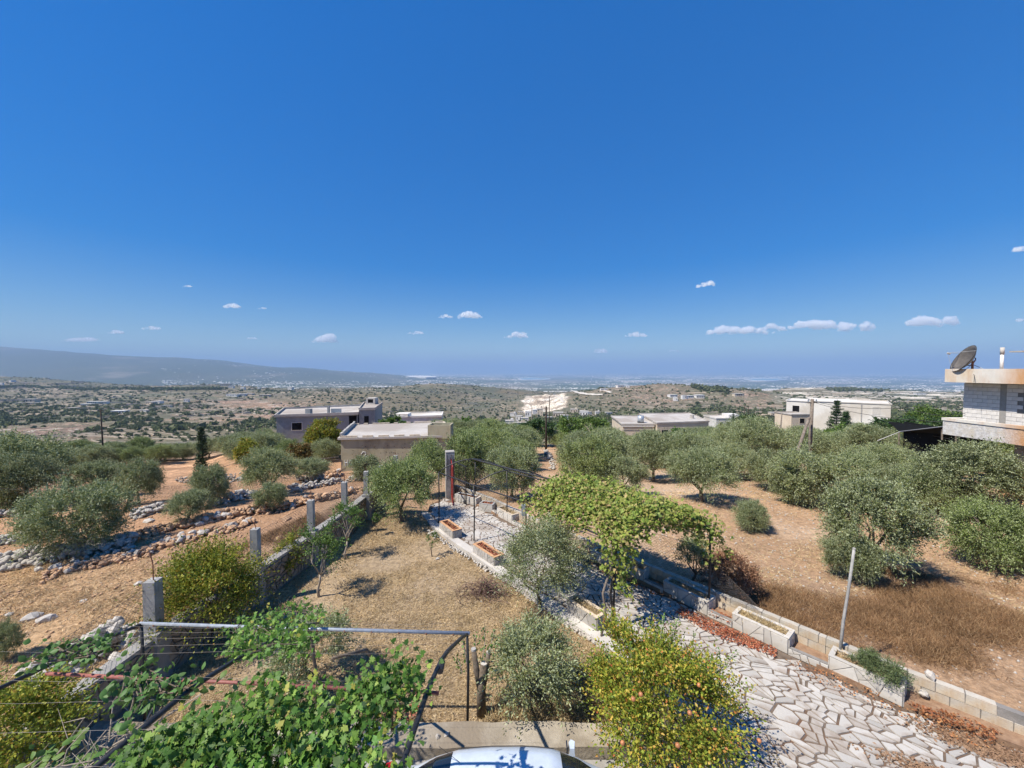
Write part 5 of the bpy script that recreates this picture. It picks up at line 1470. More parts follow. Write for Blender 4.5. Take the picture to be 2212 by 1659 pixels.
plabel = ['thick nearest fence post with a rusty bar sticking out of its top', 'second concrete fence post from the house', 'third concrete fence post from the house', 'fourth fence post with a rusty bar on top',
          'fifth concrete fence post near the far end of the wall', 'sixth fence post just past the end of the wall', 'pale farthest fence post beside the big olive']
for k, (x, y, z) in enumerate(posts):
    t = empty('fence_post', (x, y, 0), 0, plabel[k], 'fence post', 'concrete posts on the left wall')
    w = 0.125 if k == 0 else 0.105
    m_ = MB(); m_.prism([(-w, -w), (w, -w), (w, w), (-w, w)], 0.9, z, 0.04)
    rz_ = 0.1
    m_.build('shaft', M['brick_post'], t, rot=(0, 0, rz_))
    m_ = MB(); m_.prism([(-w - .05, -w - .09), (w + .09, -w - .09), (w + .09, w + .07), (-w - .05, w + .07)], -0.1, 1.08, 0.02)
    m_.build('footing', M['concrete'], t, rot=(0, 0, rz_))
    m_ = MB(); m_.tube([(0.02, 0, z - .1), (0.0, 0.02, z + .35 if k in (0, 3, 2) else z + .06), (-.04, 0, z + (.62 if k == 0 else .2))], 0.012, 5); m_.build('rebar', M['rust'], t)

def wire_net(name, label, panels, step, th, top=True, sag=0.0):
    """diamond mesh fence hung between points; each panel (p, q, z0, z1) at p and q"""
    t = empty(name, (panels[0][0][0], panels[0][0][1], 0), 0, label, 'wire fence')
    o = Vector(t.location)
    for (p, q, z0, z1, y0, y1) in panels:
        p = Vector((p[0], p[1], 0)); q = Vector((q[0], q[1], 0)); L = (q - p).length; d = (q - p) / L
        nrm = Vector((-d.y, d.x, 0))
        H = max(z1 - z0, y1 - y0)
        mb = MB()
        def pt(s, h):
            f = s / L; zb = z0 + (y0 - z0) * f; zt_ = z1 + (y1 - z1) * f
            return p + d * s + Vector((0, 0, zb + (zt_ - zb) * h - sag * math.sin(math.pi * f) * h)) + nrm * 0.03 * math.sin(7 * f + 3 * h) - o
        n = int(L / step)
        rise = H / step
        for sgn in (1, -1):
            k = -int(rise) - 1
            while k < n + int(rise) + 1:
                s0 = k * step; pts = []
                for j in range(5):
                    h = j / 4; s = s0 + sgn * h * H
                    if 0 <= s <= L: pts.append(pt(s, h))
                if len(pts) >= 2: mb.tube(pts, th, 3, cap=False)
                k += 1
        if mb.v: tag(mb.build('wire_mesh', M['mesh_wire'], t), kind='stuff')
        if top:
            m2 = MB(); m2.tube([pt(0, 1), pt(L / 2, 1), pt(L, 1)], th * 1.6, 4); m2.build('top_wire', M['mesh_wire'], t)
    return t
pn = []
pp = [(-8.16, 5.2)] + [(p[0] - .12, p[1]) for p in posts]
for i in range(6):
    pn.append((pp[i], pp[i + 1], 0.98, 2.0, 0.98, 2.05))
wire_net('chain_link_fence', 'rusty chain link fence strung between the left concrete posts', pn, 0.11, 0.0032)
wire_net('chain_link_fence', 'sagging chain link fence curling off the dark post above the block wall', [((5.62, 11.0), (6.55, 9.95), .55, 1.55, 0.5, .62), ((3.4, 13.6), (5.56, 11.1), .6, 1.5, .55, 1.75)], 0.10, 0.0026)
wire_net('chain_link_fence', 'grey wire screen beside the gate pillar', [((-3.1, 20.95), (-1.95, 19.75), .6, 2.3, .6, 2.1), ((-1.95, 19.75), (-.3, 17.45), .6, 1.9, .6, 1.7)], 0.09, 0.0028)

# ------------------------------------------------------------------ near arbor (frame over the car yard)
def zarch(Y):
    return float(np.interp(Y, [0.5, 2.2, 3.2, 4.1, 4.7, 5.3, 6.0, 6.6, 7.1], [2.9, 3.35, 3.45, 3.33, 3.18, 2.96, 2.66, 2.40, 2.15]))
arb = empty('arbor', (-3.8, 7.1, 0), 0, 'black pipe arbor with grey and red cross pipes over the parked car', 'arbor')
ao = Vector(arb.location)
def apipe(name, pts, r, mat, sides=8):
    m_ = MB(); m_.tube([Vector(p) - ao for p in pts], r, sides); return m_.build(name, M[mat], arb, True)
YA, ZA = 7.12, 2.14
P_L = aty(305, 1349, YA); P_R = aty(1009, 1370, YA)
XL, XR = P_L.x, P_R.x; XM = -3.62
apipe('grey_pipe', [P_L + Vector((-.02, 0, .02)), P_L.lerp(P_R, .5) + Vector((0, 0, .012)), P_R + Vector((0.05, 0, .02))], 0.032, 'grey_pipe', 10)
for x, zp in ((XL, P_L.z), (XR, P_R.z)):
    apipe('post', [(x, YA, 0.1), (x + .02, YA, 1.2), (x, YA, zp)], 0.026, 'black_pipe')
ys = [7.1, 6.85, 6.6, 6.3, 6.0, 5.6, 5.3, 4.9, 4.5, 4.1, 3.6, 3.2, 2.7, 2.2, 1.4, 0.5]
for x, dz, dx in ((XL, P_L.z - ZA, -0.0), (XM, 0.0, 0.0), (XR, P_R.z - ZA, -0.12)):
    apipe('arch_pipe', [(x + dx * math.sin(min(1, (7.1 - y) / 5) * 1.5), y, (zarch(y) if x > XL else 2.15 + (zarch(y) - 2.15) * .45) + dz * max(0, (y - 5)) / 2.1) for y in ys], 0.030, 'black_pipe')
apipe('red_pipe', [aty(100, 1455, 4.85), aty(475, 1473, 4.78), aty(948, 1497, 4.7)], 0.021, 'red_pipe')
for y in (6.85, 6.55, 6.25, 5.9, 5.5, 5.15, 4.4, 4.0, 3.6, 3.2, 2.8):
    apipe('wire', [(XL, y, zarch(y) + .02), (XL / 2 + XM / 2, y, zarch(y) - .02), (XM, y, zarch(y) + .03), (XM / 2 + XR / 2, y, zarch(y) - .02), (XR, y, zarch(y) + .02)], 0.0016, 'wire', 4)
for k in range(12):      # wire ties round the grey pipe
    p = P_L.lerp(P_R, (k + .5) / 12); m_ = MB(); m_.tube([p - ao + Vector((-.012, 0, 0)), p - ao + Vector((.012, 0, 0.01))], 0.037, 8); m_.build('wire_tie', M['rust'], arb)
for (x, y, z) in ((XR, 4.75, zarch(4.75)),):
    m_ = MB(); m_.tube([Vector((x - .05, y - .08, z - .02)) - ao, Vector((x - .05, y + .06, z)) - ao], 0.045, 8); m_.build('coupling', M['black_pipe'], arb)

# ------------------------------------------------------------------ grape vines with real lobed leaves
def grape_leaf():
    pts = []
    spec = [(0.0, 0.08), (18, 0.36), (38, 0.56), (52, 0.30), (70, 0.60), (90, 0.80), (108, 0.36), (130, 0.66), (152, 0.72), (180, 1.08)]
    for a, r in spec: pts.append((a, r))
    full = pts + [(360 - a, r) for a, r in reversed(pts[1:-1])]
    V = [(0, 0.0, 0.0)]
    for a, r in full:
        t = math.radians(a); x = math.sin(t) * r * .78; y = -math.cos(t) * r * .78
        V.append((x, y, -0.10 * abs(x) - 0.12 * (y if y > 0 else 0) ** 2 + 0.05 * math.cos(5 * t)))
    V = np.array(V); n = len(V) - 1
    F = np.array([(0, 1 + i, 1 + (i + 1) % n) for i in range(n)])
    return V, F
GV, GF = grape_leaf()
_h = np.array([(0, -.05), (.22, .12), (.36, .38), (.30, .66), (.0, .98), (-.30, .66), (-.36, .38), (-.22, .12)])
HV = np.array([(0, .35, .0)] + [(x, y, -abs(x) * .25 - .1 * y * y) for x, y in _h]); HF = np.array([(0, 1 + i, 1 + (i + 1) % 8) for i in range(8)])
def frames(nrm, yaw):
    nrm = unit(nrm); a = np.where(np.abs(nrm[:, 2:3]) < .9, np.array([[0, 0, 1.0]]), np.array([[1.0, 0, 0]]))
    X = unit(np.cross(a, nrm)); Y = np.cross(nrm, X)
    c, s = np.cos(yaw)[:, None], np.sin(yaw)[:, None]
    return X * c + Y * s, -X * s + Y * c, nrm
def leaf_cloud(parent, P, nrm, size, mat, V, F, seed, singles=300, name='leaf', rest='foliage', yaw=None):
    r = np.random.default_rng(seed); n = len(P)
    yaw = r.uniform(0, 6.28, n) if yaw is None else yaw
    X, Y, Z = frames(nrm, yaw); S = size * r.uniform(0.6, 1.25, n)
    o = np.array(parent.location)
    # the nearest leaves (they show largest) are single objects
    d = np.linalg.norm(P - np.array([0, 0, CZ]), axis=1) / S
    order = np.argsort(d + (P[:, 2] < np.median(P[:, 2])) * 3)
    me = np_mesh(name, V, F, mat)
    me2 = []
    for j in range(4):
        V2 = V.copy(); V2[:, 2] += (r.uniform(-.1, .1) * V[:, 0] ** 2 + r.uniform(-.25, .1) * V[:, 1] ** 2) * 1.2; V2[:, 0] *= r.uniform(.88, 1.1)
        me2.append(np_mesh(name, V2, F, mat))
    # every leaf object its own tone: island random is constant for one island, so tones come from four small meshes and object random
    for i in order[:singles]:
        mt_ = Matrix(((X[i][0], Y[i][0], Z[i][0], P[i][0] - o[0]), (X[i][1], Y[i][1], Z[i][1], P[i][1] - o[1]), (X[i][2], Y[i][2], Z[i][2], P[i][2] - o[2]), (0, 0, 0, 1)))
        ob = bpy.data.objects.new(name, me2[i % 4]); COL.objects.link(ob); ob.parent = parent
        ob.matrix_basis = mt_ @ Matrix.Scale(float(S[i]), 4)
    ix = order[singles:]
    if len(ix):
        A = (X[ix][:, None, :] * V[None, :, 0:1] + Y[ix][:, None, :] * V[None, :, 1:2] + Z[ix][:, None, :] * V[None, :, 2:3]) * S[ix][:, None, None] + (P[ix] - o)[:, None, :]
        FF = (F[None] + (np.arange(len(ix)) * len(V))[:, None, None]).reshape(-1, 3)
        tag(obj(rest, np_mesh(rest, A.reshape(-1, 3), FF, mat), parent), kind='stuff')

def on_arch(u, v, lift=0.0):
    """point of the arbor roof seen at (u, v)"""
    x, y, w = ray(u, v); Y = 5.0
    for _ in range(30):
        z = zarch(Y) + lift; t = (z - CZ) / w; Y = 0.5 * Y + 0.5 * y * t
    t = Y / y
    return np.array([x * t, Y, CZ + w * t])

def vine(label, poly, n, thick, size, mat, V, F, seed, trunk=None, singles=300, lift=0.05, cat='grape vine', name='grape_vine', dens=.38, clump=9):
    r = np.random.default_rng(seed)
    us = [p[0] for p in poly]; vs_ = [p[1] for p in poly]
    nc = n // clump
    u = r.uniform(min(us), max(us), nc * 5); v = r.uniform(min(vs_), max(vs_), nc * 5)
    k = inpoly(u, v, poly) & (fbm(u / 45, v / 45, seed, 3) > dens)
    u = u[k][:nc]; v = v[k][:nc]
    C = np.array([on_arch(a, b, lift) for a, b in zip(u, v)])
    hump = fbm(C[:, 0] * 1.6, C[:, 1] * 1.6, seed + 2, 3)
    C[:, 2] += (hump - 0.5) * thick * 1.6
    P = (C[:, None, :] + r.normal(size=(len(C), clump, 3)) * np.array([.11, .11, thick * .45])).reshape(-1, 3)
    nr_ = r.normal(size=P.shape) * 0.75 + np.array([-0.25, -0.65, 0.65])
    c = P.mean(axis=0)
    t = empty(name, (float(c[0]), float(c[1]), float(c[2])), 0, label, cat)
    leaf_cloud(t, P, nr_, size, mat, V, F, seed, singles)
    m_ = MB()
    if trunk:
        m_.tube([Vector(p) - Vector(c) for p in trunk], [0.035, 0.03, 0.028, 0.02][:len(trunk)], 6)
        m_.build('trunk', M['bark'], t, True)
    m_ = MB()
    for j in range(0, len(C) - 6, max(1, len(C) // 26)):
        q = C[j]; e = C[np.argmin(np.abs(np.linalg.norm(C - q, axis=1) - 0.7))]
        m_.tube([q - c, (q + e) / 2 - c + r.normal(size=3) * .04, e - c], 0.007, 4)
    tag(m_.build('canes', M['bark'], t), kind='stuff')
    return t
vine('dense bright green grape vine covering the near arbor left of the car', [(255, 1665), (330, 1612), (400, 1568), (500, 1512), (600, 1490), (640, 1500), (690, 1455), (735, 1520), (800, 1470), (880, 1440), (918, 1440), (905, 1492), (860, 1530), (800, 1560), (770, 1600), (790, 1640), (850, 1670), (820, 1800), (250, 1800)],
     6400, 0.24, 0.064, M['vine_leaf'], GV, GF, 401, trunk=[(-2.2, 6.9, 0.1), (-2.25, 6.7, 1.4), (-2.3, 5.9, 2.5), (-2.5, 5.2, 2.9)])
vine('separate tuft of grape vine draped over the galvanised front pipe', [(478, 1418), (498, 1372), (520, 1352), (570, 1335), (600, 1305), (650, 1298), (680, 1312), (690, 1345), (678, 1385), (640, 1398), (600, 1402), (560, 1420), (520, 1428)],
     1150, 0.15, 0.062, M['vine_leaf'], GV, GF, 402, trunk=[(-3.75, 7.15, 0.0), (-3.72, 7.12, 1.0), (-3.80, 7.1, 1.9), (-3.85, 6.95, 2.2)], singles=260, dens=.25)
vine('young vine shoots with round leaves on the left end of the arbor', [(50, 1408), (90, 1378), (150, 1395), (190, 1380), (250, 1372), (262, 1385), (240, 1412), (190, 1425), (130, 1450), (80, 1445), (60, 1425)],
     230, 0.10, 0.085, M['dark_vine'], HV, HF, 403, singles=230, dens=.3, name='climber', cat='climber', clump=5)
vine('trailing climber with large round leaves hanging over the red pipe', [(225, 1500), (270, 1450), (300, 1440), (330, 1470), (420, 1472), (440, 1478), (400, 1510), (330, 1510), (300, 1535), (285, 1580), (262, 1570), (300, 1525), (240, 1515)],
     260, 0.10, 0.085, M['dark_vine'], HV, HF, 404, singles=260, dens=.2, name='climber', cat='climber', clump=5)
# bush in the lower left corner, with bare twigs
bush('shrub', 'tangled yellow green shrub in the lower left corner by the fence wall', 'shrub', 20, 1480, 1850, 230, 'yellow_leaf', 405, Y=5.7, lobes=60, twigs=26, per=8, L=0.05, W=0.016, inner=.3, up=.6, stem=.3, r0=.04, tw=.6, open_=.1)
tl = empty('climber', (-5.7, 5.0, 1.6), 0, 'large leaved climber with bare pale twigs at the bottom left corner', 'climber')
r = np.random.default_rng(9); m_ = MB(); LP = []
for k in range(34):
    b = np.array([r.uniform(-.9, .5), r.uniform(-.5, .4), r.uniform(-.5, 0)]); e = b + np.array([r.uniform(-.2, 1.3), r.uniform(-.2, .5), r.uniform(.1, .8)])
    md = (b + e) / 2 + r.normal(size=3) * .12
    m_.tube([b, md, e, e + r.normal(size=3) * .12], [0.012, .009, .006, .003], 5)
    for j in range(3): m_.tube([md, md + r.normal(size=3) * .2], [.005, .002], 4)
    if k % 2: LP += [e + r.normal(size=3) * .06 for _ in range(5)]
m_.build('twigs', M['pale_bark'], tl)
LP = np.array(LP + [np.array([r.uniform(-1.0, .2), r.uniform(-.4, .2), r.uniform(-.35, .15)]) for _ in range(130)]) + np.array([-5.7, 5.0, 1.6])
leaf_cloud(tl, LP, r.normal(size=LP.shape) * .5 + np.array([0, -.3, .9]), 0.12, M['green_leaf'], HV, HF, 9, singles=220)

# ------------------------------------------------------------------ far arbor over the path with its fading vine
far = empty('arbor', (0, 15, 0), 0, 'black pipe arbor arching over the far marble path to the gate', 'arbor'); fo = Vector(far.location)
ROWS = [((-3.3, 17.14), (-0.24, 17.4)), ((-1.53, 15.27), (1.6, 15.7)), ((0.48, 13.24), (3.45, 13.75)), ((2.69, 9.98), (5.6, 10.72))]
HT = [2.30, 2.28, 2.30, 2.38]
def farpt(s, t):
    """s along the rows 0..3, t across 0..1 -> point on the arched roof"""
    s = min(max(s, 0), 3); i = min(int(s), 2); f = s - i
    a = Vector(ROWS[i][0]).lerp(Vector(ROWS[i + 1][0]), f); b = Vector(ROWS[i][1]).lerp(Vector(ROWS[i + 1][1]), f)
    p = a.lerp(b, t); z = HT[i] * (1 - f) + HT[i + 1] * f
    return Vector((p.x, p.y, z + 0.58 * math.sin(math.pi * min(max(t, 0), 1)) ** 0.8))
def fpipe(name, pts, r, mat='black_pipe', sides=6):
    m_ = MB(); m_.tube([Vector(p) - fo for p in pts], r, sides); return m_.build(name, M[mat], far, True)
for i in range(4):
    fpipe('arch_pipe', [farpt(i, t / 14) for t in range(15)], 0.026)
    for e in (0, 1):
        x, y = ROWS[i][e]
        fpipe('post', [(x, y, 0.0), (x + .02, y, 1.2), (x, y, HT[i])], 0.028)
for t, rr2 in ((0, .026), (1, .026), (0.5, .036)):
    fpipe('purlin', [farpt(s / 6, t) for s in range(19)], rr2)
fpipe('post', [(-1.9, 19.7, 0.5), (-1.9, 19.7, 2.15)], 0.026)
fpipe('twisted_stake', [(2.28, 9.62, 0.0), (2.42, 9.75, .7), (2.36, 9.8, 1.1), (2.66, 9.95, 1.9), (2.6, 10.0, 2.3)], 0.032, 'wood')
m_ = MB(); m_.box(0.33 - fo.x, 0.47 - fo.x, 13.16 - fo.y, 13.3 - fo.y, 1.85, 2.22); m_.build('junction_box', M['tank'], far)
# vine over rows 1.9 .. 3.1
r = np.random.default_rng(77); P = []; Nn = []
for _ in range(1900):
    s = r.uniform(1.9, 3.05); t = r.uniform(-0.04, 1.02)
    if s < 2.05 and r.uniform() < .5: continue
    if t < .12 and s > 2.5 and r.uniform() < .4: continue
    if fbm(np.array([s * 4.2]), np.array([t * 3.4]), 8, 3)[0] < .20: continue
    p = np.array(farpt(s, t)) + r.normal(size=3) * np.array([.15, .15, .12]); p[2] += 0.05
    n = 11
    P.append(p + r.normal(size=(n, 3)) * np.array([.13, .13, .09])); Nn.append(r.normal(size=(n, 3)) * .6 + np.array([-.15, -.3, .8]))
def strand(x, y, z, L, n, dx=0, dy=0, w=.09):
    k = np.linspace(0, 1, n)[:, None]
    pts = np.array([x, y, z]) + k * np.array([dx, dy, -L]) + r.normal(size=(n, 3)) * np.array([w, w, .03])
    P.append(pts); Nn.append(r.normal(size=(n, 3)) * .6 + np.array([-.3, -.6, .35]))
for (s, t, L, n, dx) in ((3.0, .98, 1.0, 60, .12), (3.0, 1.04, .7, 55, .35), (3.03, .9, .95, 45, .1), (3.0, .82, .6, 35, 0), (3.05, .7, .35, 40, 0), (3.0, .6, .45, 40, 0), (3.02, .5, .4, 40, 0), (3.0, .4, .3, 40, 0),
                         (3.02, .3, .5, 60, 0), (3.0, .15, .9, 90, 0), (3.0, .08, 1.5, 130, 0), (3.0, 0.02, 1.3, 110, .05), (2.97, .0, .8, 80, -.1), (2.95, .22, .6, 80, 0), (2.9, .1, .7, 60, -.2), (3.05, .12, 1.9, 60, .1)):
    p = farpt(s, t); strand(p.x, p.y - .1, p.z, L, n, dx, -.1, .13 if s < 3.01 and t < .3 else .07)
for s in np.linspace(1.95, 2.9, 12):
    p = farpt(s, 1.0); strand(p.x, p.y, p.z, r.uniform(.2, .5), 20, .05)
    p = farpt(s, 0.0)
    if s < 2.4: strand(p.x, p.y, p.z, r.uniform(.1, .35), 16)
P = np.concatenate(P); Nn = np.concatenate(Nn)
fv = empty('grape_vine', (3.0, 12.0, 2.5), 0, 'fading yellowish grape vine draped over the far arbor above the path', 'grape vine')
V2, F2 = GV.copy(), GF
leaf_cloud(fv, P, Nn, 0.084, M['vine_dry'], V2, F2, 78, singles=300)
m_ = MB(); vo_ = Vector((3.0, 12.0, 2.5))
m_.tube([Vector((2.75, 9.9, 0)) - vo_, Vector((2.6, 9.95, 1.0)) - vo_, Vector((2.8, 10.1, 2.2)) - vo_, Vector((3.3, 10.8, 2.8)) - vo_], [.04, .035, .03, .02], 6)
for k in range(22):
    a = farpt(r.uniform(2, 3), r.uniform(0, 1)); b = farpt(r.uniform(2, 3), r.uniform(0, 1))
    if (a - b).length < 2: m_.tube([a - vo_, (a + b) / 2 - vo_ + Vector((0, 0, .1)), b - vo_], .01, 4)
m_.build('trunk', M['bark'], fv)

# ------------------------------------------------------------------ gate pillar and gate
t = empty('gate_pillar', (-3.42, 21.0, 0), 0.25, 'tall weathered concrete gate pillar at the end of the path', 'gate pillar')
m_ = MB(); w = .235
m_.prism([(-w, -w), (w, -w), (w, w), (-w, w)], -0.3, 2.42, 0.0); m_.build('shaft', M['brick_post'], t)
m_ = MB()
for k, x in enumerate((-.16, -.09, -.01, .07, .15)):
    m_.box(x, x + .018, -w - .006, -w - .001, 0.9 + .1 * (k % 2), 2.30 - .12 * ((k * 2) % 3))
m_.build('groove', M['opening'], t)
m_ = MB(); m_.prism([(-w - .01, -w - .01), (w + .01, -w - .01), (w + .01, w + .01), (-w - .01, w + .01)], 2.42, 2.46, 0.02); m_.build('cap', M['marble_old'], t)
def gate_leaf(label, x, y, rz, L, mat, bars):
    g = empty('gate', (x, y, 0), rz, label, 'gate')
    m_ = MB()
    for h0 in (0.08, 1.05, 1.95): m_.box(0, L, -.02, .02, h0, h0 + .045)
    m_.box(0, .045, -.022, .022, .05, 2.08); m_.box(L - .045, L, -.022, .022, .05, 2.0)
    m_.build('frame', M[mat], g)
    for k in range(bars):
        xx = L * (k + 1) / (bars + 1); m2 = MB(); m2.tube([(xx, 0, .12), (xx, 0, 1.97)], .011, 5); m2.build('bar', M[mat], g)
    return g
gate_leaf('red painted metal gate leaf standing open at the pillar', -3.30, 20.72, math.radians(-78), 1.5, 'red_metal', 9)
gate_leaf('black metal gate leaf folded back behind the red one', -3.16, 20.70, math.radians(-58), 1.55, 'black_pipe', 7)

# ------------------------------------------------------------------ loose garden things
st = empty('tree_stump', (-0.62, 7.55, 0), 0, 'pruned tree stump with white cut ends and fresh shoots', 'tree stump')
m_ = MB(); m_.tube([(0, 0, -.1), (0, 0, .5), (.05, .05, .95)], [.10, .085, .07], 8); m_.tube([(0, 0, .35), (-.1, .05, .8), (-.16, .05, 1.25)], [.07, .06, .05], 8); m_.tube([(.02, 0, .4), (.1, .08, .8), (.14, .1, 1.15)], [.06, .05, .045], 8)
m_.build('trunk', M['bark'], st, True)
for (x, y, z, rr2) in ((.05, .05, .955, .072), (-.16, .05, 1.255, .053), (.14, .1, 1.155, .047)):
    m_ = MB(); m_.prism([(x + rr2 * math.cos(a * .785), y + rr2 * math.sin(a * .785)) for a in range(8)], z - .03, z + .006, .05); m_.build('cut_end', M['marble'], st)
shoots(st, 'sprout_leaves', 'green_leaf', [((-.3, .1, .9), (-.42, .15, 1.5)), ((0, .1, .9), (.05, .3, 1.55)), ((.1, .1, 1.0), (.25, .35, 1.45)), ((-.1, .1, .9), (-.15, .35, 1.35)), ((.1, .1, 1.1), (.3, .1, 1.35)), ((-.4, .1, .7), (-.55, .2, 1.0))], .06, .02, 12, 36)['kind'] = 'stuff'
g = ground(1050, 1285); r = np.random.default_rng(12); m_ = MB()
for k in range(330):
    a = r.uniform(0, 6.28); d_ = abs(r.normal()) * .45; x, y = math.cos(a) * d_ * 1.1, math.sin(a) * d_ * .75
    an = r.uniform(0, 6.28); L_ = r.uniform(.15, .6); z = max(.02, .38 * math.exp(-d_ * d_ * 3) * r.uniform(0, 1))
    e = np.array([x + math.cos(an) * L_, y + math.sin(an) * L_ * .7, max(.02, z + r.uniform(-.12, .25))])
    m_.tube([(x, y, z), ((x + e[0]) / 2 + r.normal() * .05, (y + e[1]) / 2 + r.normal() * .05, (z + e[2]) / 2 + .06), e], [.008, .006, .003], 3, cap=False)
tag(m_.build('brush_pile', M['twig'], None, loc=(g.x, g.y, g.z)), 'heap of cut dry twigs beside the marble path border', 'brush pile', kind=None)
tag([o for o in COL.objects if o.name == 'brush_pile'][0], kind='stuff')
# leaning concrete pole on the right wall with its stub of wire
t = empty('pole', (8.0, 8.62, 0.0), 0, 'thin peeling grey pole leaning right beside the block wall', 'pole')
p0 = aty(1812, 1408, 8.75); p1 = aty(1845, 1186, 8.55)
t.location = p0
m_ = MB(); m_.tube([(0, 0, -.5), (p1 - p0) * .3, (p1 - p0) * .62 + Vector((.01, 0, 0)), p1 - p0], [.034, .032, .029, .027], 7); m_.build('shaft', M['brick_post'], t, True)
m_ = MB(); m_.tube([(p1 - p0) * .995, (p1 - p0) * 1.01], .029, 7); m_.build('tip', M['marble_old'], t)
for (nm, lab, pts, rr2) in (('wire', 'dark wire running from the vine down to the ground behind the fence', [(1440, 1122, 11), (1490, 1170, 10.8), (1600, 1230, 10.2)], .008),):
    pass
dw = empty('dead_branch', tuple(aty(1455, 1135, 12.6)), 0, 'dark thin branch sticking out below the fading vine', 'branch')
m_ = MB(); q0 = dw.location.copy(); m_.tube([(0, 0, 0), aty(1505, 1155, 12.6) - q0, aty(1575, 1178, 12.6) - q0], [.02, .014, .006], 5); m_.build('branch', M['wood'], dw)

# ------------------------------------------------------------------ yard behind the car
m_ = MB(); m_.prism([(-7.85, 1.0), (4.4, 1.0), (4.2, 6.55), (-7.85, 6.55)], -0.25, 0.022)
tag(m_.build('yard', M['concrete']), kind='structure')
t = empty('retaining_wall', (-3.2, 6.82, 0), 0, 'broad rough concrete ledge behind the parked car', 'wall')
m_ = MB(); rj = random.Random(6); pts = []
for k in range(31):
    x = -4.65 + 11.8 * k / 30; pts.append((x, 0.24 + rj.uniform(-.035, .03)))
pts2 = [(-4.65 + 11.8 * k / 30, -0.26 + rj.uniform(-.02, .02)) for k in range(30, -1, -1)]
for k in range(30):
    m_.prism([pts[k], pts[k + 1], pts2[29 - k], pts2[30 - k]], -0.2, 0.235)
m_.build('ledge', M['ledge'], t)

# ------------------------------------------------------------------ car: silver white hatchback, front to the right
car = empty('parked_car', (0.0, 4.85, 0.022), 0, 'silver white hatchback parked under the arbor, dappled by vine shade', 'car')
XS = [-1.98, -1.93, -1.75, -1.35, -.8, 0, .7, 1.35, 1.75, 2.0, 2.08]
def body_sec(x):
    w = np.interp(x, [-1.98, -1.9, -1.5, 0, 1.4, 1.85, 2.08], [.60, .76, .84, .86, .84, .76, .52])
    zb = np.interp(x, [-1.98, -1.6, 1.7, 2.08], [.42, .25, .25, .40])
    zt_ = np.interp(x, [-1.98, -1.85, -1.3, 0, 1.0, 1.35, 1.8, 2.0, 2.08], [.86, .98, 1.0, .97, .96, .93, .80, .68, .58])
    return w, zb, zt_
V = []; F = []; n = 20
xs_ = np.linspace(-1.98, 2.08, 34)
for x in xs_:
    w, zb, zt_ = body_sec(x)
    for k in range(n):
        a = 2 * math.pi * k / n; c, s = math.cos(a), math.sin(a)
        e = 0.42
        V.append((x, w * math.copysign(abs(c) ** e, c), (zt_ + zb) / 2 + (zt_ - zb) / 2 * math.copysign(abs(s) ** .55, s)))
for i in range(len(xs_) - 1):
    for k in range(n):
        F.append((i * n + k, (i + 1) * n + k, (i + 1) * n + (k + 1) % n, i * n + (k + 1) % n))
me = bpy.data.meshes.new('body'); me.from_pydata(V, [], F + [tuple(range(n - 1, -1, -1))[::-1], tuple(range((len(xs_) - 1) * n, len(xs_) * n))]); me.materials.append(M['paint'])
bmx = bmesh.new(); bmx.from_mesh(me); bmesh.ops.recalc_face_normals(bmx, faces=bmx.faces); bmx.to_mesh(me); bmx.free()
for p in me.polygons: p.use_smooth = True
obj('body', me, car)
def cab(x, a, lift=0.0):
    """cabin surface: a from 0 (right-hand side of the car body at belt) over the roof to pi"""
    H = np.interp(x, [-1.62, -1.4, -1.1, -.78, -.3, .2, .6, .95, 1.3, 1.42], [0, .17, .36, .475, .51, .51, .47, .30, .07, 0])
    W_ = np.interp(x, [-1.62, -1.2, -.5, .4, 1.0, 1.42], [.66, .72, .76, .77, .75, .66])
    c, s = math.cos(a), math.sin(a)
    taper = 1 - 0.20 * (abs(s) ** .6)
    return (x, (W_ + lift) * math.copysign(abs(c) ** .34, c) * (1 if abs(c) > .5 else 1) * (1 - .20 * min(1, abs(s) * 1.2)), .94 + (H + lift) * abs(s) ** .45)
def cab_mesh(name, x0, x1, a0, a1, lift, mat, nx=24, na=20):
    V = []; F = []
    for i in range(nx + 1):
        for k in range(na + 1):
            V.append(cab(x0 + (x1 - x0) * i / nx, a0 + (a1 - a0) * k / na, lift))
    for i in range(nx):
        for k in range(na):
            q = i * (na + 1) + k; F.append((q, q + na + 1, q + na + 2, q + 1))
    me = bpy.data.meshes.new(name); me.from_pydata(V, [], F); me.materials.append(mat)
    for p in me.polygons: p.use_smooth = True
    return obj(name, me, car)
PI = math.pi
cab_mesh('roof', -1.62, 1.42, 0.0, PI, 0.0, M['paint'], 40, 30)
cab_mesh('windscreen', .70, 1.34, PI * .22, PI * .78, .006, M['car_glass'])
cab_mesh('rear_window', -1.40, -.86, PI * .24, PI * .76, .006, M['car_glass'])
for a0, a1 in ((.035, .17), (PI - .17, PI - .035)):
    cab_mesh('side_window', -1.0, .05, a0, a1, .006, M['car_glass']); cab_mesh('side_window', .12, .92, a0, a1, .006, M['car_glass'])
m_ = MB()
for a in (PI * .205, PI * .795):
    m_.tube([cab(x, a, .008) for x in np.linspace(-.78, .62, 10)], .008, 4)
m_.build('roof_trim', M['rubber'], car)
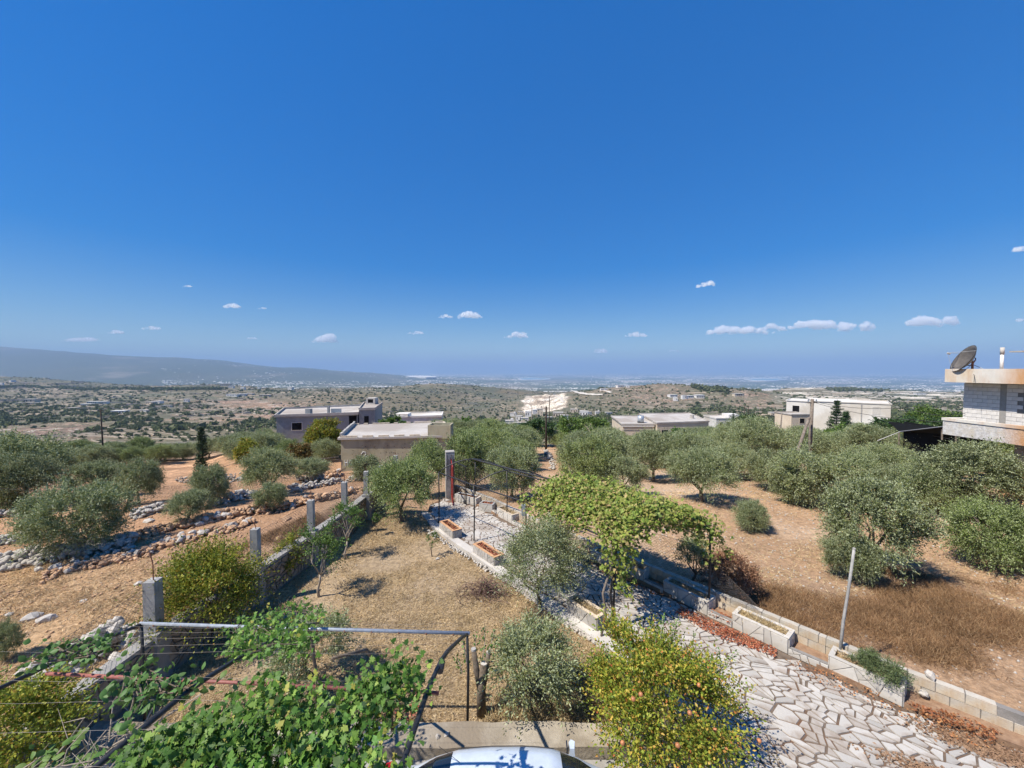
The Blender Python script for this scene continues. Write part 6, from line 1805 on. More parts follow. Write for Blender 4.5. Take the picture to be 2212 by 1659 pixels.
for s in (-1, 1):
    m_ = MB(); m_.prism([(.88, s * .80), (.96, s * .80), (.99, s * .95), (.92, s * .99), (.87, s * .93)], .98, 1.10, .2); mr_ = m_.build('wing_mirror', M['paint'], car)
    m_ = MB(); m_.prism([(.835, s * .83), (.855, s * .83), (.86, s * .96), (.84, s * .955)], .985, 1.10, .05); m_.build('mirror_glass', M['car_glass'], mr_)
    m_ = MB(); m_.prism([(1.78, s * .50), (1.98, s * .45), (1.93, s * .66), (1.78, s * .74)], .60, .72, .1); m_.build('headlight', M['lamp_glass'], car)
    m_ = MB(); m_.prism([(-1.95, s * .50), (-1.87, s * .50), (-1.80, s * .78), (-1.9, s * .74)], .72, .96, .05); m_.build('tail_light', M['tail_glass'], car)
    for x in (-1.25, 1.28):
        m_ = MB(); m_.tube([(x, s * .68, .31), (x, s * .87, .31)], .31, 20); wh = m_.build('wheel', M['rubber'], car, True)
        m_ = MB(); m_.tube([(x, s * .872, .31), (x, s * .885, .31)], .20, 16); m_.build('rim', M['rim'], wh)
    for x in (-.35, .5):
        m_ = MB(); m_.box(x - .08, x + .08, s * .862, s * .885, .80, .825); m_.build('door_handle', M['paint'], car)
m_ = MB(); m_.tube([(-1.62, .0, .99), (-1.40, .18, 1.20), (-1.22, .40, 1.30)], .007, 4); m_.build('rear_wiper', M['rubber'], car)
m_ = MB(); m_.tube([(-.72, .30, 1.43), (-1.02, .34, 1.62)], .004, 4); m_.build('antenna', M['rubber'], car)
# ------------------------------------------------------------------ buildings
def house(name, label, cat, P, z0, z1, wall, roof='roof_slab', parapet=0.3, pw=0.18, slab=0.14, over=0.12, cull=None):
    """flat roofed building on the footprint P (ccw or cw, world x,y); returns its Empty (at the first corner)"""
    if poly_area(P) < 0: P = P[::-1]
    o = P[0]; Q = [(p[0] - o[0], p[1] - o[1]) for p in P]
    t = empty(name, (o[0], o[1], z0), 0, label, cat); h = z1 - z0
    m_ = MB(); m_.prism(Q, -3.0, h - slab); m_.build('wall', M[wall], t)
    c = (sum(q[0] for q in Q) / len(Q), sum(q[1] for q in Q) / len(Q))
    def grow(q, d):
        v = Vector((q[0] - c[0], q[1] - c[1])); return tuple(Vector(q) + Vector((math.copysign(d, v.x), math.copysign(d, v.y))))
    m_ = MB(); m_.prism([grow(q, over) for q in Q], h - slab, h); rf = m_.build('roof', M[roof], t)
    if parapet:
        m_ = MB()
        for i in range(len(Q)):
            a = Vector(grow(Q[i], over - pw * .5)); b = Vector(grow(Q[(i + 1) % len(Q)], over - pw * .5)); d = (b - a).normalized()
            m_.beam((*(a + d * pw * .51), h + parapet / 2 + .002), (*(b + d * pw * .49), h + parapet / 2 + .002), pw, parapet)
        m_.build('parapet', M[roof], rf)
    return t
def opening(t, a, b, s0, s1, z0, z1, frame='pale_concrete', name='window', pane='opening', fw=0.07, d=0.04):
    """window or door in the wall a->b (world), seen from the right of a->b; s in metres from a, z above the house base"""
    a = Vector(a) - Vector((t.location.x, t.location.y)); b = Vector(b) - Vector((t.location.x, t.location.y)); u = (b - a).normalized(); n_ = Vector((u.y, -u.x))
    ang = math.atan2(u.y, u.x)
    loc = a + u * s0
    m_ = MB(); L = s1 - s0; H = z1 - z0
    m_.box(-fw, L + fw, -d, -.002, -fw, 0); m_.box(-fw, L + fw, -d, -.002, H, H + fw); m_.box(-fw, 0, -d, -.002, .001, H - .001); m_.box(L, L + fw, -d, -.002, .001, H - .001)
    w = m_.build(name, M[frame], t, loc=(loc.x, loc.y, z0), rot=(0, 0, ang))
    m_ = MB(); m_.box(0.001, L - .001, -.012, -.004, .001, H - .001); m_.build('pane', M[pane], w)
    return w

# grey blue building
A_, B_, C_, D_ = (-40.6, 66.0), (-28.3, 70.2), (-32.7, 86.5), (-46.5, 78.3)
t = house('house', 'grey blue plastered flat roofed house beyond the left olive grove', 'house', [A_, B_, C_, D_], -4.6, -1.1, 'plaster_blue', parapet=0.35, over=.25)
L_ = (Vector(B_) - Vector(A_)).length
opening(t, A_, B_, 2.35, 3.9, 1.0, 2.3, 'white_wall'); opening(t, A_, B_, 5.8, 6.35, 1.9, 2.4, 'white_wall'); opening(t, A_, B_, 7.2, 7.85, 1.95, 2.4, 'white_wall')
opening(t, A_, B_, 11.55, 12.85, 0.6, 3.2, 'plaster_blue', name='door', fw=.02)
m_ = MB()
for (s, w, d_, h_) in ((4.7, .9, .8, 1.1), (8.0, .35, .35, 1.5)):
    p = Vector(A_).lerp(Vector(B_), s / L_) - Vector(A_) + Vector((-.15, .6)); m_.box(p.x - w / 2, p.x + w / 2, p.y, p.y + d_, 3.5, 3.5 + h_)
m_.build('roof_stub', M['plaster_blue'], t)
m_ = MB(); p = Vector(A_).lerp(Vector(B_), 9.2 / L_) - Vector(A_) + Vector((-.1, .9)); m_.box(p.x - 1.0, p.x + .9, p.y, p.y + .06, 3.5, 4.5); m_.build('roof_sheet', M['blueglass'], t)
E2 = [(-28.2, 70.6), (-25.6, 71.5), (-28.4, 84), (-32.4, 84)]
t2 = house('house', 'raised stair tower on the right end of the grey blue house', 'stair tower', E2, -4.6, -.35, 'plaster_blue', parapet=.3)
opening(t2, E2[0], E2[1], .9, 1.7, .9, 3.0, 'plaster_blue', name='door', fw=.02)
m_ = MB(); m_.box(-2.7, -.8, 10.6, 12.6, 4.24, 5.6); rm = m_.build('roof_room', M['pale_concrete'], t2)
m_ = MB(); m_.box(-2.3, -1.2, 10.585, 10.598, 4.6, 5.35); m_.build('opening', M['opening'], rm)
# low white building behind it
t = house('house', 'low pale roofed outbuilding between the grey blue and tan houses', 'outbuilding', [(-23.6, 77), (-14.5, 79), (-15.5, 86), (-24.4, 84)], -5.5, -2.6, 'white_wall', roof='white_wall', parapet=.25)
m_ = MB(); m_.box(.1, 2.6, .3, 3.0, 2.9, 3.6); m_.build('roof_room', M['white_wall'], t)

# tan building
A_, B_, C_, D_ = (-16.75, 37.4), (-6.35, 38.95), (-8.7, 48.6), (-19.0, 46.2)
t = house('house', 'tan weathered flat roofed building behind the left terraces', 'building', [A_, B_, C_, D_], -3.1, 0.30, 'plaster_tan', parapet=0, slab=.2, over=.22)
h = 3.4; ox, oy = A_
m_ = MB(); r5 = random.Random(5)
u_ = (Vector(B_) - Vector(A_)).normalized(); ua = math.atan2(u_.y, u_.x)
# broken parapet: rows of loose blocks along the edges, each its own stone
for (p, q, skip) in ((A_, B_, .18), (D_, C_, .3), (A_, D_, 0), (B_, C_, .1)):
    p = Vector(p); q = Vector(q); d = (q - p).normalized(); Ls = (q - p).length; s = .05
    while s < Ls - .5:
        if not (p == Vector(A_) and q == Vector(B_) and s > 7.8) and r5.random() > skip:
            m_ = MB(); hh = .17 if skip else .42
            m_.box(-.24, .24, -.1, .1, 0, hh * r5.uniform(.85, 1.05)); cc = p + d * (s + .25)
            obj('parapet_block', m_.mesh('parapet_block', M['cream_wall'] if skip else M['roof_slab']), t, loc=(cc.x - ox, cc.y - oy, h + .002), rot=(0, 0, math.atan2(d.y, d.x)))
        s += .5
m_ = MB(); p = Vector(B_) - Vector(A_)
m_.box(p.x - 2.15, p.x + .15, p.y - .35, p.y - .2, h - .3, h + 1.05); m_.box(p.x - 2.15, p.x + .15, p.y + 1.4, p.y + 1.55, h - .3, h + 1.05)
m_.box(p.x - 2.15, p.x - 2.0, p.y - .198, p.y + 1.398, h - .3, h + 1.05); m_.box(p.x, p.x + .15, p.y - .198, p.y + 1.398, h - .3, h + 1.05)
m_.build('roof_tank_box', M['plaster_tan'], t)
m_ = MB(); r6 = random.Random(8)
for k in range(70):          # knocked-out holes and hacked marks in the render
    s = r6.uniform(.8, 9.5); z = r6.choice([1.15, 1.75, 2.2, 2.45]) + r6.gauss(0, .07); w = r6.uniform(.02, .06); hh = r6.uniform(.02, .09)
    q = u_ * s; n_ = Vector((u_.y, -u_.x)) * .004
    m_.beam((q.x + n_.x, q.y + n_.y, z), (q.x + n_.x + u_.x * w, q.y + n_.y + u_.y * w, z), .012, hh)
tag(m_.build('wall_pitting', M['opening'], t), kind='stuff')
# graffiti scrawl on the lower wall
def scrawl(t, A, ang, s0, z0, strokes, mat, wd=.03):
    m_ = MB(); u = Vector((math.cos(ang), math.sin(ang))); n_ = Vector((u.y, -u.x)) * .008
    for st in strokes:
        m_.tube([(u.x * (s0 + a) + n_.x, u.y * (s0 + a) + n_.y, z0 + b) for a, b in st], wd, 4)
    return m_.build('graffiti', mat, t)
wp = plain('white_spray_paint', (0.62, 0.64, 0.62), .9); gp = plain('green_spray_paint', (0.30, 0.42, 0.32), .9)
scrawl(t, A_, ua, .35, .55, [[(0, .6), (.05, 0)], [(0, .35), (.25, .4)], [(.25, .65), (.28, .05)], [(.75, .6), (.72, .1), (.95, .3), (1.1, .65)], [(1.2, .1), (1.3, .6), (1.45, .3), (1.6, .65), (1.7, .1)]], wp)
scrawl(t, A_, ua, .85, .55, [[(0, .1), (-.1, .35), (.05, .6), (.2, .4), (.1, .1), (.0, .2)]], gp, .04)
scrawl(t, A_, ua, 1.9, 1.7, [[(0, 0), (.15, .25), (.4, .2), (.45, 0), (.3, -.15), (.55, -.3)]], wp)
# small fence and orange bank beside it
wire_net('chain_link_fence', 'low grey wire pen beside the corner of the tan building', [((-19.4, 36.6), (-16.9, 37.2), -3.0, -1.9, -3.0, -1.8)], 0.2, 0.008)
m_ = MB(); m_.beam((-20.2, 36.0, -1.75), (-16.9, 37.3, -1.55), .06, .06)
o = tag(m_.build('wooden_rail', M['wood']), 'wooden rail leading to the corner of the tan building', 'rail')
for (x, y, h_) in ((-19.4, 36.6, 1.5), (-18.2, 36.9, 1.2)):
    m_ = MB(); m_.tube([(0, 0, -.2), (0, 0, h_)], .07, 6); tag(m_.build('pen_post', M['concrete'], None, loc=(x, y, -3.05)), 'short post of the wire pen beside the tan building', 'post', 'posts of the wire pen')

# block roofed building in the right centre
z_r = 6.9 - (917 - HOR) / FPX * 92
A_, B_, C_, D_ = (26.6, 92), (34.2, 92), (36.5, 108), (28.2, 108)
t = house('house', 'lower left wing of the wide tan flat roofed building with a white band', 'building', [A_, B_, C_, D_], z_r - 3.3, z_r, 'cream_wall', parapet=.2, over=.3)
m_ = MB(); m_.box(-.35, 7.5, -.36, -.31, 2.75, 3.05); m_.build('white_band', M['white_wall'], t)
m_ = MB(); m_.tube([(5.3, 3, 3.5), (5.3, 3, 5.0)], .75, 14); tk = m_.build('water_tank', M['tank'], t, True)
m_ = MB(); m_.box(4.6, 6.0, 2.4, 3.6, 3.3, 3.5); m_.build('tank_stand', M['opening'], tk)
A_, B_, C_, D_ = (34.3, 90.5), (48.0, 93.5), (51.5, 112), (36.7, 110)
t = house('house', 'main wing of the wide tan flat roofed building beyond the right grove', 'building', [A_, B_, C_, D_], z_r - 3.2, z_r + .45, 'cream_wall', parapet=.22, over=.15)
opening(t, A_, B_, 1.2, 2.9, .3, 2.0, 'cream_wall'); opening(t, A_, B_, 8.0, 9.2, 1.0, 2.2, 'cream_wall')
m_ = MB(); m_.tube([(12.4, 9, 3.6), (12.4, 9, 4.6)], .5, 10); m_.build('roof_dome', M['pale_concrete'], t)

# long white building on the right
A_, B_, C_, D_ = (64.3, 82), (72.6, 73.5), (80, 82), (70, 91)
t = house('house', 'long whitewashed block building behind the conifers on the right', 'building', [A_, B_, C_, D_], -3.3, 0.25, 'white_wall', parapet=.15, over=.02, roof='white_wall')
A0 = (61.5, 86); ff = house('house', 'left wing of the long whitewashed building with one dark window', 'building', [A0, (64.2, 81.9), (69, 88), (66, 91)], -3.4, 0.1, 'white_wall', parapet=.15, over=.02, roof='white_wall')
opening(ff, A0, (64.2, 81.9), 1.2, 2.5, 1.0, 2.5, 'white_wall')
opening(t, A_, B_, 9.4, 10.4, 1.6, 2.9, 'pale_concrete', pane='pale_concrete')
m_ = MB()
for s in (4.2, 7.8):
    q = (Vector(B_) - Vector(A_)).normalized() * s; m_.beam((q.x - .02, q.y - .02, 0), (q.x - .02, q.y - .02, 3.3), .05, .45)
m_.build('column_strip', M['pale_concrete'], t)
t = house('house', 'low cream walled building left of the long white one', 'building', [(57.6, 79), (61.8, 79.5), (61.9, 84), (57.6, 84)], -5, -2.35, 'cream_wall', parapet=.2, over=.05)
opening(t, (57.6, 79), (61.8, 79.5), 1.9, 3.0, .9, 1.9, 'cream_wall')
t = house('house', 'small bright white house left of the pair of thin poles', 'house', [(64.0, 120), (71.8, 120), (72.5, 128), (64, 128)], -11.5, -8.3, 'white_wall', roof='white_wall', parapet=.3)
opening(t, (64, 120), (71.8, 120), 1.0, 2.0, 1.0, 2.2, 'white_wall'); opening(t, (64, 120), (71.8, 120), 3.4, 4.4, 1.0, 2.2, 'white_wall')
m_ = MB(); m_.box(4.4, 8.0, 1, 5, 3.2, 4.4); m_.build('roof_room', M['white_wall'], t)

# ------------------------------------------------------------------ house at the right edge
HX, HY = 23.35, 19.85
hs = empty('house', (HX, HY, 0), 0, 'white block house with rust stained slabs and a satellite dish at the right edge', 'house')
def hb(name, mat, *b, parent=None, **k):
    m_ = MB()
    for q in b: m_.box(q[0] - HX, q[1] - HX, q[2] - HY, q[3] - HY, q[4], q[5])
    return m_.build(name, M[mat], parent or hs, **k)
zr0, zr1 = 6.28, 6.96; zp0, zp1 = 3.57, 4.43
hb('roof_slab', 'house_slab', (22.5, 34, 6, 20.0, zr0, zr1 - .12), (22.5, 22.7, 6, 20.0, zr1 - .118, zr1), (22.702, 34, 19.8, 20.0, zr1 - .118, zr1))
hb('balcony', 'flaky', (22.5, 22.68, 6, 20.0, zp0, zp1 - .14), (22.682, 34, 19.82, 20.0, zp0, zp1 - .14))
hb('balcony_coping', 'house_slab', (22.46, 22.72, 6, 20.04, zp1 - .138, zp1), (22.722, 34, 19.78, 20.04, zp1 - .138, zp1))
hb('floor_slab', 'concrete', (22.682, 34, 6, 19.818, zp0 + .02, zp0 + .2))
hb('wall', 'grey_mortar', (HX + .02, 33, 6, HY - .02, zp0 + .2, zr0))
hb('lower_wall', 'concrete', (24.2, 33, 6, 18.4, -1, zp0 + .02))
hb('pillar', 'concrete', (HX - .015, HX + .1, 18.12, 18.36, zp0 + .2, zr0 - .002))
# blocks of the upper wall, each one a piece, in the wall facing the garden
m_ = MB(); m_.prism([(0, -.193), (.02, -.193), (.02, .193), (0, .193)], -.088, .088, 0.0); blk = m_.mesh('block', M['house_white'])
zc = zp0 + .2 + .09; row = 0
win = (16.55, 17.35, 4.98, 5.98)
while zc < zr0 - .05:
    for (ya, yb_) in ((18.36, HY), (14.5, 18.12)):
        y = yb_ - .2 + (.2 if row % 2 else 0)
        while y > ya - .15:
            lo_, hi_ = max(y - .2, ya), min(y + .2, yb_)
            if hi_ - lo_ > .08 and not (lo_ < win[1] and hi_ > win[0] and zc > win[2] - .02 and zc < win[3] + .05):
                o = obj('block', blk, hs, loc=(-.012, (lo_ + hi_) / 2 - HY, zc), scale=(1, (hi_ - lo_ - .012) / .386, 1))
            y -= .4
    zc += .19; row += 1
wd = hb('window', 'pale_concrete', (HX - .05, HX + .06, win[0] - .06, win[0], win[2] - .08, win[3] + .06), (HX - .05, HX + .06, win[1], win[1] + .06, win[2] - .08, win[3] + .06), (HX - .05, HX + .06, win[0] + .001, win[1] - .001, win[3], win[3] + .06), (HX - .08, HX + .06, win[0] + .001, win[1] - .001, win[2] - .08, win[2]))
hb('pane', 'glass', (HX + .005, HX + .015, win[0] + .001, win[1] - .001, win[2] + .001, win[3] - .001), parent=wd)
hb('window_bars', 'steel', *[(HX - .02, HX - .005, win[0] + .2 * k - .012, win[0] + .2 * k + .012, win[2] + .002, win[3] - .002) for k in (1, 2, 3)], (HX - .024, HX - .021, win[0] + .002, win[1] - .002, 5.4, 5.43), parent=wd)
hb('roof_room', 'house_slab', (23.9, 28, 12, 17.9, zr1 - .11, zr1 + .78)); hb('roof_room_slab', 'marble_old', (23.6, 28.3, 11.8, 18.3, zr1 + .782, zr1 + .84))
t = empty('vent_pipe', (22.95, 18.05, zr1 - .12), 0, 'white vent pipe standing on the roof edge of the right house', 'vent pipe')
m_ = MB(); m_.tube([(0, 0, 0), (0, 0, .8)], .06, 12); m_.build('pipe', M['white_wall'], t, True)
m_ = MB(); m_.tube([(0, 0, .8), (0, 0, 1.12)], .072, 12); m_.build('collar', M['pale_concrete'], t, True)
# satellite dish seen from behind
dh = empty('satellite_dish', (23.0, 19.35, zr1 - .12), 0, 'dark satellite dish seen from behind on the right roof', 'satellite dish')
V = []; F = []; R_ = .74; nr2, na2 = 6, 32
for i in range(nr2 + 1):
    rr3 = R_ * i / nr2
    for k in range(na2):
        a = 2 * math.pi * k / na2; V.append((rr3 * math.cos(a) * .93, rr3 * math.sin(a), .30 * (rr3 / R_) ** 2))
for i in range(nr2):
    for k in range(na2): F.append((i * na2 + k, i * na2 + (k + 1) % na2, (i + 1) * na2 + (k + 1) % na2, (i + 1) * na2 + k))
me = bpy.data.meshes.new('reflector'); me.from_pydata(V, [], F); me.materials.append(M['dish'])
for p in me.polygons: p.use_smooth = True
aim = Vector((-.80, .38, .46)).normalized()          # the bowl opens away to the upper left
q = aim.to_track_quat('Z', 'Y')
rf = obj('reflector', me, dh, loc=(0.02, 0, .50)); rf.rotation_euler = q.to_euler()
so = rf.modifiers.new('thick', 'SOLIDIFY'); so.thickness = .012
m_ = MB(); m_.tube([(R_ * math.cos(a) * .93, R_ * math.sin(a), .30) for a in [2 * math.pi * k / 32 for k in range(33)]], .012, 5, cap=False); m_.build('rim', M['rubber'], rf)
m_ = MB(); ring_ = [(.22 * math.cos(a), .22 * math.sin(a), -.05) for a in [2 * math.pi * k / 16 for k in range(17)]]; m_.tube(ring_, .02, 5, cap=False); m_.tube([(-.2, -.1, -.06), (.2, .1, -.06)], .02, 5); m_.tube([(0, 0, 0), (0, 0, -.14)], .05, 8); m_.build('mount', M['rust'], rf)
fa = aim * .95 + Vector((.02, 0, .50))
m_ = MB(); m_.tube([(0.10, -.03, 0), (.10, -.03, .42)], .045, 8); m_.build('mast', M['rust'], dh)
m_ = MB(); m_.tube([(.1, -.03, .35), (.35, -.45, .02)], .016, 5); m_.tube([(.1, -.03, .35), (-.15, .1, .02)], .014, 5); m_.build('brace', M['steel'], dh)
m_ = MB()
for a in (0.6, 2.7, 4.7): m_.tube([rf.rotation_euler.to_matrix() @ Vector((R_ * math.cos(a) * .93, R_ * math.sin(a), .30)) + Vector((.02, 0, .5)), fa], .008, 4)
m_.build('feed_arm', M['steel'], dh)
m_ = MB(); m_.tube([fa, fa - aim * .12], .045, 8); m_.build('feed_horn', M['marble'], dh)
# shade net and clutter under the balcony
t = empty('shade_net', (21.5, 22, 3.2), 0, 'black shade net canopy stretched below the right house balcony', 'shade net')
m_ = MB(); zn1 = aty(1945, 932, 25.0); zn2 = aty(2040, 921, 21); zn3 = Vector((25.5, 19.0, 3.45)); zn4 = Vector((26.5, 27, 3.3)); oN = Vector((21.5, 22, 3.2))
m_.add([zn1 - oN, zn2 - oN, zn3 - oN, zn4 - oN, zn1 - oN - Vector((0, 0, .05)), zn2 - oN - Vector((0, 0, .05)), zn3 - oN - Vector((0, 0, .05)), zn4 - oN - Vector((0, 0, .05))],
       [(0, 1, 2, 3), (7, 6, 5, 4), (0, 4, 5, 1), (1, 5, 6, 2), (2, 6, 7, 3), (3, 7, 4, 0)]); m_.build('canopy', M['tarp'], t)
m_ = MB(); b0 = aty(2036, 938, 20.6); m_.beam(Vector((25.3, 20.5, 2.5)) - oN, Vector((25.6, 25.0, 2.6)) - oN, .05, 1.9); m_.beam(Vector((25.0, 12, 2.2)) - oN, Vector((24.6, 18.3, 2.2)) - oN, .05, 2.6); m_.build('side_net', M['tarp'], t)
m_ = MB(); m_.tube([aty(1895, 952, 25.4) - oN, zn1 - oN, zn2 - oN], .02, 5); m_.build('edge_cable', M['steel'], t)
m_ = MB()
for (u, v0, v1, Y) in ((2065, 925, 965, 20.5), (2035, 928, 950, 21), (1942, 935, 960, 25)):
    m_.tube([aty(u, v1, Y) - oN, aty(u, v0, Y) - oN], .04, 6)
m_.build('prop', M['wood'], t)
m_ = MB(); m_.prism([(21.4, 13.5), (24, 13.0), (24.1, 17.2), (22.0, 17.6)], 0.9, 2.25, .35); tag(m_.build('earth_bank', M['orange_earth']), 'bare orange earth bank below the right house', 'earth bank')
m_ = MB(); m_.beam((21.5, 16.0, 2.62), (22.6, 14.2, 2.62), .5, .22); tag(m_.build('net_bundle', M['net']), 'folded orange net lying under the right house', 'net')

# ------------------------------------------------------------------ poles and cables
def pole(label, u, vtop, Y, r0, mat, name='utility_pole', arm=0, lamp=False, cat='utility pole', ub=None, zb=None):
    p = aty(u, vtop, Y); g = aty(ub or u, 800, Y); z = gz(g.x, Y) if zb is None else zb
    t = empty(name, (g.x, Y, z), 0, label, cat); H = p.z - z
    m_ = MB(); m_.tube([(0, 0, -.5), ((p.x - g.x) / 2, 0, H / 2), (p.x - g.x, 0, H)], [r0, r0 * .85, r0 * .7], 8); m_.build('shaft', M[mat], t, True)
    if arm:
        m_ = MB(); m_.beam((p.x - g.x - arm, 0, H - .25), (p.x - g.x + arm, 0, H - .22), .09, .09); ar = m_.build('crossarm', M[mat], t)
        for s in (-.9, 0, .9):
            m_ = MB(); m_.tube([(p.x - g.x + arm * s, 0, H - .2), (p.x - g.x + arm * s, 0, H - .02)], .045, 6); m_.build('insulator', M['tank'], ar)
    if lamp:
        m_ = MB(); m_.tube([(p.x - g.x, 0, H - .1), (p.x - g.x + .5, 0, H + .35), (p.x - g.x + .9, 0, H + .45)], .04, 6); la_ = m_.build('lamp_arm', M[mat], t)
        m_ = MB(); m_.box(p.x - g.x + .75, p.x - g.x + 1.3, -.12, .12, H + .42, H + .54); m_.build('lamp_head', M['tank'], la_)
    return t
pole('tall black utility pole rising over the left olive grove', 217, 884, 58, .11, 'dark_wood', arm=.45)
pole('thick black utility pole on the pale stone terrace in the centre', 1180, 878, 56, .17, 'dark_wood')
pole('thin grey pole left of the thick black pole', 1149, 880, 66, .10, 'wood')
pole('street lamp pole behind the thick black pole', 1187, 856, 78, .09, 'dark_wood', name='street_lamp', lamp=True, cat='street lamp')
pole('thin pole with small lamp above the right centre village', 1436, 876, 120, .10, 'dark_wood')
pole('left one of the pair of thin poles by the dark trees', 1609, 876, 105, .13, 'dark_wood'); pole('right one of the pair of thin poles by the dark trees', 1616.5, 876, 106, .13, 'dark_wood')
pole('short leaning grey pole among the right grove trees', 1689, 892, 62, .12, 'wood', ub=1687)
pole('weathered wooden utility pole with a side strut in the right grove', 1755, 862, 26, .135, 'wood', arm=.3, ub=1753)
p = aty(1721, 980, 25.0); q = aty(1748, 902, 25.7); t = empty('pole_strut', (p.x, p.y, gz(p.x, p.y)), 0, 'slanting wooden strut leaning against the weathered pole', 'strut')
m_ = MB(); m_.tube([(0, 0, -.3), (p - t.location) * 1.0, q - t.location], [.10, .10, .085], 8); m_.build('strut', M['wood'], t, True)
pole('metal lattice mast far right beyond the long white building', 1871, 868, 110, .10, 'wood', arm=.7)
pole('small pole behind the tan building roof', 673, 866, 200, .12, 'wood') if False else None
for (u, vt_, Y) in ((566, 924, 62), (574, 918, 64)):
    pole('thin fence pole left of the grey blue house', u, vt_, Y, .05, 'wood', name='pole', cat='pole').__setitem__('group', 'thin poles left of the grey blue house')
pole('thin pole on the slope right of the outbuilding', 673 + 0, 0, 1, .1, 'wood') if False else None
pole('thin pole behind the flat roof of the tan building', 1672 / 1.8228, 886, 95, .09, 'wood', name='pole', cat='pole')
def cable(label, pts, sag=0.0, r=.012):
    P_ = [aty(*p) for p in pts]; o_ = P_[0]; out = []
    for i in range(len(P_) - 1):
        for k in range(9):
            f = k / 8; out.append(P_[i].lerp(P_[i + 1], f) - Vector((0, 0, sag * 4 * f * (1 - f))) - o_)
    m_ = MB(); m_.tube(out, r, 4); tag(m_.build('cable', M['cable'], None, loc=tuple(o_)), label, 'cable')
cable('thin cable crossing in front of the left olive trees', [(-60, 1046, 17), (330, 1031, 20), (850, 1008, 34)], .5, .008)
cable('cable from the weathered pole to the right house, upper one', [(1754, 866, 26), (1960, 880, 22), (2085, 893, 19.7)], .25, .013)
cable('cable from the weathered pole to the right house, lower one', [(1754, 868, 26), (2060, 912, 20), (2225, 930, 16.6)], .3, .013)
cable('cable hanging across the balcony of the right house', [(1900, 905, 40), (2050, 948, 20.5), (2230, 985, 15)], .2, .012)
cable('loose cable hanging over the slab of the right house', [(2098, 797, 19.3), (2105, 812, 18.6), (2104, 826, 18.6)], .0, .01)

# ------------------------------------------------------------------ village and scattered far houses, each with its windows
vr = random.Random(44)
def far_house(u0, v0, u1, v1, wall, label, group, Y=None, floors=1, roofroom=False):
    """a house whose front covers the photo box (u0, v0)-(u1, v1)"""
    if Y is None:
        g = ground((u0 + u1) / 2, v1, 9000); Y = g.y
    x0 = (u0 - CXP) / FPX * Y; x1 = (u1 - CXP) / FPX * Y
    zb = CZ - (v1 - HOR) / FPX * Y; zt_ = CZ - (v0 - HOR) / FPX * Y
    h = zt_ - zb; w = x1 - x0; d = min(w, h * 2.2) * vr.uniform(.7, 1.0)
    rz = vr.uniform(-.25, .25)
    t = empty('house', ((x0 + x1) / 2, Y, zb), rz, label, 'house', group)
    m_ = MB(); m_.box(-w / 2, w / 2, 0, d, -6, h * .93); m_.build('wall', M[wall], t)
    m_ = MB(); m_.box(-w / 2 - .03 * w, w / 2 + .03 * w, -.03 * w, d + .03 * w, h * .93, h); rf = m_.build('roof', M['roof_slab' if wall != 'far_white' else 'white_wall'], t)
    if roofroom:
        m_ = MB(); m_.box(w * .1, w * .4, d * .3, d * .7, h, h * 1.35); m_.build('roof_room', M[wall], rf)
    nw = max(2, int(w / 4)); fh = h * .9 / floors
    for f in range(floors):
        for k in range(nw):
            cx = -w / 2 + w * (k + .5) / nw + vr.uniform(-.3, .3); ww = w * .12 if w < 30 else 1.6; z_ = fh * (f + .35)
            if vr.random() < .18: continue
            m_ = MB(); m_.box(cx - ww / 2, cx + ww / 2, -.06, -.01, z_, z_ + fh * .42); wi = m_.build('window', M['opening'], t)
    return t
def c3(x, y): return (1900 + x / 2.765) / 1.8228, (1440 + y / 2.765) / 1.8228
VG = [(250, 600, 345, 650, 'white_wall', 'flat house with brown roof lowest left in the village'), (360, 545, 430, 600, 'white_wall', 'white village house with porch above the lowest ones'),
      (420, 570, 500, 622, 'white_wall', 'white village house with pitched looking roof beside the walled court'), (300, 518, 362, 545, 'white_wall', 'low white house at the upper left of the village'),
      (465, 497, 535, 552, 'far_white', 'tall white village house left of the orange building'), (548, 480, 600, 518, 'far_white', 'bright white block next to the orange building'),
      (596, 470, 658, 545, 'cream_wall', 'orange beige three storey building in the village'), (770, 510, 875, 560, 'cream_wall', 'wide grey beige house in the middle of the village'),
      (862, 540, 945, 602, 'white_wall', 'white house stepping down in front of the fig tree'), (960, 475, 1038, 512, 'cream_wall', 'grey house with dark end standing above the village'),
      (1060, 497, 1150, 545, 'far_white', 'long white house right of the grey one in the village'), (1150, 505, 1196, 540, 'white_wall', 'small annex right of the long white village house'),
      (1235, 500, 1285, 538, 'white_wall', 'small white house between dark trees right of the village'), (1340, 508, 1422, 532, 'white_wall', 'low white house at the right end of the village'),
      (140, 640, 250, 668, 'white_wall', 'white walled court at the lower left of the village'), (345, 620, 480, 650, 'cream_wall', 'pale courtyard wall below the pitched looking house'),
      (385, 500, 440, 520, 'cream_wall', 'narrow cream house at the back of the village'), (700, 560, 770, 590, 'cream_wall', 'cream house half hidden right of the lamp pole')]
for k, (a, b, c, d, w, lab) in enumerate(VG):
    u0, v0 = c3(a, b); u1, v1 = c3(c, d)
    far_house(u0, v0, u1, v1 + (2 if d > 540 else 0), w, lab, 'village houses in the centre', floors=3 if 'three' in lab else 1, roofroom=(k % 3 == 0))
HL = [((2044, 316, 2128, 345), 'white house cluster on the right end of the brown ridge'), ((2085, 345, 2128, 385), 'lower white house on the right end of the brown ridge'), ((2180, 322, 2225, 365), 'white house on the slope right of the brown ridge'),
      ((1290, 248, 1370, 268), 'low white sheds on top of the brown ridge'), ((1470, 212, 1540, 238), 'white building behind the ridge top'), ((1570, 218, 1604, 238), 'small white building behind the ridge, right one')]
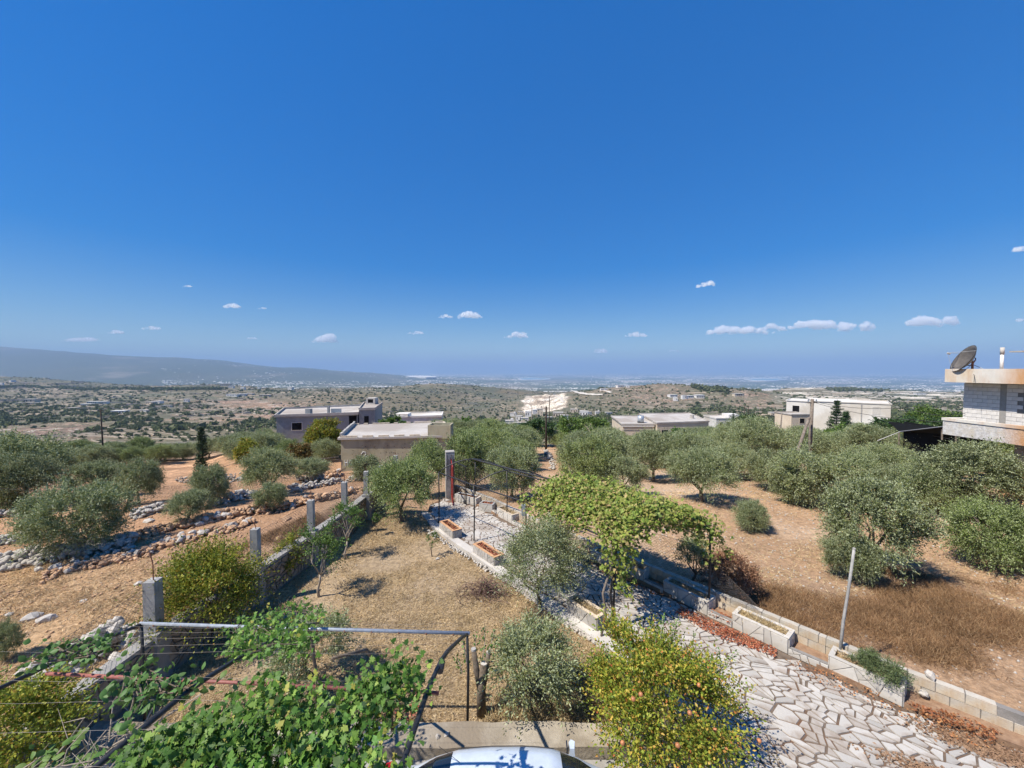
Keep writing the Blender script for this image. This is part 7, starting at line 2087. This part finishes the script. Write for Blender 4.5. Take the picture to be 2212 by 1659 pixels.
for (b, lab) in HL:
    u0, v0 = c3(b[0], b[1]); u1, v1 = c3(b[2], b[3]); far_house(u0, v0, u1, v1, 'far_white', lab, 'houses on the far ridges')
def c4(x, y): return (2700 + x / 2.169) / 1.8228, (1440 + y / 2.169) / 1.8228
for (b, w, lab) in (((95, 250, 166, 282), 'far_white', 'white two storey house on the right hand ridge'), ((0, 255, 76, 278), 'far_white', 'long white house at the left of the right hand ridge'),
                    ((420, 238, 505, 262), 'cream_wall', 'pale flat building on top of the brown cone hill'), ((740, 400, 800, 440), 'cream_wall', 'pale low wall left of the cream building'), ((1985, 235, 2060, 250), 'far_white', 'white sheds on the plain left of the right house')):
    u0, v0 = c4(b[0], b[1]); u1, v1 = c4(b[2], b[3]); far_house(u0, v0, u1, v1, w, lab, 'houses on the far ridges')
def c1_(x, y): return x / 1.6458 / 1.8228, (1300 + y / 1.6458) / 1.8228
PL = [((150, 447, 208, 470), 'cream_wall', 'square pale ruin on its own orange plot at the far left'), ((562, 462, 672, 476), 'far_white', 'long low white house left of the slope centre'), ((515, 478, 582, 491), 'far_white', 'white house just below the long low one'),
      ((425, 502, 482, 515), 'cream_wall', 'small grey house among the left terraces'), ((713, 522, 790, 543), 'far_white', 'white house with blue grey shadow on the lower slope'), ((935, 465, 985, 483), 'cream_wall', 'cream house in the middle of the left slope'),
      ((990, 460, 1030, 474), 'far_white', 'white house right of the cream middle one'), ((1187, 447, 1212, 466), 'far_white', 'narrow white house with a mast on the left slope'), ((1460, 415, 1533, 430), 'far_white', 'long white house on the upper slope'),
      ((1538, 413, 1583, 430), 'far_white', 'white house between the long one and the yellow one'), ((1588, 410, 1632, 424), 'cream_wall', 'yellowish house on the upper slope'), ((1678, 419, 1738, 433), 'cream_wall', 'dark fronted house on the upper slope'),
      ((895, 518, 940, 528), 'far_white', 'low white shed on the left slope'), ((1428, 348, 1486, 364), 'cream_wall', 'house beside the dark trees on the knoll'), ((1480, 363, 1506, 376), 'far_white', 'small white house under the knoll'),
      ((1556, 368, 1580, 388), 'far_white', 'white tower like house on the crest'), ((1664, 370, 1682, 383), 'far_white', 'small white house far along the crest'), ((48, 322, 75, 336), 'far_white', 'white house on the crest at the far left'),
      ((0, 340, 12, 362), 'far_white', 'white house cut by the left edge of the view'), ((905, 519, 945, 528), 'cream_wall', 'shed beside the low white shed'), ((1040, 487, 1090, 500), 'cream_wall', 'pale round topped shed on the left slope'), ((1860, 368, 1890, 385), 'far_white', 'white block on the crest left of the far town'), ((110, 470, 250, 476), 'cream_wall', 'low wall of the orange plot at the far left')]
for (b, w, lab) in PL:
    u0, v0 = c1_(b[0], b[1]); u1, v1 = c1_(b[2], b[3]); far_house(u0, v0, u1, v1, w, lab, 'houses on the left slope')
# dark tree belts on the left crest and knoll
def belt(label, pts, n, R, seed, spread=1.0, mat='scrub'):
    r = np.random.default_rng(seed); V = []
    P_ = [ground(*p, 9000) for p in pts]
    for k in range(n):
        s = r.uniform(0, len(P_) - 1.001); i = int(s); p = P_[i].lerp(P_[i + 1], s - i)
        x = p.x + r.normal() * R * spread; y = p.y + r.normal() * R * 2.0 * spread; z = gz(x, y); rad = R * r.uniform(.6, 1.2)
        d = unit(r.normal(size=(26, 3))); c = np.array([x, y, z + rad * .6]) + d * rad * r.uniform(.5, 1, (26, 1)) * np.array([1, 1, .9])
        t1 = unit(r.normal(size=(26, 3))); t2 = unit(np.cross(t1, d + .01)); s_ = rad * .42
        V.append(np.stack([c + t1 * s_, c - t1 * s_ * .6 + t2 * s_, c - t1 * s_ * .6 - t2 * s_], 1).reshape(-1, 3))
    V = np.concatenate(V)
    tag(obj('tree_belt', np_mesh('tree_belt', V, np.arange(len(V)).reshape(-1, 3), M['scrub'])), label, 'tree belt', kind='stuff')
belt('dark belt of trees along the left crest', [(150, 841), (330, 843), (480, 842)], 420, 6.5, 1)
belt('dark trees crowning the knoll on the crest', [(435, 832), (470, 830), (500, 833)], 60, 7.5, 2, .6)
belt('dark trees on the far left crest', [(0, 838), (60, 836), (150, 840)], 150, 6, 3)
belt('dark green wood on the plain right of the ridge', [(1800, 845), (1900, 846), (1990, 844)], 300, 9, 4)
belt('trees along the back of the brown ridge', [(1500, 838), (1560, 846), (1640, 842)], 160, 7, 5)
belt('trees in the hollow beside the village', [(1150, 905), (1200, 908), (1330, 905), (1420, 900)], 110, 3.2, 6)
belt('trees between the village and the near grove', [(1060, 915), (1120, 918), (1200, 915)], 70, 3.0, 7)

# far towns: tens of thousands of houses reading as pale speckle
r = np.random.default_rng(55)
n = 19000
Y = np.exp(r.uniform(math.log(2300), math.log(42000), n * 4)); u = r.uniform(350, 2800, n * 4)
x = (u - CXP) / FPX * Y
tw = fbm(u / 70, np.log(Y) * 9, 61, 4) * .6 + fbm(u / 18, np.log(Y) * 30, 62, 3) * .4
k = (tw + 0.07 * smooth(9000, 30000, Y) > .545) & ~((u < 900) & (Y > 5200) & (Y < 12000) & (r.uniform(0, 1, n * 4) < .8))
x = x[k][:n]; Y = Y[k][:n]; m = len(x); z = zt(x, Y)
w = np.clip(Y * r.uniform(.0010, .0040, m), 8, 130) ; d = w * r.uniform(.5, 1, m); hh = np.clip(Y * .0007 * r.uniform(.5, 1.4, m), 4, 22)
w = np.where(r.uniform(0, 1, m) < .05, w * 2.6, w)
B = np.array([(-.5, 0, -.3), (.5, 0, -.3), (.5, 1, -.3), (-.5, 1, -.3), (-.5, 0, 1), (.5, 0, 1), (.5, 1, 1), (-.5, 1, 1)])
V = B[None] * np.stack([w, d, hh], -1)[:, None, :]
a = r.uniform(-.6, .6, m); c, s = np.cos(a)[:, None], np.sin(a)[:, None]
V = np.stack([V[..., 0] * c - V[..., 1] * s, V[..., 0] * s + V[..., 1] * c, V[..., 2]], -1) + np.stack([x, Y, z], -1)[:, None, :]
Fb = np.array([(4, 5, 6, 7), (0, 1, 5, 4), (1, 2, 6, 5), (2, 3, 7, 6), (3, 0, 4, 7)])
F = (Fb[None] + (np.arange(m) * 8)[:, None, None]).reshape(-1, 4)
tag(obj('far_town', np_mesh('far_town', V.reshape(-1, 3), F, M['far_white'])), 'pale speckle of far towns and greenhouses over the plain', 'town', kind='stuff')

# ------------------------------------------------------------------ clouds: small cumulus far beyond the haze
cmat = cloud_mat()
CL = [(500, 659, 44, 13, 'small bright cloud high on the left'), (566, 665, 22, 6, 'faint wisp right of the small bright left cloud'), (962, 682, 32, 10, 'left half of the cloud pair above the gate pillar'), (1015, 679, 56, 17, 'right half of the cloud pair above the gate pillar'),
      (705, 730, 50, 22, 'puffy cloud low in the left centre'), (900, 718, 40, 8, 'thin flat cloud left of the centre'), (1118, 724, 62, 14, 'flat cloud below the centre pair'), (1373, 721, 52, 14, 'flat cloud right of the centre'),
      (1298, 757, 30, 12, 'lowest small cloud in the centre'), (1455, 757, 26, 7, 'faint low cloud right of the lowest small one'), (1590, 712, 150, 22, 'wide ragged cloud, left one of the long right pair'), (1665, 706, 66, 18, 'white end of the wide ragged cloud'),
      (1765, 699, 150, 24, 'long white cloud right of the ragged one'), (1850, 702, 84, 28, 'thick shaded end of the long white cloud'), (2005, 691, 124, 26, 'white cloud above the right house'), (1526, 614, 44, 11, 'lonely faint wisp high on the right'),
      (250, 716, 30, 10, 'faint cloud low on the far left'), (328, 708, 44, 9, 'faint double cloud left of the puffy one'), (545, 730, 26, 7, 'very faint cloud below the small bright one'), (180, 732, 90, 12, 'broad faint cloud over the left mountain'), (2215, 690, 24, 10, 'cloud cut by the right edge of the view'), (405, 618, 26, 5, 'faint wisp high on the left'), (2208, 535, 16, 14, 'bright scrap of cloud high at the right edge')]
for k, (u, v, w, h, lab) in enumerate(CL):
    Yc = 21000.0; p = aty(u, v + h / 2, Yc); W_ = w / FPX * Yc; H_ = h / FPX * Yc
    rc = random.Random(k + 7); bm = bmesh.new(); nb = max(5, int(w / h * 3.2))
    for j in range(nb):
        f = (j + .5) / nb * 2 - 1; env = (1 - abs(f) ** 2.2)
        rad = H_ * .40 * (.35 + .75 * env) * rc.uniform(.5, 1.3)
        mm = Matrix.Translation((f * W_ * .46 + rc.gauss(0, W_ * .02), rc.gauss(0, H_ * .4), rad * .62 + H_ * .3 * env * rc.random())) @ Matrix.Diagonal((1.35, 1.2, .8, 1))
        bmesh.ops.create_icosphere(bm, subdivisions=2, radius=rad, matrix=mm)
    for vv_ in bm.verts:
        if vv_.co.z < 0: vv_.co.z *= .25
    me = bpy.data.meshes.new('cloud'); bm.to_mesh(me); bm.free(); me.materials.append(cmat)
    o = obj('cloud', me, None, loc=tuple(p)); tag(o, lab, 'cloud', 'small clouds over the plain')
    rmod = o.modifiers.new('merge', 'REMESH'); rmod.mode = 'VOXEL'; rmod.voxel_size = max(H_ * .09, 14)
    tx = bpy.data.textures.new('puff', 'CLOUDS'); tx.noise_scale = H_ * .25; tx.noise_depth = 3
    dm = o.modifiers.new('puff', 'DISPLACE'); dm.texture = tx; dm.strength = H_ * .4; dm.mid_level = .5; dm.texture_coords = 'LOCAL'

# white tracks scraped along the brown ridge
for pts in ([(970, 270), (1040, 285), (1120, 305), (1230, 316), (1350, 315)], [(780, 290), (860, 288)], [(800, 330), (850, 345), (868, 380), (895, 412)], [(1300, 262), (1370, 280), (1420, 300)]):
    G = []
    for i in range(len(pts) - 1):
        for f in (0, .25, .5, .75):
            g = ground(*c3(pts[i][0] + (pts[i + 1][0] - pts[i][0]) * f, pts[i][1] + (pts[i + 1][1] - pts[i][1]) * f)); G.append((g.x, g.y))
    ribbons('track', None, np.array(G)[None], 2.6, 0.5, M['white_bank'], kind='structure')
